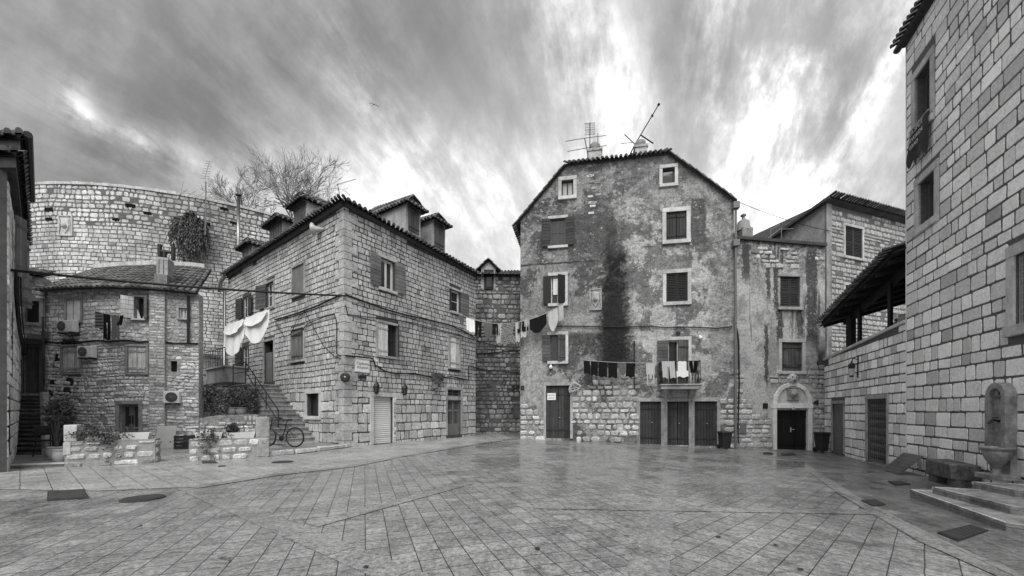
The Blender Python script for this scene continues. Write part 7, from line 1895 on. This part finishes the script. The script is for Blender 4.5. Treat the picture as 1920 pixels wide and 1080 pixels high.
# ------------------------------------------------------------------ bicycles
def bicycle(o, head, label, sc=1.0):
    f = Vector((math.cos(head), math.sin(head), 0)); s_ = Vector((-f.y, f.x, 0)); q = lambda x, z, y=0: Vector(o) + (f * x + Vector((0, 0, z)) + s_ * y) * sc
    t = thing('bicycle', label, 'bicycle', tuple(o), 'bicycles by the stair'); R_ = Matrix((f, Vector((0, 0, 1)), s_)).transposed()
    for x in (-.52, .52):
        mb = MB(); c = q(x, .34); mb.tube([c + (f * math.cos(a) + Vector((0, 0, math.sin(a)))) * .32 * sc for a in [2 * math.pi * i / 28 for i in range(29)]], .024 * sc, 6, caps=False); w_ = mb.build('wheel', M['rubber'], t, True)
        mb = MB(); mb.tube([c + (f * math.cos(a) + Vector((0, 0, math.sin(a)))) * .295 * sc for a in [2 * math.pi * i / 28 for i in range(29)]], .010 * sc, 5, caps=False)
        for i in range(14): a = 2 * math.pi * i / 14; mb.tube([c, c + (f * math.cos(a) + Vector((0, 0, math.sin(a)))) * .295 * sc], .0025, 3)
        mb.tube([c - s_ * .05 * sc, c + s_ * .05 * sc], .025 * sc, 8); mb.build('rim', M['metal_grey'], w_)
    mb = MB(); bb, st, hd, hl = q(-.05, .30), q(-.2, .78), q(.36, .80), q(.39, .66)
    for a, b in ((bb, st), (st, hd), (bb, hl), (hd, hl)): mb.tube([a, b], .018 * sc, 6)
    for y in (-.05, .05): mb.tube([bb, q(-.52, .34, y)], .011 * sc, 5); mb.tube([q(-.18, .72), q(-.52, .34, y)], .010 * sc, 5); mb.tube([hl, q(.52, .34, y)], .014 * sc, 5)
    mb.tube([st, q(-.23, .90)], .014 * sc, 5); mb.build('frame', M['metal'], t)
    mb = MB(); mb.box8([q(-.36, .90, -.07), q(-.36, .90, .07), q(-.08, .90, .02), q(-.08, .90, -.02), q(-.37, .95, -.08), q(-.37, .95, .08), q(-.06, .94, .02), q(-.06, .94, -.02)]); mb.build('saddle', M['rubber'], t, bevel=.01)
    mb = MB(); mb.tube([hd, q(.33, .98)], .014 * sc, 5); mb.tube([q(.26, 1.0, -.29), q(.34, .99, -.1), q(.34, .99, .1), q(.26, 1.0, .29)], .014 * sc, 6); mb.build('handlebar', M['metal'], t)
    mb = MB(); mb.lathe(bb + s_ * .05, [(.001, -.01), (.09 * sc, -.006), (.09 * sc, .006), (.001, .01)], 14, R_); mb.tube([bb + s_ * .07, q(.06, .18, .09)], .01, 5); mb.tube([bb - s_ * .07, q(-.16, .42, -.09)], .01, 5); mb.build('crank', M['metal'], t)
p = G(527, 838, .12); bicycle((p.x, p.y, .115), RAD(172), 'black bicycle at the foot of the stair, nearer and fully seen')
p = G(514, 829, .12); bicycle((p.x - .2, p.y + .35, .115), RAD(158), 'dark bicycle behind the nearer one, half hidden by the planter wall', 1.0)

# ------------------------------------------------------------------ the dark corner between the two left houses
c = P(440, 775, 14.6)
mb = MB(); W7 = Wall.px((374, 15.2), (500, 14.9)); mb.wbox(W7, 0, -.1, W7.L, 1.15, -1.5, 0); struct(mb.build('raised_bed', M['stone_alley']))
for i, (x, lb) in enumerate(((436, 'clay flowerpot on the wall in the dark corner, left of the two'), (452, 'clay flowerpot on the wall in the dark corner, right of the two'))):
    q_ = P(x, 0, 14.95); pot(q_.x, q_.y, 1.15, .17, .32, lb, 'pot', 'flowerpots in the dark corner')
for i, (x, y, r_, hh, lb) in enumerate(((440, 748, .48, .5, 'thin-leaved dark shrub growing above the two clay pots'), (398, 748, .4, .6, 'dark shrub against the bastion foot in the corner'), (470, 745, .35, .55, 'dark narrow shrub by the doorway under the balcony'))):
    q_ = P(x, y, 15.4); bush('shrub', lb, 'shrub', (q_.x, q_.y, q_.z), (r_, .30, hh), 480, .085, 90 + i, 'leaf', 10, (q_.x, q_.y, 1.15))
q_ = P(365, 735, 14.9); bush('climbing_plant', 'pale-flecked climber on the right corner of the rubble house', 'plant', (q_.x, q_.y, 1.9), (.3, .25, .75), 700, .09, 95, 'leaf_grey', 6, (q_.x, q_.y, .0))
# terrace plants
ip = lambda px_, d, z: WR.at(WR.uv(px_, 640)[0], z, d)
for i, (x, dz_, r_, lb) in enumerate(((1612, .40, .30, 'leafy plant behind the terrace coping, left of the tall post'), (1632, .5, .36, 'rounded leafy plant on the terrace in the middle of the coping'), (1652, .45, .32, 'leafy plant on the terrace right of the tall post'), (1680, .75, .26, 'spiky plant on the terrace close to the ashlar building'), (1570, .3, .22, 'small weed tuft at the left end of the terrace coping'))):
    u = WR.uv(x, 640)[0]; zc_ = zT0 + (zT1 - zT0) * u / uT; q_ = WR.at(u, zc_ + dz_ - .15, -.8); bush('terrace_plant', lb, 'plant', tuple(q_), (r_, r_, r_ * .9), 330, .10, 120 + i, 'leaf_grey' if i != 3 else 'leaf', 6, (q_.x, q_.y, zT0 - .3), 'plants on the terrace')
for i, (x, lb) in enumerate(((1672, 'flowerpot on the terrace coping beside the building corner'), (1600, 'flowerpot on the terrace near the thin left post'))):
    u = WR.uv(x, 640)[0]; zc_ = zT0 + (zT1 - zT0) * u / uT; q_ = WR.at(u, 0, -.34 if i == 0 else -.8); pot(q_.x, q_.y, zc_ + .09 if i == 0 else zT0 - .3, .2, .34 if i == 0 else .75, lb, 'pot', 'pots on the terrace')

# ------------------------------------------------------------------ wall fountain and its steps
def tier(pts_, z0, z1, label):
    mb = MB(); n = len(pts_); e_ = .035
    mb.poly([(x, y, z1) for x, y in pts_] + [(x, y, z1 - .045) for x, y in pts_], [tuple(range(n))] + [(i, (i + 1) % n, n + (i + 1) % n, n + i) for i in range(n)], 1.0)
    for i in range(n):
        p_, q_ = Vector(pts_[i]), Vector(pts_[(i + 1) % n]); nn_ = Vector((p_.y - q_.y, q_.x - p_.x)).normalized() * .03; mb.box8([Vector((p_.x, p_.y, z1 - .04)), Vector((q_.x, q_.y, z1 - .04)), Vector((q_.x + nn_.x, q_.y + nn_.y, z1 - .04)), Vector((p_.x + nn_.x, p_.y + nn_.y, z1 - .04)), Vector((p_.x, p_.y, z1 + .004)), Vector((q_.x, q_.y, z1 + .004)), Vector((q_.x + nn_.x, q_.y + nn_.y, z1 + .004)), Vector((p_.x + nn_.x, p_.y + nn_.y, z1 + .004))], 2.0)
    cx_, cy_ = sum(p[0] for p in pts_) / n, sum(p[1] for p in pts_) / n; q = [(cx_ + (x - cx_) * .993, cy_ + (y - cy_) * .993) for x, y in pts_]
    mb.poly([(x, y, z1 - .045) for x, y in q] + [(x, y, z0) for x, y in q], [(i, (i + 1) % n, n + (i + 1) % n, n + i) for i in range(n)], .8)
    return mb
FT = thing('wall_fountain', 'stone wall fountain with an arched back plate and a fluted basin above three steps', 'fountain', tuple(WR.at(WR.uv(1888, 800)[0], .1)))
wd_ = WR.dirn(0); wn = WR.nor(0)
def wallpt(p): # nearest point of the wall line
    e_ = wd_; v = Vector(p) - WR.p[0]; return tuple(WR.p[0] + e_ * v.dot(e_))
A1, B1 = G(1705, 932), G(1886, 997); A1, B1 = A1.xy, B1.xy
zf = gz(7.0)
def near_wall(p): w_ = wallpt(p); return w_
z1_, z2_, z3_ = -.09, .025, .135
A2, B2 = G(1747, 925, z1_).xy, G(1894, 964, z1_).xy; A3, B3 = G(1822, 915, z2_).xy, G(1902, 932, z2_).xy
for nm, (A, B, z0_, zz) in enumerate(((A1, B1, -.45, z1_), (A2, B2, z1_ - .01, z2_), (A3, B3, z2_ - .01, z3_))):
    C_, D_ = Vector(wallpt(B)) + wd_ * .9, Vector(wallpt(A)) - wd_ * .0
    tier([tuple(A), tuple(B), tuple(C_), tuple(D_)], z0_, zz, '').build('step', M['step'], FT)
uF = WR.uv(1888, 800)[0]; hw = .27; zb0 = z3_; zs_ = WR.uv(1888, 745)[1]; ztop = WR.uv(1888, 717)[1]
def arch(u0, u1, zb_, zs_, zt_, n=14):
    um_ = (u0 + u1) / 2; return [(u0, zb_)] + [(um_ - math.cos(math.pi * i / n) * (u1 - u0) / 2, zs_ + math.sin(math.pi * i / n) * (zt_ - zs_)) for i in range(n + 1)] + [(u1, zb_)]
def slab(mb, W, pl, d0, d1, tone=1.0):
    n = len(pl); mb.poly([W.at(u, z, d0) for u, z in pl] + [W.at(u, z, d1) for u, z in pl], [tuple(range(n, 2 * n))] + [(i, (i + 1) % n, n + (i + 1) % n, n + i) for i in range(n)], tone)
mb = MB(); slab(mb, WR, arch(uF - hw, uF + hw, zb0, zs_, ztop), -.02, .10); bkp_ = mb.build('back_plate', M['fountain'], FT)
mb = MB(); o_, i_ = arch(uF - hw, uF + hw, zb0 + .5, zs_, ztop), arch(uF - hw * .62, uF + hw * .62, zb0 + .5, zs_, ztop - hw * .42)
n = len(o_)
mb.poly([WR.at(*p, .10) for p in o_] + [WR.at(*p, .17) for p in o_] + [WR.at(*p, .17) for p in i_] + [WR.at(*p, .102) for p in i_], [(k * n + i, k * n + i + 1, (k + 1) * n + i + 1, (k + 1) * n + i) for k in range(3) for i in range(n - 1)])
mb.build('moulding', M['fountain'], bkp_)
zsp = WR.uv(1887, 790)[1]; mb = MB(); mb.tube([WR.at(uF, zsp, .1), WR.at(uF, zsp + .03, .2), WR.at(uF, zsp - .05, .26)], .022, 8); mb.tube([WR.at(uF - .06, zsp + .07, .16), WR.at(uF + .06, zsp + .07, .16)], .014, 6); mb.build('spout', M['metal'], FT)
mb = MB(); mb.wbox(WR, uF - .12, zsp + .45, uF + .12, zsp + .49, .1, .14); mb.tube([WR.at(uF + .02, zsp + .52, .12), WR.at(uF + .03, zsp + .75, .12)], .014, 5); mb.build('carved_relief', M['block_dark'], bkp_)
ub_ = WR.uv(1884 + 22, 800)[0]; cB = WR.at(ub_, 0, .26); zr = CH + (HY - 838) / F * cB.y; zb1 = zr - .42
mb = MB(); mb.lathe((cB.x, cB.y, zr), [(.05, -.46), (.06, -.40), (.085, -.36), (.14, -.26), (.182, -.14), (.192, -.08)], 48, mod=lambda t, z: 1 + (.05 * abs(math.cos(9 * t)) if z > -.4 else 0))
mb.lathe((cB.x, cB.y, zr), [(.185, -.085), (.21, -.06), (.235, -.03), (.24, .0), (.205, .0), (.17, -.08), (.001, -.1)], 36); mb.build('basin', M['fountain'], FT, True)
mb = MB(); mb.lathe((cB.x, cB.y, zr), [(.11, -.62), (.10, -.56), (.055, -.50), (.05, -.45)], 20); mb.box((cB.x, cB.y, (zb0 + zr - .62) / 2), (.42, .42, zr - .62 - zb0), Matrix.Rotation(math.atan2(wd_.y, wd_.x), 3, 'Z')); mb.build('pedestal', M['fountain'], FT, bevel=.012)
# stone blocks, leaning board
def wblock(x0, y0, x1, y1, d0, d1, name, label, cat, mt='block_dark', zb_=None):
    u0, z0, u1, z1 = rr(x0, y0, x1, y1); z0 = WR.base((u0 + u1) / 2) - .03 if zb_ is None else zb_; mb = MB(); rg = random.Random(int(x0)); J = lambda: rg.uniform(-.025, .025)
    q_ = lambda u, z, d: WR.at(u + J(), z + J(), d + J()); mb.box8([q_(u0, z0, d1), q_(u1, z0, d1), q_(u1, z1, d1), q_(u0, z1, d1), q_(u0, z0, d0), q_(u1, z0, d0), q_(u1, z1, d0), q_(u0, z1, d0)])
    return mb, (u0, z0, u1, z1)
bt = thing('stone_bench', 'blackened stone trough block on two small stones against the ashlar wall', 'stone block', tuple(WR.at(WR.uv(1810, 890)[0], 0, .3)))
mb, q_ = wblock(1786, 866, 1846, 893, .04, .5, '', '', '', zb_=gz(9.5) + .16); mb.build('block', M['block_dark'], bt, bevel=.03)
for a in (.05, .72):
    mb = MB(); uu = q_[0] + (q_[2] - q_[0]) * a; mb.wbox(WR, uu, gz(9.5) - .03, uu + .28, gz(9.5) + .17, .06, .45); mb.build('support', M['block_dark'], bt, bevel=.03)
mb, _q = wblock(1652, 872, 1696, 886, .05, .38, '', '', ''); tag(mb.build('stone_slab', M['block_dark'], bevel=.03), 'low dark stone slab below the folding gate', 'stone slab')
u0 = WR.uv(1712, 880)[0]; u1 = WR.uv(1750, 880)[0]; zb_ = gz(10); mb = MB()
for i in range(6):
    a, b = i / 6 + .004, (i + 1) / 6 - .004; pa_ = lambda t, e_: WR.at(u0, zb_ + .02 + .50 * t, .62 - .45 * t + e_); pb_ = lambda t, e_: WR.at(u1, zb_ + .02 + .50 * t, .62 - .45 * t + e_)
    mb.box8([pa_(a, 0), pb_(a, 0), pb_(b, 0), pa_(b, 0), pa_(a, .03), pb_(a, .03), pb_(b, .03), pa_(b, .03)], RS.uniform(.8, 1.2))
tag(mb.build('leaning_board', M['wood_mid']), 'grey planked board leaning against the ashlar wall beside the dark stone block', 'board')

# ------------------------------------------------------------------ covers and drains in the paving
def cover(pxs, label, name='manhole_cover', lift=.022, mt='rust', ribs=8):
    p = [G(*q_) for q_ in pxs]; t = thing(name, label, 'manhole cover' if 'manhole' in name else 'drain', tuple(sum(p, Vector((0, 0, 0))) / len(p)), 'covers in the paving')
    mb = MB(); up = Vector((0, 0, lift)); n = len(p); mb.poly([q_ + up for q_ in p] + [q_ - up for q_ in p], [tuple(range(n))] + [(i, (i + 1) % n, n + (i + 1) % n, n + i) for i in range(n)], .7); mb.build('frame', M[mt], t)
    mb = MB()
    for i in range(ribs):
        a, b = (i + .2) / ribs, (i + .75) / ribs; q0_, q1_, q2_, q3_ = p[0].lerp(p[3], a), p[1].lerp(p[2], a), p[1].lerp(p[2], b), p[0].lerp(p[3], b); m_ = (p[0] + p[2]) / 2; s_ = lambda v: m_ + (v - m_) * .93 + up * 1.02
        mb.box8([s_(q0_), s_(q1_), s_(q2_), s_(q3_)] + [s_(v) + Vector((0, 0, .008)) for v in (q0_, q1_, q2_, q3_)], 1.2)
    mb.build('ribs', M[mt], t); return t
cover([(88, 940), (167, 935), (157, 919), (89, 923)], 'large square dark cover in the pale pavement at the far left')
cover([(1797, 1017), (1853, 997), (1820, 986), (1757, 1001)], 'large square chequered cover beside the fountain steps')
cover([(1637, 951), (1661, 948), (1640, 938), (1614, 940)], 'dark square drain grate on the border of the right pavement', 'drain_grate')
cover([(1680, 911), (1708, 909), (1688, 903), (1664, 904)], 'small dark cover in the right pavement near the leaning board')
cover([(380, 870), (408, 869), (402, 865), (378, 866)], 'small dark cover just in front of the right planter wall')
cover([(1432, 852), (1450, 852), (1446, 849), (1430, 849)], 'small dark cover before the arched doorway, nearer the drainpipe')
cover([(1466, 855), (1494, 854), (1488, 850), (1464, 851)], 'small dark cover directly before the arched doorway')
def round_cover(px_, py_, rx, label):
    c = G(px_, py_); r_ = rx / F * c.y; t = thing('manhole_cover', label, 'manhole cover', tuple(c), 'covers in the paving')
    mb = MB(); mb.lathe(c, [(r_, -.02), (r_, .020), (r_ * .9, .020), (r_ * .89, .012)], 32); mb.build('frame', M['rust'], t)
    mb = MB(); mb.lathe(c, [(r_ * .88, .0), (r_ * .88, .014), (.001, .014)], 32)
    for i in range(-6, 7):
        h_ = math.sqrt(max(0, .72 - (i / 7) ** 2)) * r_; mb.box(c + Vector((i / 7 * r_, 0, .017)), (.03, h_ * 2, .01))
    mb.build('lid', M['rust'], t)
round_cover(268, 935.5, 32, 'large round dark manhole cover on the left of the square')
round_cover(530, 867, 18, 'round dark manhole cover in the pale pavement near the bicycles')
round_cover(416, 875, 6, 'tiny round cover between the two round manholes')
for i, (x, y, lb) in enumerate(((420, 1052, 'dry dark twig lying on the paving in the foreground'), (258, 992, 'small dark twig on the paving at lower left'))):
    c = G(x, y); rg = random.Random(150 + i); t = mbt = MB(); p = c + Vector((0, 0, .02)); d = Vector((1, -.5, 0)) if i == 0 else Vector((-.2, 1, 0)); L_ = .17 if i == 0 else .12
    mbt.tube([p - d * L_ * .5, p + Vector((0, .02, .01)), p + d * L_ * .5], [.004, .007, .010], 5)
    if i == 0: mbt.tube([p - d * L_ * .2, p + Vector((-.10, .06, .0))], [.006, .003], 5); mbt.tube([p + d * L_ * .1, p + d * L_ * .2 + Vector((.02, .05, 0))], [.006, .003], 5)
    tag(mbt.build('twig', M['block_dark']), lb, 'twig')
for i, (x, y) in enumerate(((686, 1066), (1008, 1031), (1455, 1024), (1390, 926), (1500, 1070), (1347, 1008))):
    c = G(x, y); mb = MB(); rg = random.Random(160 + i); s_ = .03; mb.poly([c + Vector((math.cos(a) * s_ * rg.uniform(.6, 1.3), math.sin(a) * s_ * rg.uniform(.6, 1.3), .012 + rg.uniform(0, .01))) for a in [k * 1.05 for k in range(6)]], [(0, 1, 2, 3, 4, 5)])
    tag(mb.build('fallen_leaf', M['soil']), 'small dark leaf fallen flat on the paving of the square', 'leaf', 'fallen leaves on the paving')
